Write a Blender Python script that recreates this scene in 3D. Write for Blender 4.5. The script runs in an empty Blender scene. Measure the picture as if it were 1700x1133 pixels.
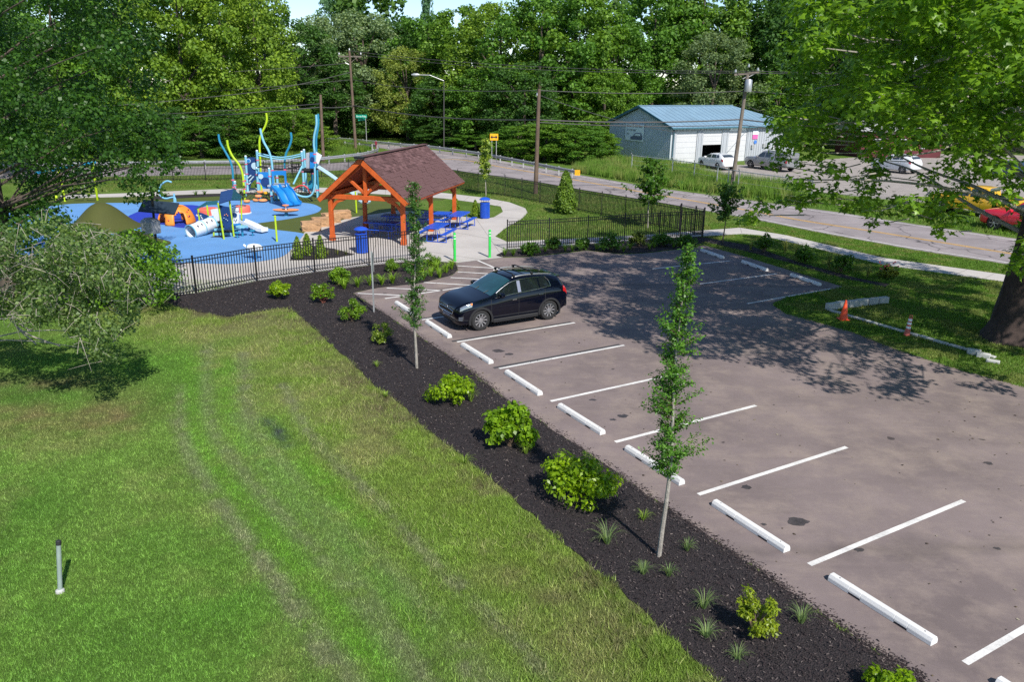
import bpy, bmesh, math, random
import numpy as np
from mathutils import Vector, Matrix, Euler
from mathutils.geometry import tessellate_polygon

# ------------------------------------------------------------------ camera, sky, sun, exposure
SC = bpy.context.scene
COL = SC.collection
W_, H_ = 1700.0, 1133.0
F_, PITCH, ROLL, CAMH = 1295.0, 0.32, -0.013, 7.82
_c, _s = math.cos(PITCH), math.sin(PITCH)
_u, _v, _d = Vector((1, 0, 0)), Vector((0, _s, _c)), Vector((0, _c, -_s))
_R = _u * math.cos(ROLL) - _v * math.sin(ROLL)
_U = _u * math.sin(ROLL) + _v * math.cos(ROLL)
cam_d = bpy.data.cameras.new('camera'); cam = bpy.data.objects.new('camera', cam_d); COL.objects.link(cam)
cam_d.sensor_width = 36; cam_d.lens = F_ / W_ * 36; cam_d.clip_start = 0.1; cam_d.clip_end = 3000
cam.matrix_world = Matrix(((_R.x, _U.x, -_d.x, 0), (_R.y, _U.y, -_d.y, 0), (_R.z, _U.z, -_d.z, CAMH), (0, 0, 0, 1)))
SC.camera = cam
SUN_FROM = Vector((0.46, -0.89, 1.04)).normalized()
wd = bpy.data.worlds.new('World'); SC.world = wd; wd.use_nodes = True
_n = wd.node_tree.nodes; _sky = _n.new('ShaderNodeTexSky'); _sky.sky_type = 'NISHITA'; _sky.sun_disc = False
_sky.sun_elevation = math.asin(SUN_FROM.z); _sky.sun_rotation = math.atan2(SUN_FROM.x, SUN_FROM.y)
_sky.altitude = 1800; _sky.air_density = 1.0; _sky.dust_density = 0.25; _sky.ozone_density = 2.5
_n['Background'].inputs['Strength'].default_value = 0.12
wd.node_tree.links.new(_sky.outputs[0], _n['Background'].inputs['Color'])
sun_d = bpy.data.lights.new('sun', 'SUN'); sun = bpy.data.objects.new('sun', sun_d); COL.objects.link(sun)
sun_d.energy = 4.6; sun_d.angle = math.radians(0.53); sun_d.color = (1.0, 0.95, 0.87)
sun.rotation_euler = (-SUN_FROM).to_track_quat('-Z', 'Y').to_euler(); sun.location = (20, -30, 60)
SC.view_settings.view_transform = 'Standard'; SC.view_settings.look = 'None'
SC.view_settings.exposure = 0.46; SC.view_settings.gamma = 1.0
SC.cycles.use_denoising = False
try: SC.cycles.denoiser = 'OPENIMAGEDENOISE'; SC.cycles.denoising_prefilter = 'ACCURATE'
except Exception: pass
SC.cycles.max_bounces = 6; SC.cycles.diffuse_bounces = 3; SC.cycles.glossy_bounces = 3
SC.cycles.transmission_bounces = 4; SC.cycles.transparent_max_bounces = 6
SC.cycles.sample_clamp_indirect = 4.0

# ------------------------------------------------------------------ pixel -> place
def ray(px, py): return _R * ((px - W_ / 2) / F_) + _U * ((H_ / 2 - py) / F_) + _d
def G(px, py, z=0.0):                       # point on the level z seen at that pixel
    r = ray(px, py); t = (z - CAMH) / r.z
    return Vector((0, 0, CAMH)) + r * t
def AT(px, py, Y):                          # point at distance Y (taken from what it stands on)
    r = ray(px, py); return Vector((0, 0, CAMH)) + r * (Y / r.y)
def lin(r, g, b, k=1.0):
    def f(c):
        c /= 255.0
        return (c / 12.92 if c <= 0.04045 else ((c + 0.055) / 1.055) ** 2.4) * k
    return (f(r), f(g), f(b))
RNG = np.random.default_rng(7)
random.seed(7)

# ------------------------------------------------------------------ materials
M = {}
def _new(name):
    m = bpy.data.materials.new(name); m.use_nodes = True; M[name] = m
    nt = m.node_tree; return m, nt, nt.nodes, nt.links, nt.nodes['Principled BSDF']
def _noise(N, L, scale, detail=4, rough=0.6, vec=None):
    t = N.new('ShaderNodeTexNoise'); t.inputs['Scale'].default_value = scale; t.inputs['Detail'].default_value = detail
    t.inputs['Roughness'].default_value = rough
    if vec is not None: L.new(vec, t.inputs['Vector'])
    return t.outputs['Fac']
def _pos(N): return N.new('ShaderNodeNewGeometry').outputs['Position']
def _ramp(N, L, fac, stops):
    r = N.new('ShaderNodeValToRGB'); L.new(fac, r.inputs['Fac']); e = r.color_ramp.elements
    while len(e) < len(stops): e.new(0.5)
    for i, (p, c) in enumerate(stops):
        e[i].position = p; e[i].color = (c[0], c[1], c[2], 1) if hasattr(c, '__len__') else (c, c, c, 1)
    return r.outputs['Color']
def _mix(N, L, fac, a, b, mode='MIX'):
    m = N.new('ShaderNodeMix'); m.data_type = 'RGBA'; m.blend_type = mode
    if isinstance(fac, (int, float)): m.inputs[0].default_value = fac
    else: L.new(fac, m.inputs[0])
    for s, x in ((6, a), (7, b)):
        if hasattr(x, '__len__'): m.inputs[s].default_value = (x[0], x[1], x[2], 1)
        else: L.new(x, m.inputs[s])
    return m.outputs[2]
def _bump(N, L, P, h, strength, dist=0.02):
    b = N.new('ShaderNodeBump'); b.inputs['Strength'].default_value = strength; b.inputs['Distance'].default_value = dist
    L.new(h, b.inputs['Height']); L.new(b.outputs['Normal'], P.inputs['Normal'])
def pm(name, col, rough=0.6, var=0.12, scale=3.0, bump=0.0, bscale=60.0, metal=0.0, coat=0.0, spec=0.5, fine=0.0, objcoord=False):
    m, nt, N, L, P = _new(name)
    vec = N.new('ShaderNodeTexCoord').outputs['Object'] if objcoord else _pos(N)
    f = _noise(N, L, scale, 5, 0.65, vec)
    lo = tuple(max(0, c * (1 - var)) for c in col); hi = tuple(min(1, c * (1 + var)) for c in col)
    c = _ramp(N, L, f, [(0.3, lo), (0.7, hi)])
    if fine:
        f2 = _noise(N, L, bscale, 3, 0.7, vec)
        c = _mix(N, L, 1.0, c, _ramp(N, L, f2, [(0.3, 1 - fine), (0.7, 1.0)]), 'MULTIPLY')
    L.new(c, P.inputs['Base Color'])
    P.inputs['Roughness'].default_value = rough; P.inputs['Metallic'].default_value = metal
    P.inputs['Specular IOR Level'].default_value = spec; P.inputs['Coat Weight'].default_value = coat
    P.inputs['Coat Roughness'].default_value = 0.04
    if bump: _bump(N, L, P, _noise(N, L, bscale, 4, 0.6, vec), bump)
    return m
def leafmat(name, cols, trans=0.35, rough=0.5, objtint=True, attr=None):
    m, nt, N, L, P = _new(name)
    isl = N.new('ShaderNodeNewGeometry').outputs['Random Per Island']
    k = len(cols)
    c = _ramp(N, L, isl, [(i / max(1, k - 1), cc) for i, cc in enumerate(cols)])
    if attr:
        a = N.new('ShaderNodeAttribute'); a.attribute_name = attr; c = _mix(N, L, 1.0, c, a.outputs['Color'], 'MULTIPLY')
    if objtint:
        oi = N.new('ShaderNodeObjectInfo'); c = _mix(N, L, 1.0, c, oi.outputs['Color'], 'MULTIPLY')
    L.new(c, P.inputs['Base Color']); P.inputs['Roughness'].default_value = rough
    P.inputs['Specular IOR Level'].default_value = 0.35
    t = N.new('ShaderNodeBsdfTranslucent')
    L.new(_mix(N, L, 1.0, c, (1.25, 1.25, 0.6), 'MULTIPLY'), t.inputs['Color'])
    mx = N.new('ShaderNodeMixShader'); mx.inputs[0].default_value = trans
    L.new(P.outputs[0], mx.inputs[1]); L.new(t.outputs[0], mx.inputs[2])
    L.new(mx.outputs[0], N['Material Output'].inputs['Surface'])
    return m

# ------------------------------------------------------------------ mesh helpers
WM = {}                                      # world matrix of every object made here
def wm(o): return WM.get(o.name, Matrix.Identity(4)) if o else Matrix.Identity(4)
def link(o, parent=None, local=None):
    COL.objects.link(o)
    if parent is not None: o.parent = parent
    if local is not None: o.matrix_local = local
    WM[o.name] = wm(parent) @ (local if local is not None else Matrix.Identity(4))
    return o
def tag(o, label=None, cat=None, group=None, kind=None):
    if label: o['label'] = label
    if cat: o['category'] = cat
    if group: o['group'] = group
    if kind: o['kind'] = kind
    return o
def thing(name, label, cat, loc=(0, 0, 0), rz=0.0, group=None, scale=1.0):
    o = bpy.data.objects.new(name, None); o.empty_display_size = 0.2
    Mx = Matrix.Translation(Vector(loc)) @ Matrix.Rotation(rz, 4, 'Z') @ Matrix.Scale(scale, 4)
    link(o, None, Mx); return tag(o, label, cat, group)
def copy_tree(o, parent=None, local=None):
    c = o.copy(); COL.objects.link(c)
    if parent is not None: c.parent = parent
    if local is not None: c.matrix_local = local
    WM[c.name] = wm(parent) @ c.matrix_local
    for ch in o.children: copy_tree(ch, c)
    return c
def mesh_np(name, V, Fc, mat, parent=None, attr=None, world=True, smooth=False, local=None):
    V = np.asarray(V, dtype=np.float32); Fc = np.asarray(Fc, dtype=np.int32)
    if world and parent is not None:
        inv = np.array(wm(parent).inverted()); V = (V @ inv[:3, :3].T + inv[:3, 3]).astype(np.float32)
    me = bpy.data.meshes.new(name); n, k = Fc.shape
    me.vertices.add(len(V)); me.vertices.foreach_set('co', V.ravel())
    me.loops.add(n * k); me.loops.foreach_set('vertex_index', Fc.ravel())
    me.polygons.add(n); me.polygons.foreach_set('loop_start', np.arange(0, n * k, k, dtype=np.int32))
    if smooth: me.polygons.foreach_set('use_smooth', np.ones(n, dtype=bool))
    if attr is not None:
        a = me.color_attributes.new('tint', 'FLOAT_COLOR', 'POINT')
        c = np.ones((len(V), 4), np.float32); c[:, :3] = attr; a.data.foreach_set('color', c.ravel())
    me.update(calc_edges=True)
    if mat: me.materials.append(mat)
    return link(bpy.data.objects.new(name, me), parent, local)

class MB:
    """collects boxes, bars, tubes and lathes; build() links them as one mesh"""
    def __init__(s, mat=None): s.v = []; s.f = []; s.mat = mat; s.T = None
    def add(s, vs, fs):
        b = len(s.v); s.v += [Vector(p) for p in vs]; s.f += [tuple(i + b for i in q) for q in fs]; return s
    def box(s, c, d, rz=0.0, mx=None):
        hx, hy, hz = d[0] / 2, d[1] / 2, d[2] / 2
        vs = [Vector((x, y, z)) for x in (-hx, hx) for y in (-hy, hy) for z in (-hz, hz)]
        R = mx if mx is not None else Matrix.Rotation(rz, 3, 'Z')
        vs = [R @ p + Vector(c) for p in vs]
        return s.add(vs, [(0, 1, 3, 2), (4, 6, 7, 5), (0, 4, 5, 1), (2, 3, 7, 6), (0, 2, 6, 4), (1, 5, 7, 3)])
    def bar(s, a, b, w, h, up=(0, 0, 1)):      # box along a line
        a, b = Vector(a), Vector(b); d = b - a; L = d.length; x = d / L; u = Vector(up)
        y = u.cross(x)
        if y.length < 1e-4: y = Vector((0, 1, 0)).cross(x)
        y.normalize(); z = x.cross(y); R = Matrix((x, y, z)).transposed()
        return s.box((a + b) / 2, (L, w, h), mx=R)
    def tube(s, pts, r, n=8, cap=True):
        pts = [Vector(p) for p in pts]; k = len(pts); rs = r if hasattr(r, '__len__') else [r] * k
        t0 = (pts[1] - pts[0]).normalized(); ref = Vector((0, 0, 1)) if abs(t0.z) < .9 else Vector((1, 0, 0))
        x = t0.cross(ref).normalized(); vs = []
        for i, p in enumerate(pts):
            t = (pts[min(i + 1, k - 1)] - pts[max(i - 1, 0)]).normalized()
            x = (x - t * x.dot(t)).normalized(); y = t.cross(x)
            for j in range(n):
                a = 2 * math.pi * j / n; vs.append(p + (x * math.cos(a) + y * math.sin(a)) * rs[i])
        fs = [(i * n + j, i * n + (j + 1) % n, (i + 1) * n + (j + 1) % n, (i + 1) * n + j) for i in range(k - 1) for j in range(n)]
        if cap: fs += [tuple(range(n - 1, -1, -1)), tuple(range((k - 1) * n, k * n))]
        return s.add(vs, fs)
    def lathe(s, prof, c=(0, 0, 0), n=16, mx=None, cap=True, sx=1.0, sy=1.0):
        R = mx if mx is not None else Matrix.Identity(3); vs = []
        for r, z in prof:
            for j in range(n):
                a = 2 * math.pi * j / n; vs.append(R @ Vector((r * math.cos(a) * sx, r * math.sin(a) * sy, z)) + Vector(c))
        k = len(prof)
        fs = [(i * n + j, i * n + (j + 1) % n, (i + 1) * n + (j + 1) % n, (i + 1) * n + j) for i in range(k - 1) for j in range(n)]
        if cap: fs += [tuple(range(n - 1, -1, -1)), tuple(range((k - 1) * n, k * n))]
        return s.add(vs, fs)
    def prism(s, poly, off):                    # closed outline (3d points) pushed along off
        poly = [Vector(p) for p in poly]; n = len(poly); off = Vector(off)
        s.add(poly + [p + off for p in poly], [tuple(range(n - 1, -1, -1)), tuple(range(n, 2 * n))] + [(i, (i + 1) % n, n + (i + 1) % n, n + i) for i in range(n)])
        return s
    def build(s, name, mat=None, parent=None, smooth=False, bevel=0.0, world=True):
        V = s.v
        if world and parent is not None:
            inv = wm(parent).inverted(); V = [inv @ p for p in V]
        me = bpy.data.meshes.new(name); me.from_pydata([tuple(p) for p in V], [], s.f)
        bm = bmesh.new(); bm.from_mesh(me)
        bmesh.ops.recalc_face_normals(bm, faces=bm.faces)
        if bevel: bmesh.ops.bevel(bm, geom=list(bm.edges), offset=bevel, segments=1, affect='EDGES', clamp_overlap=True)
        if smooth:
            for f in bm.faces: f.smooth = True
            for e in bm.edges:
                if len(e.link_faces) == 2 and e.calc_face_angle(0) > 0.7: e.smooth = False
        bm.to_mesh(me); bm.free()
        me.materials.append(mat or s.mat)
        return link(bpy.data.objects.new(name, me), parent, Matrix.Identity(4))
def solo(o, label, cat, group=None, kind=None): return tag(o, label, cat, group, kind)
def smooth_line(pts, k=6, closed=False):       # Catmull-Rom through the points
    P = [Vector(p) for p in pts]; n = len(P); out = []
    for i in range(n if closed else n - 1):
        p0 = P[(i - 1) % n] if closed or i > 0 else P[0] * 2 - P[1]
        p1, p2 = P[i], P[(i + 1) % n]
        p3 = P[(i + 2) % n] if closed or i + 2 < n else P[-1] * 2 - P[-2]
        for j in range(k):
            t = j / k
            out.append(0.5 * ((2 * p1) + (p2 - p0) * t + (2 * p0 - 5 * p1 + 4 * p2 - p3) * t * t + (3 * p1 - p0 - 3 * p2 + p3) * t ** 3))
    if not closed: out.append(P[-1])
    return out
def rough_line(pts, amp, step=0.25, seed=0):   # closed outline broken up into small wobbles
    r = random.Random(seed); out = []; n = len(pts)
    for i in range(n):
        a, b = pts[i], pts[(i + 1) % n]; d = b - a; k = max(1, int(d.length / step))
        nn = Vector((-d.y, d.x, 0)); nn = nn.normalized() if nn.length > 0 else nn
        for j in range(k): out.append(a + d * (j / k) + nn * r.uniform(-amp, amp))
    return out
def sheet(name, pts, z, mat, parent=None, kind='structure', px=True, wob=0.0, thick=0.0):
    P = [G(*p) if px else Vector((p[0], p[1], 0)) for p in pts]
    if wob: P = rough_line(P, wob, seed=len(P))
    P = [Vector((p.x, p.y, z)) for p in P]
    tri = tessellate_polygon([P])
    me = bpy.data.meshes.new(name)
    V = [tuple(p) for p in P]; Fs = [tuple(t) for t in tri]
    if thick:
        n = len(P); V += [(p.x, p.y, z - thick) for p in P]; Fs += [(i, (i + 1) % n, n + (i + 1) % n, n + i) for i in range(n)]
    me.from_pydata(V, [], Fs)
    bm = bmesh.new(); bm.from_mesh(me); bmesh.ops.recalc_face_normals(bm, faces=bm.faces)
    up = sum(f.normal.z * f.calc_area() for f in bm.faces)
    if up < 0: bmesh.ops.reverse_faces(bm, faces=bm.faces)
    bm.to_mesh(me); bm.free(); me.materials.append(mat)
    o = link(bpy.data.objects.new(name, me), parent)
    if parent is None and kind: o['kind'] = kind
    return o
def strip(pts, w, z, k=6):                      # outline of a band along a line
    L = smooth_line([Vector((p.x, p.y, 0)) for p in pts], k) if k else pts
    a, b = [], []
    for i, p in enumerate(L):
        t = (L[min(i + 1, len(L) - 1)] - L[max(i - 1, 0)]).normalized(); n = Vector((-t.y, t.x, 0))
        a.append(p + n * w / 2); b.append(p - n * w / 2)
    V = []; Fs = []
    for i in range(len(L)): V += [(a[i].x, a[i].y, z), (b[i].x, b[i].y, z)]
    for i in range(len(L) - 1): Fs.append((2 * i, 2 * i + 1, 2 * i + 3, 2 * i + 2))
    return V, Fs
def band(name, pts, w, z, mat, parent=None, k=6):
    V, Fs = strip(pts, w, z, k); o = MB(mat).add(V, Fs).build(name, mat, parent)
    me = o.data
    if len(me.polygons) and sum(p.normal.z * p.area for p in me.polygons) < 0: me.flip_normals()
    return o

# value noise for scattering and wear maps
def vnoise(x, y, s, seed):
    r = np.random.default_rng(seed).random((64, 64)); x = np.asarray(x) / s; y = np.asarray(y) / s
    xi = np.floor(x).astype(int); yi = np.floor(y).astype(int); fx = x - xi; fy = y - yi
    fx = fx * fx * (3 - 2 * fx); fy = fy * fy * (3 - 2 * fy); g = lambda a, b: r[a % 64, b % 64]
    return (g(xi, yi) * (1 - fx) + g(xi + 1, yi) * fx) * (1 - fy) + (g(xi, yi + 1) * (1 - fx) + g(xi + 1, yi + 1) * fx) * fy
def fbm(x, y, s, seed): return (vnoise(x, y, s, seed) * .5 + vnoise(x, y, s / 2.1, seed + 1) * .3 + vnoise(x, y, s / 4.3, seed + 2) * .2)
def inpoly(x, y, poly):
    x = np.asarray(x); y = np.asarray(y); c = np.zeros(x.shape, bool); n = len(poly)
    for i in range(n):
        x1, y1 = poly[i][0], poly[i][1]; x2, y2 = poly[(i + 1) % n][0], poly[(i + 1) % n][1]
        if y1 == y2: continue
        c ^= ((y1 > y) != (y2 > y)) & (x < (x2 - x1) * (y - y1) / (y2 - y1) + x1)
    return c
def dpoly(x, y, line):
    d = np.full(np.shape(x), 1e9)
    for a, b in zip(line[:-1], line[1:]):
        vx, vy = b[0] - a[0], b[1] - a[1]; L2 = vx * vx + vy * vy + 1e-9
        t = np.clip(((x - a[0]) * vx + (y - a[1]) * vy) / L2, 0, 1)
        d = np.minimum(d, np.hypot(x - a[0] - t * vx, y - a[1] - t * vy))
    return d
def gpoly(pts): return [(G(*p).x, G(*p).y) for p in pts]

# leaves ---------------------------------------------------------------------------------------
T_LEAF = (np.array([[0, 0, 0], [.28, .42, .05], [0, 1, -.06], [-.28, .42, .05]]), np.array([[0, 1, 2, 3]]))
T_WIDE = (np.array([[0, 0, 0], [.45, .40, .07], [0, 1, -.08], [-.45, .40, .07]]), np.array([[0, 1, 2, 3]]))
def _star():
    o = []
    for a, r in ((-90, .10), (-40, .42), (-12, .30), (14, .62), (42, .36), (90, .72), (138, .36), (166, .62), (192, .30), (220, .42)):
        o.append([r * math.cos(math.radians(a)), .3 + r * math.sin(math.radians(a)), -0.10 * r])
    v = np.array([[0, .3, .05]] + o); f = np.array([[0, 1 + i, 1 + (i + 1) % 10] for i in range(10)]); return v, f
T_STAR = _star()
T_BLADE = (np.array([[-.5, 0, 0], [.5, 0, 0], [0, 1, 0]]), np.array([[0, 1, 2]]))
def _unit(a): return a / (np.linalg.norm(a, axis=1, keepdims=True) + 1e-9)
def leaf_geo(pos, nrm, size, tmpl, rng, jit=0.6, down=0.0):
    n = len(pos); tv, tf = tmpl
    N_ = _unit(nrm + rng.normal(0, jit, (n, 3))); D = rng.normal(0, 1, (n, 3)); D[:, 2] -= down
    D = _unit(D - N_ * (D * N_).sum(1, keepdims=True)); S_ = np.cross(D, N_)
    sz = (np.asarray(size) * np.ones(n))[:, None, None]
    V = pos[:, None, :] + sz * (tv[None, :, 0:1] * S_[:, None] + tv[None, :, 1:2] * D[:, None] + tv[None, :, 2:3] * N_[:, None])
    k = len(tv); Fc = (tf[None] + (np.arange(n) * k)[:, None, None]).reshape(-1, tf.shape[1])
    return V.reshape(-1, 3), Fc
def clump_points(centers, radii, per, rng, hollow=0.45, flat=0.8):
    P_, N2 = [], []
    for c, r in zip(centers, radii):
        m = max(4, int(per * r * r)); d = _unit(rng.normal(0, 1, (m, 3))); q = hollow + (1 - hollow) * rng.random((m, 1)) ** .6
        o = d * q * r; o[:, 2] *= flat; P_.append(np.asarray(c) + o); N2.append(d + np.array([0, 0, .5]))
    return np.concatenate(P_), np.concatenate(N2)
# ================================================================== materials
def asphalt(name, base, stain, dirt_amt=0.5, crack=0.0, crack_scale=0.35):
    m, nt, N, L, P = _new(name); pos = _pos(N)
    c = _ramp(N, L, _noise(N, L, 0.35, 6, 0.62, pos), [(0.32, tuple(x * .74 for x in base)), (0.68, tuple(x * 1.16 for x in base))])
    c = _mix(N, L, _ramp(N, L, _noise(N, L, 0.8, 7, 0.7, pos), [(0.47, 0.0), (0.66, dirt_amt)]), c, stain)
    mp = N.new('ShaderNodeMapping'); mp.inputs['Rotation'].default_value = (0, 0, 0.527); mp.inputs['Scale'].default_value = (0.25, 2.2, 1)
    L.new(pos, mp.inputs['Vector'])
    mq = N.new('ShaderNodeMapping'); mq.inputs['Rotation'].default_value = (0, 0, -.527); mq.inputs['Scale'].default_value = (.45, 1.3, 1); L.new(pos, mq.inputs['Vector'])
    c = _mix(N, L, _ramp(N, L, _noise(N, L, 1.4, 8, .75, mq.outputs[0]), [(.52, 0.), (.72, dirt_amt * .7)]), c, stain)
    c = _mix(N, L, _ramp(N, L, _noise(N, L, 0.9, 5, 0.7, mp.outputs[0]), [(0.55, 0.0), (0.75, 0.35)]), c, tuple(x * .62 for x in base))
    g = _noise(N, L, 90, 3, 0.8, pos)
    c = _mix(N, L, 1.0, c, _ramp(N, L, g, [(0.25, 0.72), (0.75, 1.12)]), 'MULTIPLY')
    spots = _ramp(N, L, _noise(N, L, 2.3, 2, 0.4, pos), [(0.745, 0.0), (0.775, 0.7)])
    c = _mix(N, L, spots, c, (0.02, 0.018, 0.02))
    if crack:
        w = N.new('ShaderNodeTexVoronoi'); w.feature = 'DISTANCE_TO_EDGE'; w.inputs['Scale'].default_value = crack_scale
        ad = N.new('ShaderNodeVectorMath'); ad.operation = 'ADD'; nz = N.new('ShaderNodeTexNoise'); nz.inputs['Scale'].default_value = 0.9
        L.new(pos, nz.inputs['Vector']); L.new(pos, ad.inputs[0]); L.new(nz.outputs['Color'], ad.inputs[1]); L.new(ad.outputs[0], w.inputs['Vector'])
        k = _ramp(N, L, w.outputs['Distance'], [(0.0, crack), (0.018, 0.0)])
        c = _mix(N, L, k, c, (0.015, 0.015, 0.016))
    L.new(c, P.inputs['Base Color']); P.inputs['Roughness'].default_value = 0.86; P.inputs['Specular IOR Level'].default_value = 0.25
    _bump(N, L, P, g, 0.5, 0.006); return m
asphalt('lot_asphalt', (.206, .164, .158), (.290, .232, .200), .70, .28, .055)
asphalt('road_asphalt', (.300, .265, .265), (.22, .19, .19), .4, .75, .30)
pm('paint_white', (.72, .70, .67), .7, .22, 1.7, fine=.28, bscale=28)
pm('paint_black', (.055, .052, .055), .8, .2, 2, fine=.3, bscale=50)
pm('paint_yellow', (.62, .36, .07), .75, .2, 1.2, fine=.25, bscale=30)
def concrete(name, base):
    m, nt, N, L, P = _new(name); pos = _pos(N)
    c = _ramp(N, L, _noise(N, L, 0.5, 6, 0.65, pos), [(0.3, tuple(x * .86 for x in base)), (0.7, tuple(x * 1.06 for x in base))])
    c = _mix(N, L, _ramp(N, L, _noise(N, L, 1.7, 6, 0.7, pos), [(0.56, 0.0), (0.8, 0.35)]), c, tuple(x * .6 for x in base))
    g = _noise(N, L, 60, 3, 0.7, pos); c = _mix(N, L, 1.0, c, _ramp(N, L, g, [(0.3, .88), (0.7, 1.04)]), 'MULTIPLY')
    L.new(c, P.inputs['Base Color']); P.inputs['Roughness'].default_value = .85; _bump(N, L, P, g, .25, .004); return m
concrete('concrete', (.47, .437, .405)); concrete('stop_concrete', (.70, .69, .67)); concrete('edge_stone', (.46, .46, .44))
concrete('walk_joint', (.22, .20, .18))
def speckle(name, base, dark, sc=26):
    m, nt, N, L, P = _new(name); pos = _pos(N)
    c = _ramp(N, L, _noise(N, L, .7, 4, .6, pos), [(.3, tuple(x * .9 for x in base)), (.7, tuple(x * 1.08 for x in base))])
    g = _noise(N, L, sc, 3, .7, pos); c = _mix(N, L, _ramp(N, L, g, [(.54, 0.), (.66, .55)]), c, dark)
    L.new(c, P.inputs['Base Color']); P.inputs['Roughness'].default_value = .8; _bump(N, L, P, g, .3, .006); return m
speckle('rubber_light', (.108, .268, .530), (.10, .24, .58)); speckle('rubber_deep', (.010, .030, .350), (.02, .07, .52))
speckle('turf', (.066, .088, .006), (.036, .052, .003), 60)
speckle('turf_mound', (.060, .068, .008), (.032, .038, .004), 40)
def mulchmat():
    m, nt, N, L, P = _new('mulch'); pos = _pos(N)
    v = N.new('ShaderNodeTexVoronoi'); v.inputs['Scale'].default_value = 38; L.new(pos, v.inputs['Vector'])
    c = _ramp(N, L, v.outputs['Color'], [(0.0, (.006, .004, .005)), (.5, (.018, .012, .013)), (1.0, (.044, .032, .032))])
    c = _mix(N, L, _ramp(N, L, _noise(N, L, .5, 4, .6, pos), [(.35, 0.), (.75, .5)]), c, (.020, .014, .016))
    L.new(c, P.inputs['Base Color']); P.inputs['Roughness'].default_value = .9
    _bump(N, L, P, v.outputs['Distance'], 1.0, .03); return m
mulchmat()
leafmat('mulch_chip', [(.005, .004, .005), (.013, .008, .009), (.024, .015, .016), (.036, .025, .025), (.062, .047, .046), (.17, .14, .125)], 0.0, .85, False)
def groundmat():
    m, nt, N, L, P = _new('ground_grass'); pos = _pos(N)
    c = _ramp(N, L, _noise(N, L, .22, 6, .68, pos), [(.3, (.070, .130, .018)), (.5, (.110, .185, .030)), (.7, (.160, .210, .055))])
    c = _mix(N, L, _ramp(N, L, _noise(N, L, .9, 6, .7, pos), [(.58, 0.), (.75, .6)]), c, (.17, .15, .065))
    g = _noise(N, L, 22, 5, .8, pos); c = _mix(N, L, 1., c, _ramp(N, L, g, [(.3, .45), (.7, 1.25)]), 'MULTIPLY')
    L.new(c, P.inputs['Base Color']); P.inputs['Roughness'].default_value = .95; P.inputs['Specular IOR Level'].default_value = .1
    _bump(N, L, P, g, .9, .05); return m
groundmat()
def lawnmat():
    m, nt, N, L, P = _new('lawn'); pos = _pos(N); a = N.new('ShaderNodeAttribute'); a.attribute_name = 'tint'
    g = _noise(N, L, 30, 5, .8, pos); c = _mix(N, L, 1., a.outputs['Color'], _ramp(N, L, g, [(.32, .22), (.70, .95)]), 'MULTIPLY')
    L.new(c, P.inputs['Base Color']); P.inputs['Roughness'].default_value = .95; P.inputs['Specular IOR Level'].default_value = .1
    _bump(N, L, P, g, .8, .03); return m
lawnmat()
leafmat('grass_blade', [(.55, .6, .5), (.85, .9, .8), (1.1, 1.12, 1.05), (1.4, 1.4, 1.35), (1.8, 1.75, 1.75)], .35, .6, False, 'tint')
leafmat('leaf', [(.75, .85, .7), (1.2, 1.3, 1.1), (1.5, 1.55, 1.4), (1.8, 1.75, 1.5), (2.3, 2.15, 1.5)], .40, .55)     # x object colour
leafmat('leaf_gloss', [(.8, .85, .7), (1.2, 1.3, 1.1), (1.5, 1.55, 1.4), (1.9, 1.85, 1.5), (2.5, 2.3, 1.5)], .50, .36)
pm('gravel', (.36, .32, .29), .95, .2, 1.2, 1.0, 30, fine=.4)
pm('bark', (.105, .080, .062), .95, .35, 6, 1.0, 18, fine=.35)
pm('bark_pale', (.34, .31, .27), .9, .25, 8, .6, 30, fine=.25)
pm('bark_dark', (.060, .040, .034), .95, .4, 3.5, 1.0, 9, fine=.45)
pm('twig', (.30, .27, .22), .9, .25, 6)
pm('twig_brown', (.13, .09, .06), .9, .25, 6)
pm('pole_wood', (.155, .105, .075), .9, .3, 2.5, .5, 25, fine=.3)
pm('pole_grey', (.20, .165, .135), .9, .3, 2.5, .5, 25, fine=.3)
pm('wire', (.075, .07, .07), .7, .1)
pm('galv', (.46, .47, .48), .45, .15, 3, metal=.6)
pm('galv_dull', (.40, .40, .39), .6, .15, 3, metal=.3)
pm('black_metal', (.006, .006, .007), .5, .2, 4, spec=.5)
pm('timber', (.560, .102, .014), .55, .22, 2.2, .25, 40, fine=.18)
pm('timber_dark', (.300, .050, .010), .6, .25, 2.2, .25, 40, fine=.2)
pm('flashing', (.025, .026, .028), .5, .1)
leafmat('shingle', [(.068, .034, .034), (.100, .052, .051), (.118, .063, .062), (.155, .085, .084)], 0., .9, False)
pm('blue_plastic', (.012, .080, .520), .42, .12, 3, coat=.15)
pm('green_bollard', (.030, .520, .075), .45, .1)
pm('reflect_white', (.8, .82, .82), .5, .03)
pm('orange_cone', (.85, .075, .010), .5, .1); pm('cone_pink', (.55, .12, .085), .6, .15)
pm('tube_grey', (.24, .30, .27), .6, .12, 5); pm('dark_cap', (.02, .02, .022), .6, .1)
pm('sandstone', (.46, .27, .14), .9, .3, 2.5, .9, 14, fine=.25)
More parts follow.
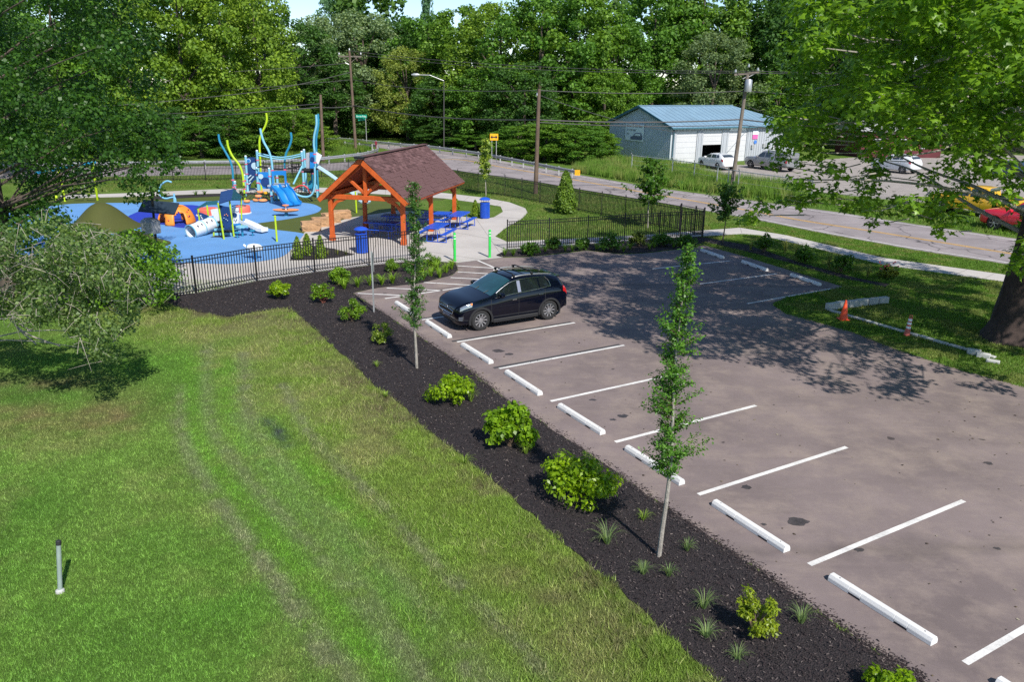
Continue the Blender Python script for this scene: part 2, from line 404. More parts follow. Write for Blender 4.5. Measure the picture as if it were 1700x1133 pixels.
# play equipment
pm('pl_navy', (.010, .040, .150), .4, .1); pm('pl_teal', (.020, .220, .370), .4, .08); pm('pl_sky', (.200, .480, .620), .4, .08)
pm('pl_blue', (.012, .190, .520), .38, .08); pm('pl_lime', (.430, .600, .015), .42, .08); pm('pl_orange', (.80, .300, .110), .45, .08)
pm('pl_dome', (.78, .240, .025), .5, .1); pm('pl_coral', (.78, .140, .090), .5, .08); pm('pl_white', (.66, .70, .74), .4, .06)
pm('pl_pale', (.42, .58, .68), .38, .06); pm('pl_pink', (.62, .10, .18), .5, .1); pm('pl_darkteal', (.010, .090, .120), .45, .1)
pm('pl_rope', (.016, .015, .018), .8, .1); pm('pl_grey', (.34, .37, .42), .45, .08); pm('pl_red', (.62, .05, .06), .45, .08)
pm('lamp_box', (.36, .37, .39), .5, .08); pm('solar', (.022, .035, .05), .2, .1)
# garage
pm('metal_wall', (.40, .42, .45), .5, .06, .6); pm('metal_wall_blue', (.50, .55, .58), .5, .06, .6); pm('metal_white', (.56, .56, .57), .5, .05, .6)
pm('roof_blue', (.215, .335, .430), .42, .10, .5, metal=.15); pm('trim_teal', (.045, .130, .170), .5, .1)
pm('interior_dark', (.012, .012, .013), .9, .1); pm('sign_face', (.84, .88, .90), .5, .04); pm('sign_ink', (.012, .010, .03), .6, .05)
pm('sign_green', (.0, .28, .17), .45, .06); pm('sign_yellow', (.85, .42, .01), .45, .05); pm('sign_red', (.20, .02, .035), .5, .1)
pm('ink_grey', (.16, .18, .25), .6, .05); pm('pink_notice', (.75, .12, .36), .6, .1); pm('blue_notice', (.06, .2, .6), .6, .1)
pm('shed_red', (.10, .018, .022), .8, .2, 1.0)
# vehicles
def paint(name, col, metal=.35, rough=.32):
    m, nt, N, L, P = _new(name); P.inputs['Base Color'].default_value = (*col, 1); P.inputs['Metallic'].default_value = metal
    P.inputs['Roughness'].default_value = rough; P.inputs['Coat Weight'].default_value = 1.0; P.inputs['Coat Roughness'].default_value = .03
    f = _noise(N, L, 1.6, 4, .6); rr = _ramp(N, L, f, [(.3, rough * .85), (.7, rough * 1.3)]); L.new(rr, P.inputs['Roughness']); return m
paint('car_navy', (.0012, .0020, .0070), .0, .2); M['car_navy'].node_tree.nodes['Principled BSDF'].inputs['Specular IOR Level'].default_value = .0; paint('car_white', (.70, .71, .72), .0, .35); paint('car_silver', (.34, .34, .35), .6, .35)
paint('car_red', (.78, .018, .045), .1, .35); paint('car_yellow', (.75, .42, .01), .0, .4); paint('car_blue', (.05, .10, .17), .4, .35)
pm('car_trim', (.012, .012, .014), .65, .1); pm('tyre', (.016, .016, .017), .8, .15); pm('chrome', (.72, .73, .75), .16, .04, metal=1.0)
pm('rim', (.55, .55, .57), .28, .05, metal=.85); pm('rim_dark', (.012, .012, .014), .6, .1); pm('lamp_red', (.42, .008, .012), .15, .1, coat=.8)
pm('lamp_clear', (.30, .33, .36), .12, .3, 9, metal=.6, coat=1.0); pm('lamp_amber', (.8, .22, .02), .2, .1, coat=.8)
def glassmat(name, col, tr=.55):
    m, nt, N, L, P = _new(name); P.inputs['Base Color'].default_value = (*col, 1); P.inputs['Roughness'].default_value = .02
    P.inputs['IOR'].default_value = 1.5; P.inputs['Specular IOR Level'].default_value = .7; P.inputs['Coat Weight'].default_value = .6; P.inputs['Coat Roughness'].default_value = .01
    t = N.new('ShaderNodeBsdfTransparent'); t.inputs['Color'].default_value = (*[min(1, .35 + c * 3) for c in col], 1)
    mx = N.new('ShaderNodeMixShader'); mx.inputs[0].default_value = tr; L.new(P.outputs[0], mx.inputs[1]); L.new(t.outputs[0], mx.inputs[2])
    L.new(mx.outputs[0], N['Material Output'].inputs['Surface']); return m
glassmat('glass', (.03, .10, .11), .50); glassmat('glass_dark', (.006, .010, .012), .18)
pm('seat_cloth', (.05, .055, .06), .9, .2)

# ================================================================== ground and surfaces
def big_sheet():
    R = 1500; V = []; 
    o = MB().add([(-R, -R, 0), (R, -R, 0), (R, R, 0), (-R, R, 0)], [(0, 1, 2, 3)]).build('ground', M['ground_grass']); o['kind'] = 'structure'; return o
ground = big_sheet()

LOT = [(585, 487), (633, 477.6), (692, 472), (727, 463.5), (751, 457), (760, 449), (757, 437), (835, 428), (869, 427.5), (924, 422.6), (973, 416.4), (1030, 422.6),
       (1067, 421.4), (1116, 416), (1139, 413), (1170, 408), (1230, 424), (1300, 446), (1400, 477), (1377, 482), (1305, 495), (1284, 503), (1284, 508), (1305, 521), (1413, 551), (1489, 581),
       (1601, 617), (1700, 643), (1900, 700), (2300, 850), (2700, 1500), (1760, 1290), (1531, 1133), (1473, 1096), (1370, 1026), (1246, 939), (1108, 845), (964, 746), (820, 649), (775, 612), (680, 549)]
lot = sheet('parking_lot', LOT, .010, M['lot_asphalt'], wob=.03)
MULCH = [(250, 492), (300, 512), (357, 524), (383, 527), (430, 518), (474, 512), (487, 517), (521, 547), (575, 594), (618, 638), (675, 681), (715, 721), (776, 765), (813, 793), (895, 868), (994, 953), (1062, 1013), (1136, 1083),
         (1185, 1127), (1300, 1240), (1760, 1320), (1531, 1133), (1473, 1096), (1370, 1026), (1246, 939), (1108, 845), (964, 746), (820, 649), (775, 612), (680, 549), (585, 487), (633, 477.6), (692, 472), (727, 463.5), (751, 457), (760, 449), (757, 437),
         (697, 433), (613, 441.5), (523, 453), (427, 467.5), (326, 488)]
mulch_bed = sheet('mulch_bed', MULCH, .016, M['mulch'], wob=.05)
MULCH_R = [(842, 415), (911, 411), (975, 406), (1036, 401), (1094, 397), (1165, 394), (1240, 407), (1330, 437), (1420, 462), (1478, 473), (1470, 477), (1400, 463), (1310, 437), (1230, 416), (1170, 402), (1139, 412), (1116, 415), (1067, 420.5), (1030, 421.6), (973, 415.6), (924, 421.6), (869, 426.5), (835, 427.5), (823, 425)]
mulch_r = sheet('mulch_bed', MULCH_R, .016, M['mulch'], wob=.04)
PLAZA = [(282, 437), (330, 438), (380, 439), (430, 435), (470, 426), (490, 407), (500, 393), (506, 386), (580, 362), (627, 355), (660, 350), (720, 353), (768, 360), (800, 364), (820, 361), (835, 352), (831, 343), (800, 338), (740, 330), (670, 325), (600, 321), (480, 319),
         (345, 322), (240, 326), (100, 331), (100, 325), (240, 320), (345, 315), (480, 311), (600, 313), (670, 316), (740, 321), (800, 328), (845, 336), (872, 346), (876, 354), (866, 364), (838, 380), (822, 393), (842, 402),
         (900, 399), (968, 396), (1092, 389), (1166, 383), (1229, 378.5), (1305, 391), (1469, 429), (1664, 456), (1900, 505), (2200, 575), (2200, 600), (1900, 520), (1664, 468), (1469, 441), (1338, 409), (1260, 391), (1232, 389), (1166, 393), (1116, 395), (993, 404.5), (845, 414.5),
         (823, 425), (835, 428), (757, 437), (697, 433), (613, 441), (523, 452.5), (427, 467), (326, 488), (240, 503), (230, 470), (250, 445)]
plaza = sheet('concrete_walk', PLAZA, .013, M['concrete'])
def joint(a, b, w=.018):
    A, B = G(*a), G(*b); band('joint', [A, B], w, .0165, M['walk_joint'], plaza, 0)
for a, b in (((640, 352), (613, 441)), ((560, 368), (523, 452)), ((700, 352), (697, 433)), ((600, 358), (842, 402)), ((560, 395), (800, 432)), ((506, 412), (590, 445)), ((742, 356), (757, 437)), ((790, 363), (835, 428)),
             ((835, 334), (816, 347)), ((872, 346), (833, 350)), ((866, 364), (822, 360)), ((780, 326), (770, 334)), ((700, 318), (696, 327)), ((640, 315), (640, 323)), ((560, 312), (560, 320)), ((420, 313), (422, 320)),
             ((900, 399), (908, 410)), ((968, 396), (982, 405)), ((1030, 392.5), (1050, 400)), ((1092, 389), (1110, 395.5)), ((1166, 383), (1180, 392)), ((1229, 378.5), (1232, 389)), ((330, 438), (326, 488)), ((430, 435), (427, 467))): joint(a, b)
for k in range(14):
    t = k / 13; xa = 1305 + t * 560; ya = 391 + (xa - 1305) * .188; joint((xa, ya), (xa - 28, ya + 9.5 + t * 5))
PLANTER = [(480, 433), (490, 414), (518, 408), (555, 414), (590, 423), (560, 428.5), (520, 432.5)]
sheet('planter_bed', PLANTER, .020, M['mulch'], wob=.04)
sheet('planter_bed', [(700, 334), (740, 333), (800, 341), (828, 348), (829, 352), (815, 361), (800, 363), (768, 359), (720, 352), (690, 350)], .0185, M['ground_grass'])
sheet('planter_bed', [(255, 326.5), (350, 322.5), (420, 320), (425, 323), (350, 327), (255, 332)], .020, M['mulch'])
TURF = [(40, 352), (55, 333), (130, 329), (240, 326.5), (345, 322), (480, 319.3), (600, 321.3), (670, 325.3), (740, 330.3), (690, 350), (660, 350), (627, 355), (580, 362), (506, 386), (500, 393), (450, 400), (300, 380)]
sheet('artificial_turf', TURF, .0145, M['turf'])
RUB = [(-60, 372), (40, 350), (120, 339), (240, 337), (330, 335), (400, 333), (470, 334.5), (515, 338.5), (530, 344), (533, 348), (522, 355), (480, 364), (430, 371), (423, 373), (450, 381), (500, 387.5), (502, 393), (490, 407), (470, 426), (430, 435), (380, 439), (330, 438), (282, 437), (150, 436), (20, 420), (-60, 400)]
def sm(pts, k=4): return [(p.x, p.y) for p in smooth_line([Vector((a, b, 0)) for a, b in pts], k, True)]
sheet('rubber_surface', sm(RUB), .018, M['rubber_light'])
sheet('rubber_surface', sm([(205, 366), (235, 350), (270, 343), (320, 341), (345, 348), (358, 362), (362, 375), (345, 379), (300, 379), (262, 373), (225, 380)]), .0215, M['rubber_deep'])
def mound(px, top, rx, ry, h):
    c = G(*px); r = np.random.default_rng(int(px[0])); n, k = 28, 9; V = []; Fc = []
    for i in range(k):
        q = i / (k - 1); z = h * (math.cos(math.pi * q) * .5 + .5) ** .85
        for j in range(n):
            a = 2 * math.pi * j / n; w = 1 + .05 * math.sin(2 * a + px[0]) + .04 * math.sin(3 * a)
            V.append((c.x + math.cos(a) * rx * q * w, c.y + math.sin(a) * ry * q * w, z + (.024 if q < 1 else .0)))
    for i in range(k - 1):
        for j in range(n): Fc.append((i * n + j, i * n + (j + 1) % n, (i + 1) * n + (j + 1) % n, (i + 1) * n + j))
    o = mesh_np('turf_mound', V, Fc, M['turf_mound'], smooth=True); o['kind'] = 'structure'
mound((172, 378), 0, 1.95, 2.2, 1.35); mound((218, 408), 0, 1.9, 1.8, .75)

# lot markings -----------------------------------------------------------------------------------
RV = Vector((math.cos(-1.044), math.sin(-1.044), 0)); QV = Vector((-RV.y, RV.x, 0)); P0 = Vector((-3.116, 25.762, 0)); SP = 2.743
for i in range(0, 11):
    a = P0 + RV * SP * i; band('stall_line', [a, a + QV * 4.50], .105, .0145, M['paint_white'], lot, 0)
    if i < 3: band('old_line', [a + QV * -.12 - RV * .12, a + QV * 4.42 - RV * .12], .13, .0135, M['paint_black'], lot, 0)
for a, b in (((639, 496.5), (777, 476.5)), ((777, 476.5), (850, 465.5)), ((594, 487.8), (674, 491.5)), ((642, 479), (735, 483)), ((700, 469.4), (786, 474.5)), ((748, 461.6), (850, 467)), ((760, 452), (840, 457)), ((760, 442), (822, 446)), ((793, 433), (860, 462)),
             ((1083, 447), (1211.6, 433.7)), ((1160, 472.5), (1290, 455)), ((1240, 505), (1380, 480))):
    band('stall_line', [G(*a), G(*b)], .105, .0145, M['paint_white'], lot, 0)

# roads -------------------------------------------------------------------------------------------
ROAD = [(-900, 330), (-300, 305), (0, 297), (200, 293), (350, 290.5), (480, 287), (580, 282), (680, 280), (759, 283.5), (886, 302), (1010, 323), (1130, 343), (1255, 365), (1370, 388), (1512, 414), (1667, 438), (1900, 478), (2400, 570), (2400, 500), (1900, 428), (1672, 394.5), (1516, 372), (1400, 354), (1225, 330), (1092, 312.6), (968, 291.6),
        (900, 279.5), (830, 266.5), (760, 254), (700, 246.5), (640, 240), (545, 232), (440, 225), (440, 230), (545, 236), (620, 243.5), (655, 250), (648, 258), (610, 266), (560, 270.5), (480, 273), (350, 276), (200, 278.5), (0, 280), (-300, 283), (-900, 292)]
road = sheet('road', ROAD, .006, M['road_asphalt'], wob=.05)
for off in (-.1, .1):
    cl = [G(*p) for p in ((640, 262), (720, 264), (770, 266), (830, 277), (900, 289), (980, 303.5), (1100, 325), (1225, 346.5), (1330, 366), (1440, 383), (1570, 404), (1700, 425), (1900, 458))]
    band('center_line', [p + Vector((off * .6, off, 0)) for p in cl], .11, .0105, M['paint_yellow'], road, 4)
ed = [G(*p) for p in ((1130, 346 - 4.5), (1255, 363), (1370, 386), (1512, 411.5), (1667, 435.5), (1900, 475))]; band('edge_line', ed, .1, .0105, M['paint_white'], road, 4)
ed = [G(*p) for p in ((830, 269), (900, 282), (968, 294), (1092, 315), (1225, 333), (1400, 356.5), (1516, 374), (1672, 397), (1900, 431))]; band('edge_line', ed, .09, .0105, M['paint_white'], road, 4)
sheet('gravel_yard', [(1120, 279), (1200, 276), (1320, 268), (1520, 255), (1700, 258), (2000, 275), (2100, 330), (1720, 345), (1560, 338), (1440, 328), (1350, 318), (1290, 305), (1225, 299), (1180, 291)], .005, M['gravel'], wob=.25)

# lawn: wear map in code, one sheet, blades on top --------------------------------------------------
TR = [[(345, 575), (340, 640), (352, 715), (405, 790), (480, 875), (560, 965), (640, 1065), (700, 1150)], [(292, 690), (320, 770), (370, 845), (432, 925), (505, 1015), (600, 1150)],
      [(402, 590), (412, 690), (470, 775), (560, 875), (655, 970), (770, 1090), (820, 1150)], [(470, 640), (520, 730), (620, 830), (720, 935), (850, 1060), (930, 1150)], [(385, 690), (440, 780), (520, 860), (600, 960), (665, 1060), (720, 1150)], [(300, 640), (306, 720), (350, 800), (400, 880), (470, 990), (540, 1100)]]
BR = [[(325, 600), (322, 690), (345, 760), (420, 850), (500, 940), (590, 1050), (660, 1150)], [(375, 600), (380, 690), (430, 760), (520, 850), (610, 945), (720, 1060)], [(445, 700), (520, 790), (600, 865)]]
TRW = [[(p.x, p.y) for p in smooth_line([G(*q) for q in t], 4)] for t in TR]; BRW = [[(p.x, p.y) for p in smooth_line([G(*q) for q in t], 4)] for t in BR]
MEDGE = [(p.x, p.y) for p in [G(*q) for q in MULCH[1:20]]]
def lawn_color(x, y):
    n1 = fbm(x, y, 3.1, 3); n2 = fbm(x, y, 1.1, 9); n3 = fbm(x, y, .34, 21) * .6 + fbm(x, y, .14, 33) * .4; n4 = fbm(x, y, .6, 61); k = lambda a: np.clip(a, 0, 1)[:, None]
    lush = np.array([.100, .222, .032]); mid = np.array([.146, .250, .048]); dry = np.array([.290, .290, .120]); pale = np.array([.215, .225, .135]); viv = np.array([.125, .300, .024]); yel = np.array([.235, .275, .055])
    soil = np.array([.120, .095, .062])
    c = lush + (mid - lush) * k((n1 - .3) * 2.6); c = c * (.80 + .42 * n4)[:, None]; c = c + (dry - c) * (k((n2 - .58) * 4.0) * .40)
    em = np.exp(-(dpoly(x, y, MEDGE) / 3.2) ** 2); c = c + (yel - c) * (k(em * 1.1) * .50)
    c = c + (dry - c) * (k(em * (n2 - .36) * 4.5) * .62); 
    e2 = np.exp(-(dpoly(x, y, MEDGE) / 1.25) ** 2); c = c + (soil - c) * (k(e2 * (n3 * .6 + n2 * .4 - .41) * 5) * .85)
    for t, w in zip(TRW, (.20, .16, .24, .15, .13, .12)):
        d = dpoly(x, y, t); c = c + (pale - c) * (k(np.exp(-(d / w) ** 2) * (n3 * 3.6 - .95)) * .78)
    for t in BRW:
        d = dpoly(x, y, t); c = c + (viv - c) * (k(np.exp(-(d / .30) ** 2) * (n3 * 2.4 - .4)) * .6)
    q = G(130, 690); d = np.hypot((x - q.x) / 2.2, (y - q.y) / 1.3); c = c + (np.array([.215, .165, .085]) - c) * (k(np.exp(-d * d) * (n2 * 2 - .3)) * .8)
    q = G(60, 640); d = np.hypot((x - q.x) / 2.0, (y - q.y) / .8); c = c + (np.array([.16, .12, .07]) - c) * (k(np.exp(-d * d) * (n2 * 2)) * .7)
    pud = [(G(*p).x, G(*p).y) for p in ((442, 698), (462, 718), (480, 742))]; d = dpoly(x, y, pud); c = c + (np.array([.06, .07, .08]) - c) * (k(np.exp(-(d / .17) ** 2) * (n3 * 2 - .35)))
    return np.clip(c, .004, 1)
gx = np.arange(-26, 8.01, .2); gy = np.arange(3.6, 32.01, .2); X, Y = np.meshgrid(gx, gy, indexing='ij'); X = X.ravel(); Y = Y.ravel()
nx, ny = len(gx), len(gy); I = np.arange(nx * ny).reshape(nx, ny)
lawn = mesh_np('lawn', np.stack([X, Y, np.full_like(X, .004)], 1), np.stack([I[:-1, :-1], I[1:, :-1], I[1:, 1:], I[:-1, 1:]], -1).reshape(-1, 4), M['lawn'], attr=lawn_color(X, Y)); lawn['kind'] = 'structure'

VIEW = [(-40, -40), (1740, -40), (1740, 1180), (-40, 1180)]
def px_of(x, y, z=0):
    q = np.stack([x, y, np.full_like(x, z) - CAMH], 1); dd = q @ np.array(_d); return W_ / 2 + F_ * (q @ np.array(_R)) / dd, H_ / 2 - F_ * (q @ np.array(_U)) / dd
def blades(name, x, y, h, w, tint, label, cat, lean=.5, z=0.0, mat='grass_blade'):
    n = len(x); a = RNG.random(n) * 6.283; l = RNG.random(n) * lean; b = RNG.random(n) * 6.283
    base = np.stack([x, y, np.full(n, z)], 1); s = np.stack([np.cos(a), np.sin(a), np.zeros(n)], 1) * (w / 2)[:, None]
    tip = base + np.stack([np.cos(b) * l * h, np.sin(b) * l * h, h], 1)
    V = np.stack([base - s, base + s, tip], 1).reshape(-1, 3); Fc = np.arange(3 * n).reshape(n, 3)
    o = mesh_np(name, V, Fc, M[mat], attr=np.repeat(tint, 3, 0)); return tag(o, label, cat, kind='stuff')
MW = gpoly(MULCH); LW = gpoly(LOT)
def scatter(n, x0, x1, y0, y1, dens_power=1.0):
    x = RNG.uniform(x0, x1, n); y = RNG.uniform(y0, y1, n); u, v = px_of(x, y); return x[(u > -40) & (u < 1740) & (v < 1190)], y[(u > -40) & (u < 1740) & (v < 1190)]
# more blades close to the camera, fewer far off
xs, ys = [], []
for (y0, y1, dens) in ((7.5, 12, 3600), (12, 17, 2600), (17, 23, 1500), (23, 31, 700)):
    a, b = scatter(int(dens * 26 * (y1 - y0)), -20, 6, y0, y1); xs.append(a); ys.append(b)
x = np.concatenate(xs); y = np.concatenate(ys)
wig = (fbm(x, y, .5, 5) - .5) * .35
ok = ~inpoly(x + wig, y + wig, MW) & ~inpoly(x, y, LW) & (x < 6); x, y = x[ok], y[ok]
near_edge = np.exp(-(dpoly(x, y, MEDGE) / 2.4) ** 2)
thin = RNG.random(len(x)) > (near_edge * .55 * (fbm(x, y, 1.1, 9) > .42)); x, y, near_edge = x[thin], y[thin], near_edge[thin]
tc = lawn_color(x, y) * 1.18 * (.55 + .9 * fbm(x, y, .10, 55))[:, None]; hh = (.026 + .034 * RNG.random(len(x))) * (1 + 1.1 * near_edge * fbm(x, y, .8, 31))
blades('lawn_grass', x, y, hh, .008 + .008 * RNG.random(len(x)), tc, 'short green lawn grass with pale wheel tracks', 'grass', 1.1)
# mulch chips
def chips(name, poly, n, bounds, label, z=.018):
    x = RNG.uniform(bounds[0], bounds[1], n); y = RNG.uniform(bounds[2], bounds[3], n); ok = inpoly(x, y, poly); x, y = x[ok], y[ok]; m = len(x)
    pos = np.stack([x, y, z + .014 * RNG.random(m) + .03 * fbm(x, y, .6, 4)], 1)
    tv = np.array([[-.5, -.16, 0], [.5, -.2, .02], [.45, .2, 0], [-.48, .15, .05]]); V, Fc = leaf_geo(pos, np.tile([0, 0, 1.], (m, 1)), .014 + .038 * RNG.random(m) ** 2, (tv, np.array([[0, 1, 2, 3]])), RNG, .42)
    tag(mesh_np(name, V, Fc, M['mulch_chip']), label, 'mulch', kind='stuff')
chips('mulch_chips', MW, 420000, (-16, 9, 5, 37), 'dark bark mulch chips between the lawn and the parking lot')
chips('mulch_chips', gpoly(MULCH_R), 60000, (-2, 18, 28, 42), 'dark bark mulch chips along the far black fence')

# chips kicked onto the asphalt, litter on the lot, coarse weeds along the bed edge
EDGE_A = [G(*p) for p in MULCH[20:31]]
def spill(n):
    P_ = []
    for k in range(n):
        i = RNG.integers(0, len(EDGE_A) - 1); a, b = EDGE_A[i], EDGE_A[i + 1]; p = a.lerp(b, RNG.random()); d = (b - a).normalized(); nn = Vector((d.y, -d.x, 0)); P_.append(p + nn * float(RNG.normal(0, .09)))
    pos = np.array([(p.x, p.y, .0165 + .004 * RNG.random()) for p in P_]); tv = np.array([[-.5, -.16, 0], [.5, -.2, .02], [.45, .2, 0], [-.48, .15, .05]])
    V, Fc = leaf_geo(pos, np.tile([0, 0, 1.], (n, 1)), .02 + .04 * RNG.random(n) ** 2, (tv, np.array([[0, 1, 2, 3]])), RNG, .2); tag(mesh_np('mulch_chips', V, Fc, M['mulch_chip']), 'loose mulch chips spilled along the asphalt edge', 'mulch', kind='stuff')
spill(7000)
leafmat('litter', [(.02, .015, .012), (.05, .035, .02), (.12, .09, .05), (.30, .27, .2)], .0, .9, False)
_x = RNG.uniform(-4, 24, 900); _y = RNG.uniform(8, 38, 900); _k = inpoly(_x, _y, LW); _x, _y = _x[_k], _y[_k]
V, Fc = leaf_geo(np.stack([_x, _y, np.full(len(_x), .019)], 1), np.tile([0, 0, 1.], (len(_x), 1)), .03 + .05 * RNG.random(len(_x)) ** 2, T_WIDE, RNG, .12); tag(mesh_np('leaf_litter', V, Fc, M['litter']), 'small dry leaves and grit scattered over the parking lot', 'litter', kind='stuff')
_cnt = 330000; _x = RNG.uniform(-13, 6, _cnt); _y = RNG.uniform(7, 30, _cnt); _dm = dpoly(_x, _y, MEDGE); _k = (_dm < 3.4) & ~inpoly(_x, _y, MW) & ~inpoly(_x, _y, LW) & (_x < 6) & (fbm(_x, _y, .55, 91) + .25 * fbm(_x, _y, .2, 92) - .05 * _dm > .56) & (RNG.random(_cnt) < .55); _x, _y = _x[_k], _y[_k]
_lc = lawn_color(_x, _y) * .6 + np.where(RNG.random((len(_x), 1)) < .28, np.array([[.17, .15, .085]]), np.array([[.085, .125, .020]]))
blades('edge_grass', _x, _y, .05 + .10 * RNG.random(len(_x)), .010 + .010 * RNG.random(len(_x)), _lc, 'coarse weedy grass along the lawn side of the mulch', 'grass', 1.3)

pm('oil', (.055, .047, .047), .55, .4, 6)
for _i, (_a, _b, _r) in enumerate(((1325, 867, .17), (1034.6, 692, .13), (984, 665, .08), (1018, 698, .07), (1239, 810, .10), (1426, 915, .08), (827, 583.5, .16), (845, 589, .13), (1180, 905, .05), (1268, 872, .05), (1655, 912, .05), (700, 508, .12), (672, 505, .08), (1640, 770, .09))):
    _q = G(_a, _b); _rr = random.Random(_i); sheet('oil_stain', [(_q.x + _r * math.cos(t) * _rr.uniform(.55, 1.15) * 1.3, _q.y + _r * math.sin(t) * _rr.uniform(.55, 1.15)) for t in [k * .449 for k in range(14)]], .0128, M['oil'], lot, px=False)
# ================================================================== wheel stops
def stop_mesh():
    b = MB(); L = 1.83
    prof = [(-.085, .0), (.085, .0), (.080, .07), (.045, .125), (-.045, .125), (-.080, .07)]
    cuts = [-L / 2, -.52, -.30, .30, .52, L / 2]                     # two drain notches cut into the foot
    for i in range(5):
        a, c = cuts[i], cuts[i + 1]; lo = .035 if i in (1, 3) else 0.0
        pr = [(y, max(z, lo)) for y, z in prof]
        vs = [(a, y, z) for y, z in pr] + [(c, y, z) for y, z in pr]
        n = 6; fs = [(j, (j + 1) % n, n + (j + 1) % n, n + j) for j in range(n)] + [tuple(range(n - 1, -1, -1)), tuple(range(n, 2 * n))]
        b.add(vs, fs)
    return b
_st = None; rot = math.atan2(RV.y, RV.x)
STOPS = [(P0 + RV * SP * (i + .5) + QV * -.02, rot, l) for i, l in zip(range(-1, 10), (
    'white concrete wheel stop at the head of the hatched accessible bay', 'white concrete wheel stop in front of the dark parked car', 'white concrete wheel stop in the bay next to the dark car',
    'white concrete wheel stop two bays from the dark car', 'white concrete wheel stop between two leafy mulch shrubs, above the big bush', 'white concrete wheel stop behind the thin young foreground tree',
    'white concrete wheel stop just below the thin young foreground tree', 'nearest full white concrete wheel stop at lower right', 'wheel stop cut off at the bottom edge of the picture', None, None)) if l]
r2 = (G(1204, 431) - G(1161, 416)); rot2 = math.atan2(r2.y, r2.x)
for a, b, l in (((1161, 416.5), (1204, 431), 'pale wheel stop at the far end of the right row, by the fence corner'), ((1225, 436.5), (1281, 451), 'middle pale wheel stop of the shaded right row'), ((1306, 458), (1369, 476), 'pale wheel stop of the shaded right row nearest the orange cone')):
    STOPS.append(((G(*a) + G(*b)) / 2, rot2, l))
for p, r_, l in STOPS:
    p = Vector((p.x, p.y, .010)); Mx = Matrix.Translation(p) @ Matrix.Rotation(r_ + random.uniform(-.02, .02), 4, 'Z')
    if _st is None:
        _st = stop_mesh().build('wheel_stop', M['stop_concrete'], bevel=.006); o = _st
    else:
        o = _st.copy(); COL.objects.link(o)
    o.matrix_world = Mx; WM[o.name] = Mx; tag(o, l, 'wheel stop', 'wheel stops of the parking lot')
    bl = MB(M['dark_cap'])
    for sx in (-.75, .75): MB().lathe([(.012, .1), (.012, .1275)], (sx, 0, 0), 8).build('anchor_bolt', M['dark_cap'], o, world=False)

# ================================================================== black picket fences
FH = 1.42
_pk = MB().box((0, 0, (FH - .02 + .06) / 2 + .02), (.025, .025, FH - .10)).build('picket', M['black_metal'])
_pk_me = _pk.data; bpy.data.objects.remove(_pk)
def fence(label, posts, single=True, h=FH, gap=.112, ends=()):
    P = [G(*p) if not isinstance(p, Vector) else p for p in posts]
    t = thing('picket_fence', label, 'fence', P[0]); join = MB()
    for i, p in enumerate(P):
        w = .075 if i in ends else .058
        MB().box((p.x, p.y, (h + .06) / 2), (w, w, h + .06)).box((p.x, p.y, h + .07), (w + .012, w + .012, .02)).build('post', M['black_metal'], t)
    cnt = 0
    for a, b in zip(P[:-1], P[1:]):
        d = b - a; L = d.length; u = d / L
        for z in (.14, h - .17, h - .03): MB().bar(a + Vector((0, 0, z)), b + Vector((0, 0, z)), .03, .032).build('rail', M['black_metal'], t)
        n = max(1, int(L / gap)); rz = math.atan2(d.y, d.x)
        for k in range(1, n):
            q = a + d * (k / n)
            if single and cnt < 290:
                cnt += 1; o = bpy.data.objects.new('picket', _pk_me); link(o, t, wm(t).inverted() @ Matrix.Translation((q.x, q.y, 0)) @ Matrix.Rotation(rz, 4, 'Z'))
            else: join.box((q.x, q.y, (h - .02 + .06) / 2 + .02), (.027, .027, h - .10), rz)
    if join.v: join.build('picket', M['black_metal'], t)['kind'] = 'stuff'
    return t
fence('black picket fence in front of the blue play surface, left of the bollards', [(150, 519), (232, 505), (326, 488.5), (427, 467.5), (523, 453), (613, 441), (696, 432.5)])
fence('short black picket fence right of the green bollards behind the mulch bed', [(842, 415), (911, 411), (975, 406), (1036, 401.5), (1094, 397), (1129, 395), (1165, 393)])
fence('long black picket fence between the play area and the road', [(-30, 308), (60, 304.5), (110, 303), (170, 302), (230, 301), (288, 300.5), (342, 300), (393, 299), (440, 298), (487, 296.5), (534, 295), (580, 294), (626, 295), (672, 299), (717, 306), (760, 314), (794, 320.5), (838, 326), (866, 331), (896, 337), (928, 344), (961, 351), (998, 358), (1037, 365.5), (1080, 374), (1127, 384)], True)
fence('black gate section with thick posts at the fence corner by the walk', [(1128, 384.5), (1152, 390), (1166, 393)], ends=(0, 1, 2), h=1.5)

# ================================================================== timber pavilion
PC = Vector((-7.38, 39.153, 0)); Ld = Vector((.243, .970, 0)); Wd = Vector((.970, -.243, 0)); UP = Vector((0, 0, 1))
def pv(w, l, z): return PC + Wd * w + Ld * l + UP * z
HW, ZE, ZR, L0, L1 = 2.42, 2.20, 4.28, -.45, 8.6
pav = thing('pavilion', 'orange timber picnic pavilion with brown shingle roof on the plaza', 'pavilion', PC)
for w in (-1.95, 1.95):
    for l in (0, 4.03, 8.06):
        po = MB().bar(pv(w, l, .0), pv(w, l, 2.30), .20, .20, Ld).build('post', M['timber'], pav, bevel=.012)
        MB().bar(pv(w, l, .013), pv(w, l, .30), .25, .25, Ld).build('post_base', M['timber'], po, bevel=.012)
    MB().bar(pv(w, L0 + .25, 2.36), pv(w, L1 - .25, 2.36), .16, .22).build('side_beam', M['timber'], pav, bevel=.01)
def brace(a, b, bulge, mat='timber'):                   # curved knee brace
    a, b = Vector(a), Vector(b); m = (a + b) / 2 + bulge
    pts = smooth_line([a, m, b], 4); k = MB()
    for p, q in zip(pts[:-1], pts[1:]): k.bar(p, q, .09, .15)
    return k.build('knee_brace', M[mat], pav)
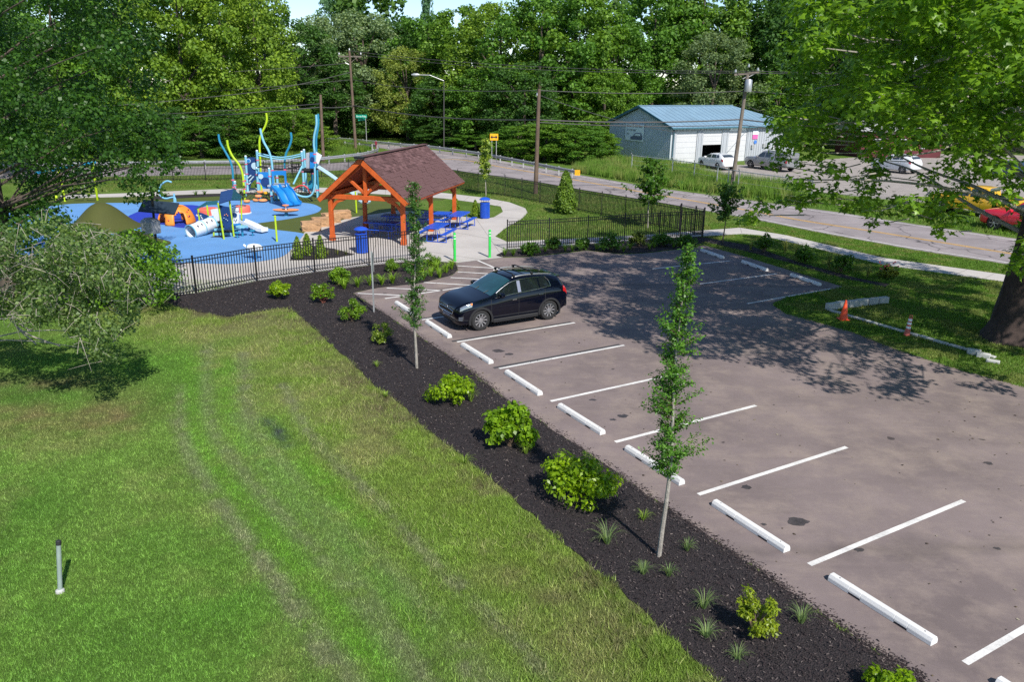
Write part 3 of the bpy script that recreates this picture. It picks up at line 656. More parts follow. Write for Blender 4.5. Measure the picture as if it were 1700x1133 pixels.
for l in (0, 4.03, 8.06):
    for s in (-1, 1): brace(pv(s * 1.90, l, 1.62), pv(s * 1.15, l, 2.18), UP * .10 - Wd * s * -.08)
for w in (-1.95, 1.95):
    for l, s in ((0, 1), (4.03, -1), (4.03, 1), (8.06, -1)): brace(pv(w, l + s * .05, 1.72), pv(w, l + s * .68, 2.27), UP * .09 - Ld * s * .07)
slope = math.atan2(ZR - ZE, HW)
def raf(w): return ZR - abs(w) * (ZR - ZE) / HW
for l in (0, 4.03, 8.06):
    MB().bar(pv(-2.12, l, 2.27), pv(2.12, l, 2.27), .20, .22).build('tie_beam', M['timber'], pav, bevel=.012)
    kp = MB().bar(pv(0, l, 2.05), pv(0, l, 4.05), .17, .17, Ld).build('king_post', M['timber'], pav, bevel=.01)
    for s in (-1, 1):
        MB().bar(pv(s * .08, l, 2.50), pv(s * .98, l, 3.26), .12, .14).build('strut', M['timber'], pav, bevel=.008)
        MB().bar(pv(0, l, 4.02), pv(s * (HW - .05), l, ZE - .0 - .06), .14, .18).build('rafter', M['timber'], pav, bevel=.008)
MB().bar(pv(0, L0 + .05, 4.05), pv(0, L1 - .05, 4.05), .12, .20).build('ridge_beam', M['timber_dark'], pav)
for s in (-1, 1):                                        # boarded underside, fascia, shingles
    sd = (Wd * s * HW + UP * (ZE - ZR)).normalized(); nn = (UP * HW + Wd * s * (ZR - ZE)).normalized(); SL = math.hypot(HW, ZR - ZE)
    o0 = pv(0, 0, ZR)
    for k in range(22):                                  # planks under the roof
        a = o0 + sd * (SL * (k + .5) / 22); b = a + Ld * (L1 - .03); a = a + Ld * (L0 + .03)
        MB().bar(a - nn * .05, b - nn * .05, SL / 22 - .012, .03, nn).build('ceiling_plank', M['timber_dark'], pav)
    deck = MB().bar(o0 + sd * SL / 2 + Ld * L0 - nn * .018, o0 + sd * SL / 2 + Ld * L1 - nn * .018, SL, .03, nn).build('roof', M['flashing'], pav)
    for l in (L0, L1): MB().bar(o0 + Ld * (l + (-.03 if l < 0 else .03)) - nn * .12, o0 + sd * SL + Ld * (l + (-.03 if l < 0 else .03)) - nn * .12, .05, .22, nn).build('fascia', M['timber'], pav)
    MB().bar(o0 + sd * (SL + .015) + Ld * L0 - nn * .09, o0 + sd * (SL + .015) + Ld * L1 - nn * .09, .05, .14, nn).build('fascia', M['timber'], pav)
    rows = 20; ex = SL / rows; tabw = .33; ncol = int((L1 - L0) / tabw)
    base = MB().box((0, 0, 0), (tabw - .012, ex * 1.25, .012))
    tw = MB(); tm = None; cnt = 0
    R = Matrix((Ld, sd, nn)).transposed()
    tilt = R @ Matrix.Rotation(.045, 3, 'X')
    for r in range(rows):
        for c in range(-1, ncol + 1):
            lo = L0 + c * tabw + (tabw * .5 if r % 2 else 0.0) + random.uniform(-.02, .02); hi = lo + tabw
            if hi < L0 + .02 or lo > L1 - .02: continue
            lo, hi = max(lo, L0), min(hi, L1); lift = .010 + random.choice((0, 0, .008, .016))
            ctr = o0 + Ld * ((lo + hi) / 2) + sd * (ex * (r + .5) + .0) + nn * lift
            if s > 0 and cnt < 300 and r >= rows - 12 and hi - lo > .32:
                cnt += 1
                if tm is None:
                    t0 = MB().box((0, 0, 0), (tabw - .012, ex * 1.22, .012)).build('shingle', M['shingle']); tm = t0.data; bpy.data.objects.remove(t0)
                o = bpy.data.objects.new('shingle', tm); link(o, deck, wm(deck).inverted() @ (Matrix.Translation(ctr) @ tilt.to_4x4()))
            else: tw.box(ctr, (hi - lo - .012, ex * 1.22, .012), mx=tilt)
    tw.build('shingle', M['shingle'], deck)['kind'] = 'stuff'
MB().bar(pv(0, L0, ZR + .035), pv(0, L1, ZR + .035), .30, .03).build('ridge_cap', M['shingle'], pav)
MB().box(pv(0, L0 - .10, ZR - .02), (.42, .30, .10), math.atan2(Wd.y, Wd.x)).box(pv(0, L0 - .10, ZR + .045), (.52, .36, .03), math.atan2(Wd.y, Wd.x)).build('gable_lamp', M['flashing'], pav)

# ================================================================== picnic tables
def picnic():
    t = thing('picnic_table', 'x', 'picnic table'); m = M['blue_plastic']
    MB().box((0, 0, .745), (1.83, .74, .035)).box((0, .375, .72), (1.83, .02, .06)).box((0, -.375, .72), (1.83, .02, .06)).build('table_top', m, t, world=False, bevel=.006)
    for s in (-1, 1): MB().box((0, s * .68, .445), (1.83, .26, .035)).build('seat', m, t, world=False, bevel=.006)
    for x in (-.62, .62):
        k = MB()
        for s in (-1, 1):
            k.tube([(x, s * .26, .73), (x, s * .30, .04)], .022, 6).tube([(x, s * .30, .42), (x, s * .72, .42)], .02, 6).tube([(x, s * .74, .43), (x, s * .76, .03)], .022, 6)
        k.tube([(x, -.78, .028), (x, .78, .028)], .022, 6)
        k.build('leg_frame', m, t, world=False, smooth=True)
    MB().tube([(-.62, 0, .10), (-.2, 0, .70)], .016, 6).tube([(.62, 0, .10), (.2, 0, .70)], .016, 6).build('brace', m, t, world=False)
    return t
pt = None
def tabpose(c): return [G(*p, .75) for p in c]
TB = []
for cs, l in (([(701, 380.6), (719.7, 382.6), (747.4, 370.2), (727.6, 367.4)], 'sunlit blue metal picnic table nearest the green bollards'), ([(737, 360), (762, 362), (784, 351), (761, 349.4)], 'sunlit blue picnic table beside the far trash can')):
    q = tabpose(cs); c = sum(q, Vector()) / 4; d = (q[2] - q[1] + q[3] - q[0]); TB.append((c, math.atan2(d.y, d.x), l))
q = tabpose([(596, 369.7), (667.6, 374), (669, 368), (609, 365)]); d = q[1] - q[0]; TB.append((sum(q, Vector()) / 4, math.atan2(d.y, d.x), 'shaded blue picnic table under the front of the pavilion'))
TB.append((G(662, 358, .75), math.atan2(d.y, d.x) + .1, 'shaded blue picnic table at the left back under the pavilion roof')); TB.append((G(722, 353, .75), math.atan2(d.y, d.x) + .1, 'shaded blue picnic table at the right back under the pavilion roof'))
for i, (c, a, l) in enumerate(TB):
    Mx = Matrix.Translation((c.x, c.y, .016)) @ Matrix.Rotation(a, 4, 'Z')
    if pt is None: pt = picnic(); o = pt; o.matrix_world = Mx; WM[o.name] = Mx
    else: o = copy_tree(pt, None, Mx)
    tag(o, l, 'picnic table', 'blue picnic tables at the pavilion')

# ================================================================== trash cans, bollards, cones, posts
def can(p, label):
    t = thing('trash_can', label, 'trash can', (p.x, p.y, .016), group='blue slatted trash cans'); m = M['blue_plastic']
    MB().lathe([(.23, .05), (.255, .10), (.26, .88), (.24, .90)], n=20).build('liner', M['pl_navy'], t, world=False, smooth=True)
    for k in range(26):
        a = 2 * math.pi * k / 26; R = Matrix.Rotation(a, 3, 'Z')
        MB().box(R @ Vector((.285, 0, .47)), (.012, .052, .86), mx=R).build('slat', m, t, world=False)
    MB().lathe([(.30, .88), (.305, .93), (.27, .94)], n=20).build('top_band', m, t, world=False, smooth=True); MB().lathe([(.30, .03), (.30, .07)], n=20).build('bottom_band', m, t, world=False, smooth=True)
    for a in (0.4, 2.0, 3.5, 5.1): MB().tube([(.22 * math.cos(a), .22 * math.sin(a), .93), (.22 * math.cos(a), .22 * math.sin(a), 1.13)], .012, 6).build('lid_strut', m, t, world=False)
    MB().lathe([(.33, 1.10), (.335, 1.13), (.25, 1.20), (.10, 1.245), (.01, 1.25)], n=24).build('lid', m, t, world=False, smooth=True)
can(G(601, 420), 'blue slatted trash can behind the black fence by the near pavilion post')
can(G(805, 362.5), 'blue slatted trash can on the far side of the picnic tables')
for p, l in ((G(755, 434), 'left green bollard with white band at the plaza entrance'), (G(813, 428), 'right green bollard with white band at the plaza entrance')):
    t = thing('bollard', l, 'bollard', (p.x, p.y, .014), group='green bollards')
    MB().lathe([(.062, 0), (.062, 1.26), (.05, 1.30), (.02, 1.315)], n=16).build('sleeve', M['green_bollard'], t, world=False, smooth=True)
    for z in (1.02, 1.16): MB().lathe([(.0645, z), (.0645, z + .035)], n=16).build('reflective_band', M['reflect_white'], t, world=False)
    MB().lathe([(.075, .0), (.075, .025), (.063, .04)], n=16).build('base_collar', M['green_bollard'], t, world=False)
p = G(1400, 531); t = thing('traffic_cone', 'bright orange traffic cone on the grass by the low stone edging', 'traffic cone', (p.x, p.y, .004))
MB().lathe([(.15, .03), (.14, .06), (.03, .70), (.025, .71)], n=20).build('cone', M['orange_cone'], t, world=False, smooth=True)
MB().box((0, 0, .018), (.36, .36, .035)).build('base', M['orange_cone'], t, world=False, bevel=.01)
p = G(1505, 558); t = thing('channelizer_post', 'faded pink and white striped traffic post tilted beside stone edging', 'traffic post', (p.x, p.y, .004))
tl = Vector((.05, 0, 1)); MB().tube([(0, 0, .02), tl * .22, tl * .62], [.10, .075, .055], 14).build('post', M['cone_pink'], t, world=False, smooth=True)
for z in (.26, .40, .52): MB().tube([tl * z, tl * (z + .075)], [.0745 - .00 * z - .05 * (z - .26) * .9, .072 - .05 * (z - .26) * .9], 14).build('white_band', M['reflect_white'], t, world=False)
MB().tube([tl * .62 + Vector((-.04, 0, 0)), tl * .70 + Vector((-.04, 0, 0)), tl * .72, tl * .70 + Vector((.04, 0, 0)), tl * .62 + Vector((.04, 0, 0))], .013, 6).build('handle', M['cone_pink'], t, world=False)
p = G(100, 984); t = thing('marker_pipe', 'grey green capped pipe standing alone in the lawn', 'pipe', (p.x, p.y, 0))
tl = (AT(97, 899, p.y + .1) - p); MB().tube([(0, 0, 0), tl], .036, 14).build('pipe', M['tube_grey'], t, world=False, smooth=True)
MB().tube([tl * .93, tl * 1.0, tl * 1.015], [.041, .041, .025], 14).build('cap', M['dark_cap'], t, world=False, smooth=True); MB().lathe([(.07, 0), (.065, .04), (.04, .06)], n=12).build('footing', M['edge_stone'], t, world=False)
p = G(621, 519.5); t = thing('sign_post', 'thin galvanised sign post at the edge of the mulch by the hatched bay', 'sign post', (p.x, p.y, .014))
MB().bar((0, 0, 0), (0, 0, 2.2), .05, .035, (0, 1, 0)).build('post', M['galv'], t, world=False)
e = Vector((.30, -.95, 0)); MB().bar(Vector((0, 0, 1.50)) + QV * .04, Vector((0, 0, 2.16)) + QV * .04, .012, .30, e).build('sign_plate', M['galv_dull'], t, world=False)

# boulders
def boulder(px, sx, sy, sz, rz, label, seed):
    r = random.Random(seed); bm = bmesh.new(); bmesh.ops.create_cube(bm, size=1); bmesh.ops.subdivide_edges(bm, edges=bm.edges[:], cuts=4, use_grid_fill=True)
    for v in bm.verts:
        k = Vector((v.co.x, v.co.y, v.co.z)); m = max(abs(k.x), abs(k.y), abs(k.z)); rr = k.length
        v.co = k * (1 - .22 * max(0, rr - .55)); v.co += Vector((r.uniform(-.03, .03), r.uniform(-.03, .03), r.uniform(-.03, .03)))
        v.co = Vector((v.co.x * sx, v.co.y * sy, (v.co.z + .5) * sz))
    me = bpy.data.meshes.new('boulder'); bm.to_mesh(me); bm.free(); me.materials.append(M['sandstone']); p = G(*px)
    o = bpy.data.objects.new('boulder', me); link(o, None, Matrix.Translation((p.x, p.y, -.01)) @ Matrix.Rotation(rz, 4, 'Z')); tag(o, label, 'boulder', 'sandstone blocks along the turf edge')
boulder((517, 383), 1.05, .75, .52, .35, 'nearest tan sandstone block at the corner of the turf', 1); boulder((533, 375.5), 1.0, .8, .50, .5, 'second tan sandstone block from the turf corner', 2)
boulder((550, 369.5), .95, .8, .56, .6, 'third tan sandstone block from the turf corner, seen left of the pavilion post', 3); boulder((567, 363), 1.05, .8, .50, .45, 'farthest tan sandstone block, right behind the pavilion post', 4)

# low stone edging on the right lawn
def edging(a, b, h, w, label, n):
    A, B = G(*a), G(*b); t = thing('stone_edging', label, 'stone edging', (A.x, A.y, 0)); d = B - A
    for k in range(n):
        p, q = A + d * (k / n), A + d * ((k + 1) / n - .006); hh = h * random.uniform(.94, 1.04); o = Vector((random.uniform(-.02, .02), random.uniform(-.02, .02), 0))
        MB().bar(p + o + UP * hh / 2, q + o + UP * hh / 2, w, hh).build('block', M['edge_stone'], t, bevel=.012)
    return t
edging((1372, 515), (1472, 503), .26, .20, 'short grey stone edging running from the orange cone toward the walk', 6)
edging((1378, 517), (1655, 597), .07, .15, 'long low grey stone edging between the lot and the sycamore', 12)
p = G(1640, 600); t = thing('stone_edging', 'two stacked grey stone blocks at the near end of the low edging', 'stone edging', (p.x, p.y, 0))
for i, (px, h) in enumerate((((1616, 589), .17), ((1632, 594), .14), ((1648, 602), .07))): 
    q = G(*px); MB().box((q.x, q.y, h / 2), (.36, .20, h), -.62).build('block', M['edge_stone'], t, bevel=.012)

# ================================================================== guard rails
def guardrail(label, pts, step=1.9, face=1, marker=None):
    L = smooth_line([G(*p, .7) for p in pts], 8); L = [Vector((p.x, p.y, 0)) for p in L]; t = thing('guard_rail', label, 'guard rail', L[0]); rail = MB()
    prof = [(.0, .46), (.06, .50), (.06, .55), (.0, .60), (.06, .65), (.06, .71), (.0, .75)]; vs = []; k = len(prof)
    for i, p in enumerate(L):
        tt = (L[min(i + 1, len(L) - 1)] - L[max(i - 1, 0)]).normalized(); n = Vector((tt.y, -tt.x, 0)) * face
        vs += [p + n * (.08 + a) + UP * z for a, z in prof]
    rail.add(vs, [(i * k + j, i * k + j + 1, (i + 1) * k + j + 1, (i + 1) * k + j) for i in range(len(L) - 1) for j in range(k - 1)]); rail.build('rail', M['galv'], t)
    acc = 0
    for a, b in zip(L[:-1], L[1:]):
        acc += (b - a).length
        if acc > step: acc = 0; MB().box((b.x, b.y, .40), (.12, .12, .80)).build('post', M['galv_dull'], t)
    if marker:
        q = L[-1]; n = (L[-1] - L[-2]).normalized(); sp = MB(M['sign_yellow']).box(q + n * .05 + Vector((0, -.14, .55)), (.46, .02, .46)).build('end_marker', M['sign_yellow'], t)
        for k in range(3): 
            s = MB().bar(q + n * .05 + Vector((-.2 + .16 * k - .07, -.155, .36)), q + n * .05 + Vector((-.2 + .16 * k + .09, -.155, .74)), .012, .06, (0, 1, 0)); s.build('stripe', M['sign_ink'], sp)
    return t
guardrail('galvanised guard rail along the wood side of the road bend', [(440, 222), (545, 227.5), (610, 233), (665, 238.5), (712, 242), (794, 253), (850, 263), (900, 272.5), (958, 283.5)], 2.0, 1, True)
guardrail('galvanised guard rail curving round the grass corner behind the playground', [(-200, 277), (0, 272.5), (200, 269), (340, 267.5), (406, 267), (480, 265), (538, 261), (600, 254), (620, 249), (627, 245), (622, 241), (600, 238.5), (569, 236)], 2.2, 1)
p = G(624, 252); t = thing('marker_post', 'dark red marker post at the tip of the curved guard rail', 'marker', (p.x + .1, p.y - .2, 0)); MB().box((0, 0, .6), (.10, .05, 1.25)).build('post', M['sign_red'], t, world=False); MB().box((0, -.04, 1.0), (.26, .02, .4)).build('plate', M['sign_red'], t, world=False)

# ================================================================== signs
def text_part(body, size, mat, parent, Mx, name='lettering', sx=1.0):
    cu = bpy.data.curves.new('t', 'FONT'); cu.body = body; cu.size = size; cu.align_x = 'CENTER'; cu.align_y = 'CENTER'; cu.extrude = .002; cu.resolution_u = 2
    o = bpy.data.objects.new('t', cu); COL.objects.link(o); bpy.context.view_layer.update()
    me = bpy.data.meshes.new_from_object(o.evaluated_get(bpy.context.evaluated_depsgraph_get())); bpy.data.objects.remove(o); bpy.data.curves.remove(cu)
    me.materials.clear(); me.materials.append(mat); r = bpy.data.objects.new(name, me); link(r, parent, Mx @ Matrix.Diagonal((sx, 1, 1, 1))); return r
FACE = Matrix.Rotation(math.pi / 2, 4, 'X')                    # text standing up, facing -Y
p = G(820, 270); t = thing('arrow_sign', 'yellow sign with black double arrow on two posts by the road bend', 'road sign', (p.x, p.y, 0)); s = 1.05
for dx in (-.22, .24): MB().box((dx, .03, 1.4), (.06, .05, 2.8)).build('post', M['galv_dull'], t, world=False)
pl = MB().box((0, -.02, 2.55), (.84, .02, .66)).build('plate', M['sign_yellow'], t, world=False, bevel=.01)
y = -.045; MB().prism([(-.20, y, 2.50), (.20, y, 2.50), (.20, y, 2.60), (-.20, y, 2.60)], (0, .012, 0)).prism([(-.36, y, 2.55), (-.17, y, 2.37), (-.17, y, 2.73)], (0, .012, 0)).prism([(.36, y, 2.55), (.17, y, 2.37), (.17, y, 2.73)], (0, .012, 0)).build('arrow', M['sign_ink'], t, world=False)
p = G(592, 249); t = thing('street_sign', 'green street name sign beside the leaning utility pole', 'street sign', (p.x + .5, p.y + 4, 0)); b = Vector((p.x + .5, p.y + 4, 0)); zz = AT(598, 193, p.y + 4).z; cx = AT(600, 193, p.y + 4).x - b.x
MB().tube([(0, 0, 0), (0, 0, zz + .2)], .04, 8).build('post', M['galv_dull'], t, world=False); pl = MB().box((cx, -.06, zz), (1.35, .02, .40)).build('name_plate', M['sign_green'], t, world=False)
text_part('Barrets Ridge', .27, M['reflect_white'], pl, Matrix.Translation((cx, -.075, zz)) @ FACE, sx=.82); MB().box((-.55, .3, zz - .4), (.9, .02, .26), .5).build('name_plate', M['sign_green'], t, world=False)
# ================================================================== playground
def px_tube(mb, pts, Y, r, n=8, k=4, dY=0.0):
    L = smooth_line([AT(a, b, Y + dY * i) for i, (a, b) in enumerate(pts)], k); mb.tube(L, r, n); return L
def panel(parent, name, mat, pts, Y, th=.05, Y2=None):
    q = [AT(a, b, Y) for a, b in pts]; return MB().prism(q, (0, th, 0)).build(name, M[mat], parent)
def disc(parent, name, mat, c, Y, rp, th=.03):
    q = AT(*c, Y); r = rp * Y / F_; return MB().lathe([(r, 0), (r, th)], q, 18, Matrix.Rotation(math.pi / 2, 3, 'X')).build(name, M[mat], parent)
YP = 52.0
b0 = G(455, 335); ps = thing('play_structure', 'tall blue play structure with wavy poles, rope bridge and slides', 'playground', (b0.x, b0.y, .018))
def wavy(pts, mat, Y=None):
    Y = Y or G(*pts[-1]).y; m = MB(); px_tube(m, pts, Y, .075, 10); o = m.build('wavy_pole', M[mat], ps, smooth=True); return Y
def clamp(px, py, Y, r=.10):
    q = AT(px, py, Y); MB().lathe([(r, -.035), (r, .035)], q, 12).build('clamp', M['pl_pink'], ps)
wavy([(362.7, 222.7), (365, 235.5), (374, 252), (382, 267), (386, 282), (387, 299), (389, 322)], 'pl_teal'); wavy([(377, 232.5), (379, 244.5), (386, 259.5), (396.5, 273), (402.5, 288), (404.7, 307.5), (406.7, 332)], 'pl_lime')
wavy([(442, 187.5), (443, 199.5), (440, 210), (434.7, 220.5), (431, 232.5), (431, 247.5), (432, 264), (434, 318)], 'pl_lime'); wavy([(432, 213), (434, 223.5), (438.5, 237), (446, 250.5), (450.5, 265.5), (452.5, 283.5), (457, 332)], 'pl_sky')
wavy([(482.7, 219.8), (483.8, 231), (480.5, 243), (475, 255), (472.7, 268.5), (473, 282), (477, 328)], 'pl_teal'); wavy([(524.8, 190.5), (525.5, 207), (521.8, 225), (521, 240), (522.5, 255), (523, 277.5), (527.3, 329)], 'pl_sky')
wavy([(528, 189), (528.5, 207), (525.3, 228), (525, 245), (526, 270), (528.5, 324)], 'pl_teal')
POSTS = [((407.7, 259.5), (411.5, 318)), ((426.5, 250.5), (431, 320)), ((426, 279), (430, 328)), ((446.8, 279.8), (452, 338)), ((500.8, 252), (505, 318)), ((504.5, 249), (509.5, 318)), ((389.8, 302), (390.5, 325)), ((405.5, 291), (407.7, 328)), ((459, 285), (463, 330)), ((517, 258), (519, 318))]
for a, b in POSTS:
    Y = G(*b).y; MB().tube([AT(*a, Y), AT(*b, Y)], .085, 10).build('post', M['pl_sky' if b[0] not in (519,) else 'pl_teal'], ps, smooth=True); MB().lathe([(.09, 0), (.07, .05), (.02, .07)], AT(*a, Y), 10).build('post_cap', M['pl_white'], ps)
    for f in (.22, .5, .78):
        if random.random() < .8: clamp(a[0] + (b[0] - a[0]) * f, a[1] + (b[1] - a[1]) * f, Y, .112)
for c in ((386.5, 299), (388, 311), (405, 301), (406, 314), (452, 283), (473, 282), (474.5, 302), (522.5, 256), (523, 270), (527, 316), (455, 305)): clamp(*c, 53, .112)
Yb = G(411, 318).y; n1 = panel(ps, 'climbing_panel', 'pl_navy', [(409, 263), (413, 261.5), (421, 261), (425.5, 263), (427, 298), (422, 299.5), (417, 305), (415, 312.5), (411.5, 312.5)], Yb); disc(n1, 'emblem', 'pl_pale', (412.6, 267), Yb - .03, 3.6); disc(n1, 'emblem', 'pl_pale', (423, 275.5), Yb - .03, 5.6); disc(n1, 'emblem_core', 'pl_blue', (412.6, 267), Yb - .06, 2.6)
for a, b in (((411, 296), (417, 291)), ((414, 301), (421, 293)), ((413, 306), (416, 303))): MB().tube([AT(*a, Yb - .05), AT(*b, Yb - .05)], .05, 6).build('grip', M['pl_pale'], n1)
Yc = 53.2; n2 = panel(ps, 'window_panel', 'pl_blue', [(428, 285.8), (447, 285.8), (448, 313.5), (437, 313.5), (430, 300)], Yc); disc(n2, 'porthole', 'pl_navy', (441, 302), Yc - .03, 7.5); disc(n2, 'emblem', 'pl_pale', (433, 293), Yc - .03, 4.2)
Ys = 51.6                                                             # double slide with its arch hood
panel(ps, 'slide_hood', 'pl_blue', [(450.5, 284), (474.5, 283.5), (476, 306), (472.8, 306), (472, 292), (469, 290.6), (457, 290.8), (454, 293), (454.5, 306), (452, 306)], Ys)
deck = MB().box(AT(463, 307, Ys + .7), (1.15, 1.3, .10)).build('deck', M['pl_grey'], ps)
s0 = AT(463, 307, Ys); s1 = G(487.5, 344); sl_d = (s1 - s0); sl_d.z = 0; side = Vector((sl_d.y, -sl_d.x, 0)).normalized()
def slide(name, mat, mid, width, parent=ps, wall=.16):
    L = smooth_line(mid, 8); b = MB(); vs = []
    for i, p in enumerate(L):
        t = L[min(i + 1, len(L) - 1)] - L[max(i - 1, 0)]; h = Vector((t.x, t.y, 0)).normalized(); n = Vector((h.y, -h.x, 0)); u = n.cross(t.normalized()); u = u if u.z > 0 else -u
        for a, z in ((-.5, wall), (-.5, -.03), (-.44, -.06), (.44, -.06), (.5, -.03), (.5, wall), (.44, wall), (.40, .04), (.3, 0), (-.3, 0), (-.40, .04), (-.44, wall)): vs.append(p + n * a * width + u * z)
    k = 12; fs = [(i * k + j, i * k + (j + 1) % k, (i + 1) * k + (j + 1) % k, (i + 1) * k + j) for i in range(len(L) - 1) for j in range(k)] + [tuple(range(k)), tuple(range((len(L) - 1) * k, len(L) * k))]
    return b.add(vs, fs).build(name, M[mat], parent, smooth=True)
for o in (-.31, .31):
    a = s0 + side * o; e = s1 + side * o; e.z = .16; m1 = a.lerp(e, .42) + UP * .05; m2 = a.lerp(e, .75); m2.z = .32; slide('slide', 'pl_blue', [a, a.lerp(e, .12) - UP * .08, m1, m2, e], .60)
MB().tube([s1 + UP * .10 - sl_d.normalized() * .4, s1 - sl_d.normalized() * .4 + UP * .0], .05, 8).build('slide_foot', M['pl_teal'], ps)
for off in (0, 3.2):                                                   # rope bridge rails and deck
    m = MB(); px_tube(m, [(427.5, 254 + off), (445, 258 + off), (462, 261 + off), (480, 260 + off), (501, 255.5 + off)], 54.5 - off * .25, .045, 6); m.build('bridge_rail', M['pl_sky'], ps, smooth=True)
br = MB()
for k in range(14):
    f = k / 13; x = 430 + 70 * f; y0 = 258 + 8 * math.sin(math.pi * f); br.tube([AT(x, y0, 54.3), AT(x + 1, y0 + 17, 54.3)], .012, 4)
for dy in (6, 12, 17): px_tube(br, [(430, 258 + dy), (465, 264 + dy), (500, 258 + dy)], 54.3, .014, 4)
br.build('bridge_net', M['pl_rope'], ps); 
for k in range(9):
    q = AT(433 + 8 * k, 277 + 4 * math.sin(math.pi * k / 8), 54.4); MB().box(q, (.30, .7, .05)).build('bridge_plank', M['pl_rope'], ps)
panel(ps, 'tower_panel', 'pl_grey', [(508, 254), (513.5, 253), (513.8, 279.5), (508.3, 279.5)], 54.4); tp = panel(ps, 'tower_panel', 'pl_blue', [(514.2, 253), (522, 253), (522.4, 279.5), (514.5, 279.5)], 54.2); disc(tp, 'porthole', 'pl_navy', (518.5, 264), 54.15, 3.4); panel(ps, 'tower_panel', 'pl_white', [(524.8, 252), (534.5, 258), (528.5, 273), (524.8, 270)], 53.6)
MB().box(AT(515, 281, 54.6), (.85, 1.1, .14)).build('deck', M['pl_rope'], ps); MB().box(AT(513, 284.5, 54.3), (.70, .2, .18)).build('deck_skirt', M['pl_rope'], ps)
e = G(592, 330); a = AT(526, 277, 54); e.z = .25; slide('slide', 'pl_pale', [a, a.lerp(e, .12) + UP * .02, a.lerp(e, .5) + UP * .05, a.lerp(e, .85) - UP * .12, e], .62)
MB().tube([e - Vector((.5, 0, .05)), Vector((e.x - .5, e.y, 0))], .05, 8).build('slide_foot', M['pl_teal'], ps)
m = MB(); px_tube(m, [(476, 304.5), (481, 312), (488, 319.5), (496, 324.5), (505, 326.8), (513.5, 326), (519, 321), (522, 312), (523, 300), (522.5, 277)], 52.6, .065, 8); m.build('loop_bar', M['pl_sky'], ps, smooth=True)
MB().tube([AT(487, 306, 53.3), AT(501.5, 276, 54)], .06, 8).build('slant_bar', M['pl_sky'], ps, smooth=True)
m = MB(); px_tube(m, [(486, 322), (490, 313), (500, 308), (509, 311), (515, 322)], 53.4, .05, 8); m.build('net_arch', M['pl_red'], ps, smooth=True)
net = MB()
for k in range(9):
    f = k / 8; xx = 484 + 33 * f; top = 322 - 13 * math.sin(math.pi * (k + .6) / 9.2); net.tube([AT(xx, top, 53.4), AT(xx + (f - .5) * 10, 329, 52.6)], .02, 4)
for y in (313, 317, 321, 325, 328): px_tube(net, [(486 - (y - 313) * .3, y + 1), (500, y - 1), (514 + (y - 313) * .3, y + 1)], 53.0, .02, 4)
for x in (484, 488, 492, 496): net.tube([AT(x, 272, 54.2), AT(x + 1, 290, 54.2)], .02, 4)
for y in (272, 276, 280, 284, 288): net.tube([AT(483, y, 54.2), AT(498, y + 1, 54.2)], .02, 4)
for k in range(10): net.tube([AT(392 + k * 5.5, 330 - (k % 2) * 2, 53), AT(404 + k * 4.4, 318 + (k % 3) * 3, 53.5)], .025, 4)
net.build('climbing_net', M['pl_rope'], ps)['kind'] = 'stuff'
for (x, y, rx) in ((431.8, 318.5, 5.4), (428.8, 325.5, 5.6), (425.8, 332, 6.3), (436.5, 332.5, 7.5), (409.7, 334, 5.5), (459, 322, 3.5)):
    g_ = G(x, y + (3 if y > 330 else 10), .02); Y = min(g_.y, 53); q = AT(x, y, Y); r = rx * Y / F_; st = MB().lathe([(r * .55, -.10), (r * .95, -.04), (r, .02), (r * .8, .07), (.02, .09)], q, 18).build('pod_step', M['pl_orange'], ps, smooth=True); MB().tube([q - UP * .08, Vector((q.x, q.y, .02))], .05, 8).build('pod_stem', M['pl_teal'], st)
MB().lathe([(.14, 0), (.14, .12)], AT(441.5, 321.5, 53), 10).build('bell', M['sign_yellow'], ps)
panel(ps, 'leaf_panel', 'pl_teal', [(512, 302), (515, 299), (518, 302), (519, 309), (517, 315), (513, 315), (511.5, 308)], 54.8)

# toddler playhouse -------------------------------------------------------------------------------
b0 = G(372, 398); ph = thing('playhouse', 'small toddler playhouse with white crawl tunnel, navy roof and slide', 'playhouse', (b0.x, b0.y, .018))
def bar_px(parent, name, mat, a, b, Y, r=.045, sq=True, Yb=None):
    A, B = AT(*a, Y), AT(*b, Yb or Y); return MB().tube([A, B], r, 6).build(name, M[mat], parent)
Y1, Y2, Y3 = G(372, 398).y, G(388.6, 393.5).y, G(401, 377).y
bar_px(ph, 'post', 'pl_lime', (362, 337), (372, 398), Y1); bar_px(ph, 'post', 'pl_lime', (381, 333), (388.6, 393.5), Y2); bar_px(ph, 'post', 'pl_lime', (400.3, 329.4), (401.5, 377), Y3); bar_px(ph, 'post', 'pl_lime', (343.5, 341), (348.5, 380), 41.6); bar_px(ph, 'post', 'pl_lime', (329, 347), (333, 384), 41.8); bar_px(ph, 'post', 'pl_lime', (355, 386), (355, 394), 40.4); bar_px(ph, 'post', 'pl_darkteal', (383, 372), (383.5, 385), 41.5)
A, B, C_, D = AT(366, 320, 41.6), AT(387, 315, 42.2), AT(383.5, 333, Y1 + .6), AT(363, 339.5, Y1 - .3); MB().prism([A, B, C_, D], (.02, .02, .05)).build('roof', M['pl_navy'], ph)
E_, F2 = AT(401.5, 328, 43.4), AT(399, 333, 42.6); MB().prism([B, E_, F2, C_], (.02, .02, .05)).build('roof', M['pl_darkteal'], ph); 
n = panel(ph, 'climbing_panel', 'pl_navy', [(362.4, 340), (371, 342.5), (380, 344), (385, 372), (382, 377), (378, 380), (374, 379.5), (371.5, 376)], Y1 + .15)
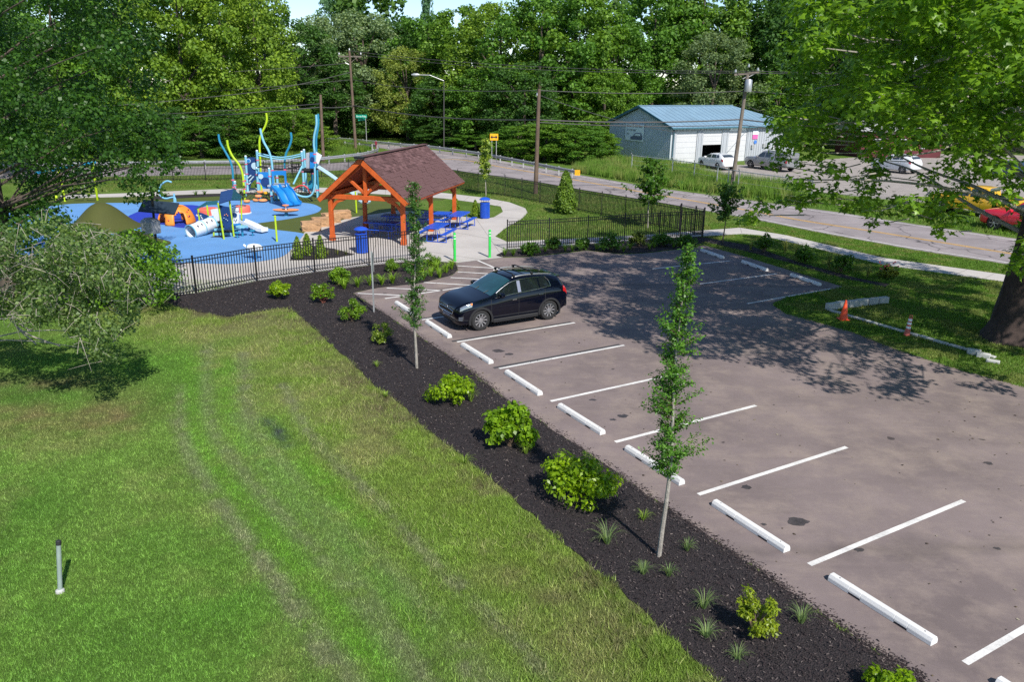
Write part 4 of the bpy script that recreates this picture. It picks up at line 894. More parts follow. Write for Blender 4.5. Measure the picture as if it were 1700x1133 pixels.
for c in ((373, 357), (376, 355.5), (378, 358), (372, 362), (375.5, 364), (378, 366)): disc(n, 'hold', 'pl_pale' if c[1] > 359 else 'pl_orange', c, Y1 + .1, .7)
n = panel(ph, 'play_panel', 'pl_white', [(384.5, 345.5), (396, 345), (397.5, 371.5), (386.5, 371.5)], 41.9); disc(n, 'dial', 'pl_navy', (390, 356.8), 41.87, 3.6)
for c in ((389, 365), (391.5, 367), (393, 364.5)): disc(n, 'knob', 'pl_navy', c, 41.87, .7)
panel(ph, 'play_panel', 'pl_white', [(349.5, 348), (361.5, 346), (365, 370), (354.5, 370)], 42.6); panel(ph, 'play_panel', 'pl_blue', [(349, 359), (353.8, 359), (354.5, 370), (350, 369)], 42.4); panel(ph, 'play_panel', 'pl_blue', [(385, 372), (399, 371), (399, 374), (385, 375)], 41.8)
for y, x0, x1, Y in ((371, 354, 370, 41.4), (379, 355, 372, 40.9), (386.5, 356, 386, 40.6), (395.5, 349, 371, 40.0)):
    A, B = AT(x0, y, Y), AT(x1, y, Y); MB().prism([A, B, B + Vector((.1, .5, 0)), A + Vector((.1, .5, 0))], (0, 0, .05)).build('step', M['pl_rope'], ph); MB().prism([A, B, B - UP * .14, A - UP * .14], (0, .03, 0)).build('riser', M['pl_sky'], ph)
tn0, tn1 = AT(316.5, 385.5, 39.9), AT(352, 371.5, 41.2); ax = (tn1 - tn0); R = ax.to_track_quat('Z', 'Y').to_matrix(); Lt = ax.length
tun = MB(); tun.lathe([(.36, 0), (.36, Lt * .33), (.385, Lt * .5), (.36, Lt * .67), (.36, Lt), (.32, Lt), (.32, 0)], tn0, 24, R, cap=False); tu = tun.build('tunnel', M['pl_white'], ph, smooth=True)
for f in (0, .5, 1): MB().lathe([(.40, -.025), (.40, .025)], tn0 + ax * f, 24, R, cap=False).lathe([(.36, -.026), (.40, -.026)], tn0 + ax * f, 24, R, cap=False).build('tunnel_ring', M['pl_sky'], tu, smooth=True)
for f in (.2, .38, .62, .85):
    q = tn0 + ax * f + R @ Vector((0, 0, 0)); dn = (Vector((0, -1, .25)) - ax.normalized() * ax.normalized().dot(Vector((0, -1, .25)))).normalized(); MB().box(q + dn * .365, (.09, .02, .13)).build('porthole', M['sign_ink'], tu)
for f in (.02, .62): q = tn0 + ax * f; MB().tube([q - UP * .3, Vector((q.x, q.y, .02))], .045, 8).build('tunnel_leg', M['pl_sky'], tu)
sh = panel(ph, 'shell_panel', 'pl_navy', [(329, 353), (335, 354), (345, 358), (350, 364), (352, 372), (345, 368), (333, 364)], 41.3)
for c in ((333.5, 358), (334.5, 361), (336, 363)): disc(sh, 'hold', 'pl_white', c, 41.26, 1.0)
A, B, C_, D = AT(323, 349, 42.4), AT(342.5, 336.5, 42.8), AT(361.5, 334.5, 43.2), AT(343.5, 341, 42.2); MB().prism([A, B, D], (0, .02, .05)).build('awning', M['pl_darkteal'], ph); MB().prism([B, C_, AT(361, 340, 42.6), D], (0, .02, .05)).build('awning', M['pl_darkteal'], ph)
a = AT(402, 368, 42.1); e = G(440, 388); e.z = .16; slide('slide', 'pl_white', [a, a.lerp(e, .1), a.lerp(e, .55) - UP * .02, a.lerp(e, .8) - UP * .06, e], .5, ph, .14); bar_px(ph, 'slide_leg', 'pl_darkteal', (413.5, 378), (414, 384), 42)
m = MB(); q = AT(397, 342, 42.0); m.tube([q + Vector((.36 * math.cos(t), .36 * math.sin(t), 0)) for t in np.linspace(0, 6.28, 18)], .02, 6); m.build('hoop', M['pl_darkteal'], ph)
b = G(403, 393); t = thing('activity_table', 'small teal activity table with seats beside the playhouse', 'activity table', (b.x, b.y, .018)); MB().lathe([(.32, .48), (.32, .54)], n=8).build('table_top', M['pl_sky'], t, world=False); MB().tube([(0, 0, 0), (0, 0, .5)], .06, 8).build('leg', M['pl_teal'], t, world=False)
for a in (.3, 2.4, 4.5): MB().lathe([(.15, .26), (.15, .31)], (.5 * math.cos(a), .5 * math.sin(a), 0), 10).tube([(.5 * math.cos(a), .5 * math.sin(a), 0), (.5 * math.cos(a), .5 * math.sin(a), .27)], .035, 6).build('seat', M['pl_teal'], t, world=False)

# orange dome -------------------------------------------------------------------------------------
b = G(287, 374); dm = thing('dome_climber', 'orange domed climber with arched openings on deep blue rubber', 'climbing dome', (b.x, b.y + .6, .02)); R0 = 1.02; bm = bmesh.new(); bmesh.ops.create_uvsphere(bm, u_segments=48, v_segments=28, radius=R0)
kill = []
for f in bm.faces:
    c = f.calc_center_median(); a = math.atan2(c.y, c.x)
    if c.z < 0: kill.append(f); continue
    for a0 in (-2.25, -.95, .6, 2.0):
        da = (a - a0 + math.pi) % (2 * math.pi) - math.pi; w = abs(da) * R0
        if w < .36 and c.z < .38 + math.sqrt(max(0, .36 ** 2 - w * w)) * .85: kill.append(f); break
    else:
        if c.z > .93: kill.append(f)
bmesh.ops.delete(bm, geom=kill, context='FACES'); me = bpy.data.meshes.new('shell'); 
for f in bm.faces: f.smooth = True
bm.to_mesh(me); bm.free(); me.materials.append(M['pl_dome']); so = bpy.data.objects.new('shell', me); link(so, dm, Matrix.Diagonal((1, 1, 1.06, 1)))
sd_ = so.modifiers.new('thick', 'SOLIDIFY'); sd_.thickness = .09
for k in range(26):
    a = random.uniform(-3.1, 0.2); z = random.uniform(.25, .85); ok = all(abs((a - a0 + math.pi) % (2 * math.pi) - math.pi) > .48 or z > .78 for a0 in (-2.25, -.95, .6, 2.0))
    if ok: r = math.sqrt(1 - z * z); d = Vector((r * math.cos(a), r * math.sin(a), z)); MB().lathe([(.045, -.01), (.045, .03), (.02, .045)], Vector((d.x, d.y, d.z * 1.06)) * R0, 8, d.to_track_quat('Z', 'Y').to_matrix()).build('grip', M['pl_red'] if k % 3 else M['sign_ink'], dm, world=False)
# coral drums
for px, r, h, l in (((404, 354.5), .44, .46, 'round coral drum seat near the orange pod steps'), ((346, 358), .62, .42, 'wide coral drum partly hidden behind the playhouse')):
    q = G(*px); t = thing('drum_seat', l, 'seat', (q.x, q.y, .018), group='coral drum seats'); MB().lathe([(r * .98, .04), (r, .08), (r * .97, h - .04), (r * .9, h), (.02, h + .015)], n=26).build('drum', M['pl_coral'], t, world=False, smooth=True); MB().lathe([(r * 1.12, 0), (r * 1.12, .05), (r * .95, .06)], n=26).build('base', M['pl_white'], t, world=False)
# spinner with two seats
q = G(475.5, 359); t = thing('spinner', 'orange spinning seat with raised centre on the blue rubber', 'spinner', (q.x, q.y, .018)); MB().lathe([(.16, 0), (.12, .12), (.07, .25)], n=12).build('pedestal', M['pl_teal'], t, world=False)
MB().lathe([(.35, .24), (.62, .30), (.70, .38), (.62, .40), (.2, .36), (.05, .36)], n=22, sx=1.15, sy=.62).build('seat', M['pl_orange'], t, world=False, smooth=True); MB().tube([(0, 0, .34), (0, 0, .62)], .035, 8).build('grip_post', M['pl_white'], t, world=False); MB().lathe([(.02, .60), (.19, .62), (.2, .66), (.02, .69)], n=16).build('grip_wheel', M['pl_orange'], t, world=False)
# lime posts
for base, top, l in (((460, 402), (456.5, 360), 'lime green thin post in front of the turf edge'), ((592, 354), (590, 320), 'lime green post seen through the pavilion on the turf')):
    q = G(*base); t = thing('lime_post', l, 'post', (q.x, q.y, .018), group='lime green posts'); tp = AT(*top, q.y) - q; MB().tube([(0, 0, 0), tp], .05, 10).build('post', M['pl_lime'], t, world=False, smooth=True); MB().lathe([(.06, -.02), (.06, .03), (.02, .05)], tp, 10).build('cap', M['pl_lime'], t, world=False)
# spring rider near the fence, stool near the turf
q = G(424, 431); t = thing('spring_rider', 'small white and blue spring rider just behind the near fence', 'spring rider', (q.x, q.y, .018)); MB().tube([Vector((.07 * math.cos(a), .07 * math.sin(a), .02 + a * .008)) for a in np.linspace(0, 37, 60)], .018, 5).build('spring', M['pl_blue'], t, world=False); MB().lathe([(.05, -.05), (.22, .05), (.26, .18), (.16, .30), (.02, .34)], (0, 0, .38), 14, sx=1.6, sy=.7).build('body', M['pl_white'], t, world=False, smooth=True); MB().tube([(-.3, -.2, .62), (-.3, .2, .62)], .02, 6).build('handle', M['pl_teal'], t, world=False); MB().tube([(-.3, 0, .5), (-.48, 0, .66)], .05, 6).build('head', M['pl_white'], t, world=False)
q = G(606, 349); t = thing('spring_rider', 'pale blue spring rider on the turf seen under the pavilion beam', 'spring rider', (q.x, q.y, .018)); MB().tube([Vector((.07 * math.cos(a), .07 * math.sin(a), .02 + a * .008)) for a in np.linspace(0, 37, 60)], .018, 5).build('spring', M['pl_grey'], t, world=False); MB().lathe([(.05, -.05), (.2, .05), (.24, .18), (.16, .32), (.02, .36)], (0, 0, .38), 14, sx=1.7, sy=.6).build('body', M['pl_pale'], t, world=False, smooth=True); MB().tube([(.28, -.2, .66), (.28, .2, .66)], .02, 6).build('handle', M['pl_teal'], t, world=False)
# teal hoop, swing frame, solar lamp
q = G(288, 343); t = thing('teal_arch', 'thin teal hoop on a short post behind the orange dome', 'play hoop', (q.x, q.y, .016)); m = MB(); L = [AT(a, b, q.y) - q for a, b in ((292, 343), (291, 330), (286, 328), (276, 330), (268, 327), (264, 318), (268, 307), (277, 301), (285, 303))]; m.tube(smooth_line(L, 4), .05, 8); m.build('hoop', M['pl_sky'], t, world=False, smooth=True); MB().tube([AT(290, 344, q.y) - q, AT(289, 322, q.y) - q], .06, 8).build('post', M['pl_sky'], t, world=False)
q = G(125, 335); Y = q.y; t = thing('swing_frame', 'teal topped swing frame with lime legs behind the leaves at left', 'swing', (q.x, q.y, .016)); MB().tube([AT(60, 288, Y - 3) - q, AT(158, 270, Y + 2) - q], .09, 10).build('top_beam', M['pl_teal'], t, world=False)
for a, b in (((98, 282), (92, 342)), ((98, 282), (108, 335)), ((154, 271), (162, 333)), ((154, 271), (148, 326))):
    MB().tube([AT(*a, Y) - q, G(*b) - q], .07, 8).build('leg', M['pl_lime'], t, world=False, smooth=True)
for x in (115, 135):
    A = AT(x, 279 - (x - 115) * .18, Y) - q; MB().tube([A, A - UP * 1.7], .012, 4).tube([A + Vector((.5, .1, 0)), A + Vector((.5, .1, -1.7))], .012, 4).build('chain', M['galv_dull'], t, world=False); MB().box(A + Vector((.25, .05, -1.72)), (.55, .2, .05)).build('swing_seat', M['pl_rope'], t, world=False)
q = G(262, 437); Y = q.y; t = thing('solar_lamp', 'black pole with grey box and slanted solar panel beside the mounds', 'lamp', (q.x, q.y, .02)); MB().tube([(0, 0, 0), AT(251, 312, Y) - q], .055, 10).build('pole', M['black_metal'], t, world=False)
c = AT(250, 375, Y) - q; w = 16.5 * Y / F_; hgt = 13 * Y / F_; MB().lathe([(w * .92, -hgt), (w, -hgt * .9), (w, hgt * .55), (w * .55, hgt * .95), (.05, hgt)], c, 6).build('battery_box', M['lamp_box'], t, world=False, bevel=.01)
c = AT(264, 345, Y) - q; MB().box(c, (1.5, .8, .05), mx=Euler((.5, .1, .1)).to_matrix()).build('solar_panel', M['solar'], t, world=False); MB().tube([c, AT(253, 346, Y) - q], .03, 6).build('bracket', M['black_metal'], t, world=False)
# ================================================================== vehicles
def pchip(xs, ys, x):
    xs = np.asarray(xs, float); ys = np.asarray(ys, float); h = np.diff(xs); dl = np.diff(ys) / h; m = np.zeros(len(xs)); m[0], m[-1] = dl[0], dl[-1]
    for i in range(1, len(xs) - 1):
        if dl[i - 1] * dl[i] > 0: w1, w2 = 2 * h[i] + h[i - 1], h[i] + 2 * h[i - 1]; m[i] = (w1 + w2) / (w1 / dl[i - 1] + w2 / dl[i])
    i = np.clip(np.searchsorted(xs, x) - 1, 0, len(xs) - 2); t = (x - xs[i]) / h[i]
    return (2 * t ** 3 - 3 * t ** 2 + 1) * ys[i] + (t ** 3 - 2 * t ** 2 + t) * h[i] * m[i] + (-2 * t ** 3 + 3 * t ** 2) * ys[i + 1] + (t ** 3 - t ** 2) * h[i] * m[i + 1]
class Shell:
    def __init__(s, st): s.st = np.array(sorted(st)); s.x0, s.x1 = s.st[0, 0], s.st[-1, 0]
    def prof(s, x):
        w, zb, zl, zr, wr = [float(pchip(s.st[:, 0], s.st[:, k], x)) for k in range(1, 6)]
        return [(0, zb), (w * .80, zb), (w * .955, zb + .09), (w, zb + .42 * (zl - zb)), (w * .992, zb + .72 * (zl - zb)), (w * .955, zl), (wr + .045, zr - (zr - zl) * .13), (wr * .94, zr - (zr - zl) * .03), (wr * .55, zr + .008), (0, zr + .014)]
    def P(s, x, v, side=1, off=0.0):
        x = min(max(x, s.x0), s.x1); pr = s.prof(x); i = min(int(v), 8); t = v - i; y = pr[i][0] * (1 - t) + pr[i + 1][0] * t; z = pr[i][1] * (1 - t) + pr[i + 1][1] * t
        p = Vector((x, side * y, z))
        if off:
            e = .03; a = s.P(min(x + e, s.x1), v, side) - s.P(max(x - e, s.x0), v, side); b = s.P(x, min(v + .15, 9), side) - s.P(x, max(v - .15, 0), side)
            n = a.cross(b)
            if n.length > 1e-9:
                n.normalize()
                if n.dot(Vector((0, p.y, p.z - .8))) < 0: n = -n
                p = p + n * off
        return p
    def body(s, n=84):
        b = MB(); xs = np.linspace(s.x0, s.x1, n); vs = []
        for x in xs:
            pr = s.prof(x); ring = [(x, y, z) for y, z in pr] + [(x, -y, z) for y, z in pr[-2:0:-1]]; vs += ring
        k = 18; fs = [(i * k + j, i * k + (j + 1) % k, (i + 1) * k + (j + 1) % k, (i + 1) * k + j) for i in range(n - 1) for j in range(k)] + [tuple(range(k - 1, -1, -1)), tuple(range((n - 1) * k, n * k))]
        return b.add(vs, fs)
    def patch(s, fx, v0, v1, side, off=.006, nx=10, nv=5, name=None):    # fx(t) -> (xa, xb) at height t
        b = MB(); vs = []
        for j in range(nv + 1):
            t = j / nv; xa, xb = fx(t)
            for i in range(nx + 1): vs.append(s.P(xa + (xb - xa) * i / nx, v0 + (v1 - v0) * t, side, off))
        k = nx + 1; return b.add(vs, [(j * k + i, j * k + i + 1, (j + 1) * k + i + 1, (j + 1) * k + i) for j in range(nv) for i in range(nx)])
    def screen(s, xa, xb, vv=2.55, off=.006, nx=8, ns=12):               # windscreen or rear window across the car
        b = MB(); vs = []
        for i in range(nx + 1):
            x = xa + (xb - xa) * i / nx
            for j in range(ns + 1):
                q = -1 + 2 * j / ns; vs.append(s.P(x, 9 - abs(q) * vv, 1 if q >= 0 else -1, off))
        k = ns + 1; return b.add(vs, [(i * k + j, i * k + j + 1, (i + 1) * k + j + 1, (i + 1) * k + j) for i in range(nx) for j in range(ns)])
def wheel(t, x, y, r, w=.225, spokes=10, rimmat='rim', side=1):
    Rm = Matrix.Rotation(-math.pi / 2 * side, 3, 'X'); wl = thing_part('wheel', t)
    c = Vector((x, y, r))
    ty = MB().lathe([(r * .66, -w / 2), (r * .93, -w / 2), (r, -w * .36), (r, w * .36), (r * .93, w / 2), (r * .66, w / 2)], c, 28, Rm, cap=False).build('tyre', M['tyre'], wl, world=False, smooth=True)
    MB().lathe([(r * .67, -w / 2), (r * .67, w * .47), (r * .62, w * .47), (r * .60, w * .30), (.02, w * .26)], c, 28, Rm, cap=False).build('rim', M['rim_dark'], wl, world=False, smooth=True)
    sp = MB()
    for k in range(spokes):
        a = 2 * math.pi * k / spokes; d = Vector((math.cos(a), math.sin(a), 0)); e = Vector((-d.y, d.x, 0)); z0, z1 = w * .36, w * .43
        q = [d * r * .12 - e * .014, d * r * .12 + e * .014, d * r * .63 + e * .022, d * r * .63 - e * .022]
        sp.add([c + Rm @ (p + Vector((0, 0, z0 - .01))) for p in q] + [c + Rm @ (p + Vector((0, 0, z1 if i < 2 else z1 + .012))) for i, p in enumerate(q)], [(0, 1, 2, 3), (4, 5, 6, 7), (0, 1, 5, 4), (1, 2, 6, 5), (2, 3, 7, 6), (3, 0, 4, 7)])
    sp.lathe([(.065, w * .3), (.065, w * .46), (.02, w * .48)], c, 12, Rm); sp.lathe([(r * .62, w * .40), (r * .675, w * .46), (r * .675, w * .49), (r * .64, w * .50)], c, 28, Rm, cap=False)
    sp.build('spokes', M[rimmat], wl, world=False, smooth=True); return wl
def thing_part(name, parent):
    o = bpy.data.objects.new(name, None); o.empty_display_size = .1; link(o, parent, Matrix.Identity(4)); return o
def vehicle(name, label, cat, F, R, st, paintm, axf, axr, wr_, glass, extra=None, rh=.37, spokes=10, arch='car_trim', seams=(.95, -.10, -1.15), lights=True, grp=None, plate=True):
    F, R = Vector(F), Vector(R); h = (F - R); h.z = 0; h.normalize(); lf = Vector((-h.y, h.x, 0)); hw = max(s[1] for s in st) - .02
    mid = F - h * axf - lf * hw; rz = math.atan2(h.y, h.x)
    t = thing(name, label, cat, (mid.x, mid.y, .012), rz, grp); S = Shell(st); bo = S.body().build('body', M[paintm], t, world=False, smooth=True)
    cut = MB()
    for x in (axf, axr):
        for s in (-1, 1): cut.lathe([(rh + .045, -.20), (rh + .045, .20)], (x, s * (hw - .12 + .06), rh), 32, Matrix.Rotation(math.pi / 2, 3, 'X'))
    co = cut.build('cut', M['car_trim']); md = bo.modifiers.new('arch', 'BOOLEAN'); md.object = co; md.operation = 'DIFFERENCE'; md.solver = 'EXACT'
    bpy.context.view_layer.update(); co.matrix_world = wm(bo); bpy.context.view_layer.update()
    me = bpy.data.meshes.new_from_object(bo.evaluated_get(bpy.context.evaluated_depsgraph_get())); bo.modifiers.clear(); old = bo.data; bo.data = me; bpy.data.meshes.remove(old); bpy.data.objects.remove(co)
    if len(me.materials) > 1: 
        while len(me.materials) > 1: me.materials.pop()
    for x in (axf, axr):
        for s in (-1, 1):
            wheel(t, x, s * (hw - .115), rh, spokes=spokes, side=s)
            if arch:
                b = MB(); vs = []; n = 22
                for k in range(n + 1):
                    a = math.radians(-14 + 208 * k / n)
                    for rr, yy in ((rh + .035, hw - .03), (rh + .035, hw + .024), (rh + .105, hw + .020), (rh + .115, hw - .03)): vs.append((x + rr * math.cos(a), s * yy, rh + rr * math.sin(a)))
                b.add(vs, [(i * 4 + j, i * 4 + (j + 1) % 4, i * 4 + 4 + (j + 1) % 4, i * 4 + 4 + j) for i in range(n) for j in range(4)] + [(0, 1, 2, 3), tuple(range(4 * n, 4 * n + 4))]); b.build('wheel_arch', M[arch], t, world=False, smooth=True)
    if arch:
        for s in (-1, 1): MB().box((0, s * (hw - .03), S.prof(0)[0][1] + .08), (axf - axr - 2 * rh - .22, .12, .13)).build('sill', M[arch], t, world=False, bevel=.02)
    for s in (-1, 1):
        for xa, xb in glass['side']: S.patch(lambda q, a=xa, b=xb: (a[0] + (a[1] - a[0]) * q, b[0] + (b[1] - b[0]) * q), 5.12, 5.90, s).build('side_window', M[glass['mat']], t, world=False, smooth=True)
        for x in seams: S.patch(lambda q, x=x: (x + .006, x - .006), 2.3, 5.05, s, .003, 1, 10).build('door_seam', M['dark_cap'], t, world=False)
        for x in seams[:-1]: 
            p = S.P(x - .88, 4.35, s, .02); MB().box(p, (.17, .03, .035)).build('door_handle', M['chrome' if paintm == 'car_navy' else paintm], t, world=False, bevel=.008)
        p = S.P(glass['mirror'], 5.05, s, .06); MB().lathe([(.03, -.09), (.10, -.07), (.115, .0), (.10, .06), (.03, .08)], p + Vector((0, s * .07, .06)), 12, Matrix.Rotation(math.pi / 2, 3, 'Y'), sy=1.25, sx=.8).build('mirror', M[paintm], t, world=False, smooth=True)
    S.screen(*glass['front']).build('windscreen', M[glass.get('fm', glass['mat'])], t, world=False, smooth=True)
    if 'rear' in glass: S.screen(*glass['rear'], 2.3).build('rear_window', M[glass['mat']], t, world=False, smooth=True)
    return t, S
pm('glass_teal', (.012, .055, .062), .06, .25, 2.0, coat=1.0); pm('glass_black', (.008, .011, .013), .05, .2, 2.0, coat=1.0); pm('glass_grey', (.03, .04, .045), .06, .3, 2.5, coat=1.0)
KIA = [(1.335 + (a[0] - 1.335) * .90 if a[0] > 1.335 else (-1.335 + (a[0] + 1.335) * .90 if a[0] < -1.335 else a[0]),) + a[1:] for a in [(2.245, .58, .40, .62, .70, .50), (2.20, .72, .28, .72, .80, .60), (2.08, .84, .21, .82, .90, .70), (1.78, .905, .19, .925, .995, .76), (1.335, .925, .19, .985, 1.05, .79), (1.02, .925, .19, 1.02, 1.10, .79), (.86, .925, .19, 1.03, 1.135, .765), (.45, .925, .19, 1.05, 1.385, .70), (.10, .925, .19, 1.075, 1.555, .665),
       (-.40, .925, .19, 1.10, 1.61, .66), (-1.0, .925, .19, 1.15, 1.585, .645), (-1.5, .92, .20, 1.19, 1.525, .61), (-1.85, .90, .23, 1.18, 1.44, .57), (-2.02, .875, .29, 1.12, 1.31, .56), (-2.12, .85, .34, 1.02, 1.17, .58), (-2.20, .81, .38, .88, .99, .60), (-2.235, .74, .42, .70, .80, .58)]]
gk = dict(mat='glass_black', fm='glass_teal', side=[((.74, .74), (-.10, -.10)), ((-.20, -.20), (-.92, -.90)), ((-.97, -.95), (-1.34, -1.24))], front=(.93, .13), rear=(-1.84, -2.05), mirror=.62)
F, R = G(798.8, 550), G(911.8, 531.8)
kia, S = vehicle('parked_suv', 'dark navy SUV with silver roof rails parked in the lot', 'car', F, R, KIA, 'car_navy', 1.335, -1.335, .345, gk, rh=.348)
def part(mb, name, mat, parent=None, **k): return mb.build(name, M[mat], parent or kia, world=False, **k)
for s in (-1, 1):
    hl = part(S.patch(lambda q: (2.05 - .02 * q, 1.66 - .05 * q), 4.55, 5.45, s, .008), 'headlight', 'lamp_clear', smooth=True); part(S.patch(lambda q: (1.70, 1.64), 4.85, 5.30, s, .012), 'turn_signal', 'lamp_amber', hl)
    part(S.patch(lambda q: (-1.90, -2.11), 4.25, 5.05, s, .010), 'tail_light', 'lamp_red', smooth=True)
    part(MB().tube([S.P(x, 7.0, s, .045) for x in np.linspace(.02, -1.58, 14)], [.012] + [.026] * 12 + [.012], 6), 'roof_rail', 'rim', smooth=True)
    for (x0, x1) in ((.80, -1.36),): part(MB().tube([S.P(x, 5.06, s, .006) for x in np.linspace(x0, x1, 16)], .011, 5), 'window_trim', 'chrome')
    part(MB().tube([S.P(x, 5.97, s, .008) for x in np.linspace(.72, -1.24, 16)] + [S.P(-1.36, 5.6, s, .008), S.P(-1.38, 5.06, s, .008)], .013, 5), 'window_trim', 'chrome')
    part(S.patch(lambda q: (-.09, -.21), 5.1, 5.92, s, .007, 2, 4), 'door_pillar', 'ink_grey', smooth=True)
    fg = part(S.patch(lambda q: (2.085, 1.95), 2.6, 3.5, s, .010), 'fog_light', 'dark_cap')
    for v in (2.75, 3.0, 3.25): part(MB().tube([S.P(2.08, v, s, .02), S.P(1.98, v, s, .02)], .010, 5), 'fog_lamp', 'lamp_clear', fg)
for x in (-.05, -.75):
    l = S.P(x, 7.0, 1, .05); r = S.P(x, 7.0, -1, .05); zt = S.P(x, 9).z + .11
    part(MB().tube([l, (l.x, l.y - .05, zt - .02), (l.x, l.y - .12, zt), (r.x, r.y + .12, zt), (r.x, r.y + .05, zt - .02), r], .022, 8), 'cross_bar', 'black_metal', smooth=True)
    for q in (l, r): part(MB().box((q.x, q.y, q.z + .03), (.09, .06, .09)), 'cross_bar_foot', 'black_metal', bevel=.01)
gr = part(MB().prism([(2.143, y, z) for y, z in ((-.52, .69), (-.46, .58), (.46, .58), (.52, .69), (.12, .715), (0, .70), (-.12, .715))], (.03, 0, 0)), 'grille', 'dark_cap', bevel=.01)
part(MB().tube([(2.176, y, z) for y, z in ((-.53, .695), (-.47, .575), (.47, .575), (.53, .695), (.12, .722), (0, .705), (-.12, .722), (-.53, .695))], .012, 5), 'grille_frame', 'chrome', gr)
part(MB().box((2.143, 0, .50), (.06, .52, .12)), 'number_plate', 'ink_grey', bevel=.006); part(MB().box((2.10, 0, .36), (.10, 1.15, .10)), 'lower_intake', 'car_trim', bevel=.02); part(MB().box((-2.10, 0, .46), (.16, 1.5, .20)), 'rear_bumper', 'car_trim', bevel=.04)
em = S.P(2.185, 9, 1, .0); ov = part(MB().lathe([(.001, .012), (.075, .012), (.08, .0)], (2.143, 0, .745), 18, Matrix.Rotation(math.pi / 2, 3, 'Y') @ Matrix.Rotation(.0, 3, 'X'), sx=.55, sy=1.0), 'emblem', 'chrome')
text_part('KIA', .055, M['dark_cap'], ov, Matrix.Translation((2.160, 0, .745)) @ Matrix.Rotation(math.pi / 2, 4, 'Z') @ Matrix.Rotation(math.pi / 2, 4, 'X'))
part(MB().box((-1.87, 0, 1.425), (.22, 1.10, .035)), 'spoiler', 'car_navy', bevel=.012); part(MB().lathe([(.05, 0), (.02, .05), (.005, .12)], (-1.45, 0, 1.57), 8), 'antenna', 'dark_cap')
for s in (.35, -.25): part(MB().tube([S.P(.96, 9, 1, .02) + Vector((0, s, -.02)), S.P(.78, 8.2, 1 if s > 0 else -1, .015) + Vector((0, .05, 0))], .010, 5), 'wiper', 'dark_cap')
# vehicles in the yard
HATCH = [(2.20, .58, .40, .66, .74, .50), (2.10, .78, .24, .78, .86, .66), (1.80, .86, .20, .90, .97, .74), (1.30, .875, .20, .98, 1.05, .76), (.95, .875, .20, 1.0, 1.10, .74), (.5, .875, .20, 1.02, 1.34, .66), (.1, .875, .20, 1.03, 1.49, .62), (-.5, .875, .20, 1.06, 1.53, .61), (-1.1, .875, .21, 1.09, 1.50, .60), (-1.55, .86, .24, 1.11, 1.42, .58), (-1.9, .84, .30, 1.10, 1.24, .58), (-2.1, .80, .36, .98, 1.06, .58), (-2.2, .72, .42, .78, .86, .56)]
gh = dict(mat='glass_grey', side=[((.70, .70), (-.12, -.12)), ((-.22, -.22), (-.98, -.90)), ((-1.04, -.96), (-1.48, -1.30))], front=(.98, .14), rear=(-1.52, -1.93), mirror=.60)
ht, S = vehicle('parked_hatchback', 'white hatchback parked in front of the garage doors', 'car', G(1163.6, 278), G(1198, 284), HATCH, 'car_white', 1.32, -1.32, .34, gh, rh=.34, spokes=5, arch=None)
for s in (-1, 1): part(S.patch(lambda q: (-1.88, -2.12), 4.1, 5.0, s, .012), 'tail_light', 'lamp_red', ht, smooth=True); part(S.patch(lambda q: (2.08, 1.75), 4.6, 5.3, s, .01), 'headlight', 'lamp_clear', ht)
part(MB().box((-2.2, 0, .80), (.02, .5, .14)), 'number_plate', 'sign_face', ht)
TRUCK = [(2.75, .70, .45, .78, .86, .62), (2.68, .84, .34, .90, .98, .72), (2.40, .96, .30, 1.04, 1.11, .84), (1.75, .99, .30, 1.10, 1.17, .86), (1.20, .99, .30, 1.13, 1.21, .84), (.80, .99, .30, 1.15, 1.52, .76), (.45, .99, .30, 1.15, 1.79, .70), (-.2, .99, .30, 1.16, 1.85, .69), (-.85, .99, .30, 1.17, 1.83, .69), (-1.02, .99, .30, 1.18, 1.78, .70), (-1.08, .99, .32, 1.16, 1.27, .84), (-1.6, .99, .36, 1.16, 1.22, .86), (-2.6, .98, .40, 1.15, 1.20, .85), (-2.75, .95, .45, 1.10, 1.15, .82)]
gt = dict(mat='glass_grey', side=[((.90, .90), (.12, .12)), ((.02, .02), (-.62, -.62))], front=(1.17, .50), rear=(-1.0, -1.06), mirror=.92)
def pickup(label, F, R, paintm, grp=None, cap=False):
    t, S = vehicle('pickup_truck', label, 'pickup truck', F, R, TRUCK, paintm, 1.78, -1.72, .4, gt, rh=.40, spokes=6, arch=None, seams=(1.08, .06, -.70))
    for s in (-1, 1):
        part(S.patch(lambda q: (2.66, 2.42), 4.4, 5.3, s, .01), 'headlight', 'lamp_clear', t); part(S.patch(lambda q: (-2.58, -2.74), 3.6, 5.0, s, .012), 'tail_light', 'lamp_red', t)
        if not cap: part(MB().box((-1.9, s * .93, 1.24), (1.6, .10, .10)), 'bed_rail', paintm, t, bevel=.02)
    part(MB().box((2.74, 0, .62), (.10, 1.5, .22)), 'bumper', 'chrome', t, bevel=.03); part(MB().box((2.72, 0, .86), (.06, 1.2, .16)), 'grille', 'dark_cap', t, bevel=.01)
    if cap:
        part(MB().box((-1.9, 0, 1.50), (1.62, 1.62, .56)), 'bed_cap', paintm, t, bevel=.10)
        for s in (-1, 1): part(MB().box((-1.9, s * .805, 1.52), (1.2, .03, .30)), 'cap_window', 'glass_grey', t)
    else: part(MB().box((-1.88, 0, 1.245), (1.55, 1.5, .03)), 'bed', 'dark_cap', t)
    return t
pickup('silver extended cab pickup beside the garage wall', G(1244.6, 279.5), G(1303, 287), 'car_silver', cap=True)
pickup('bright red pickup nose-out behind the road verge at far right', G(1647, 382), G(1718, 393), 'car_red')
pickup('yellow pickup mostly hidden by sycamore leaves next to the red one', G(1558, 352), G(1626, 361), 'car_yellow')
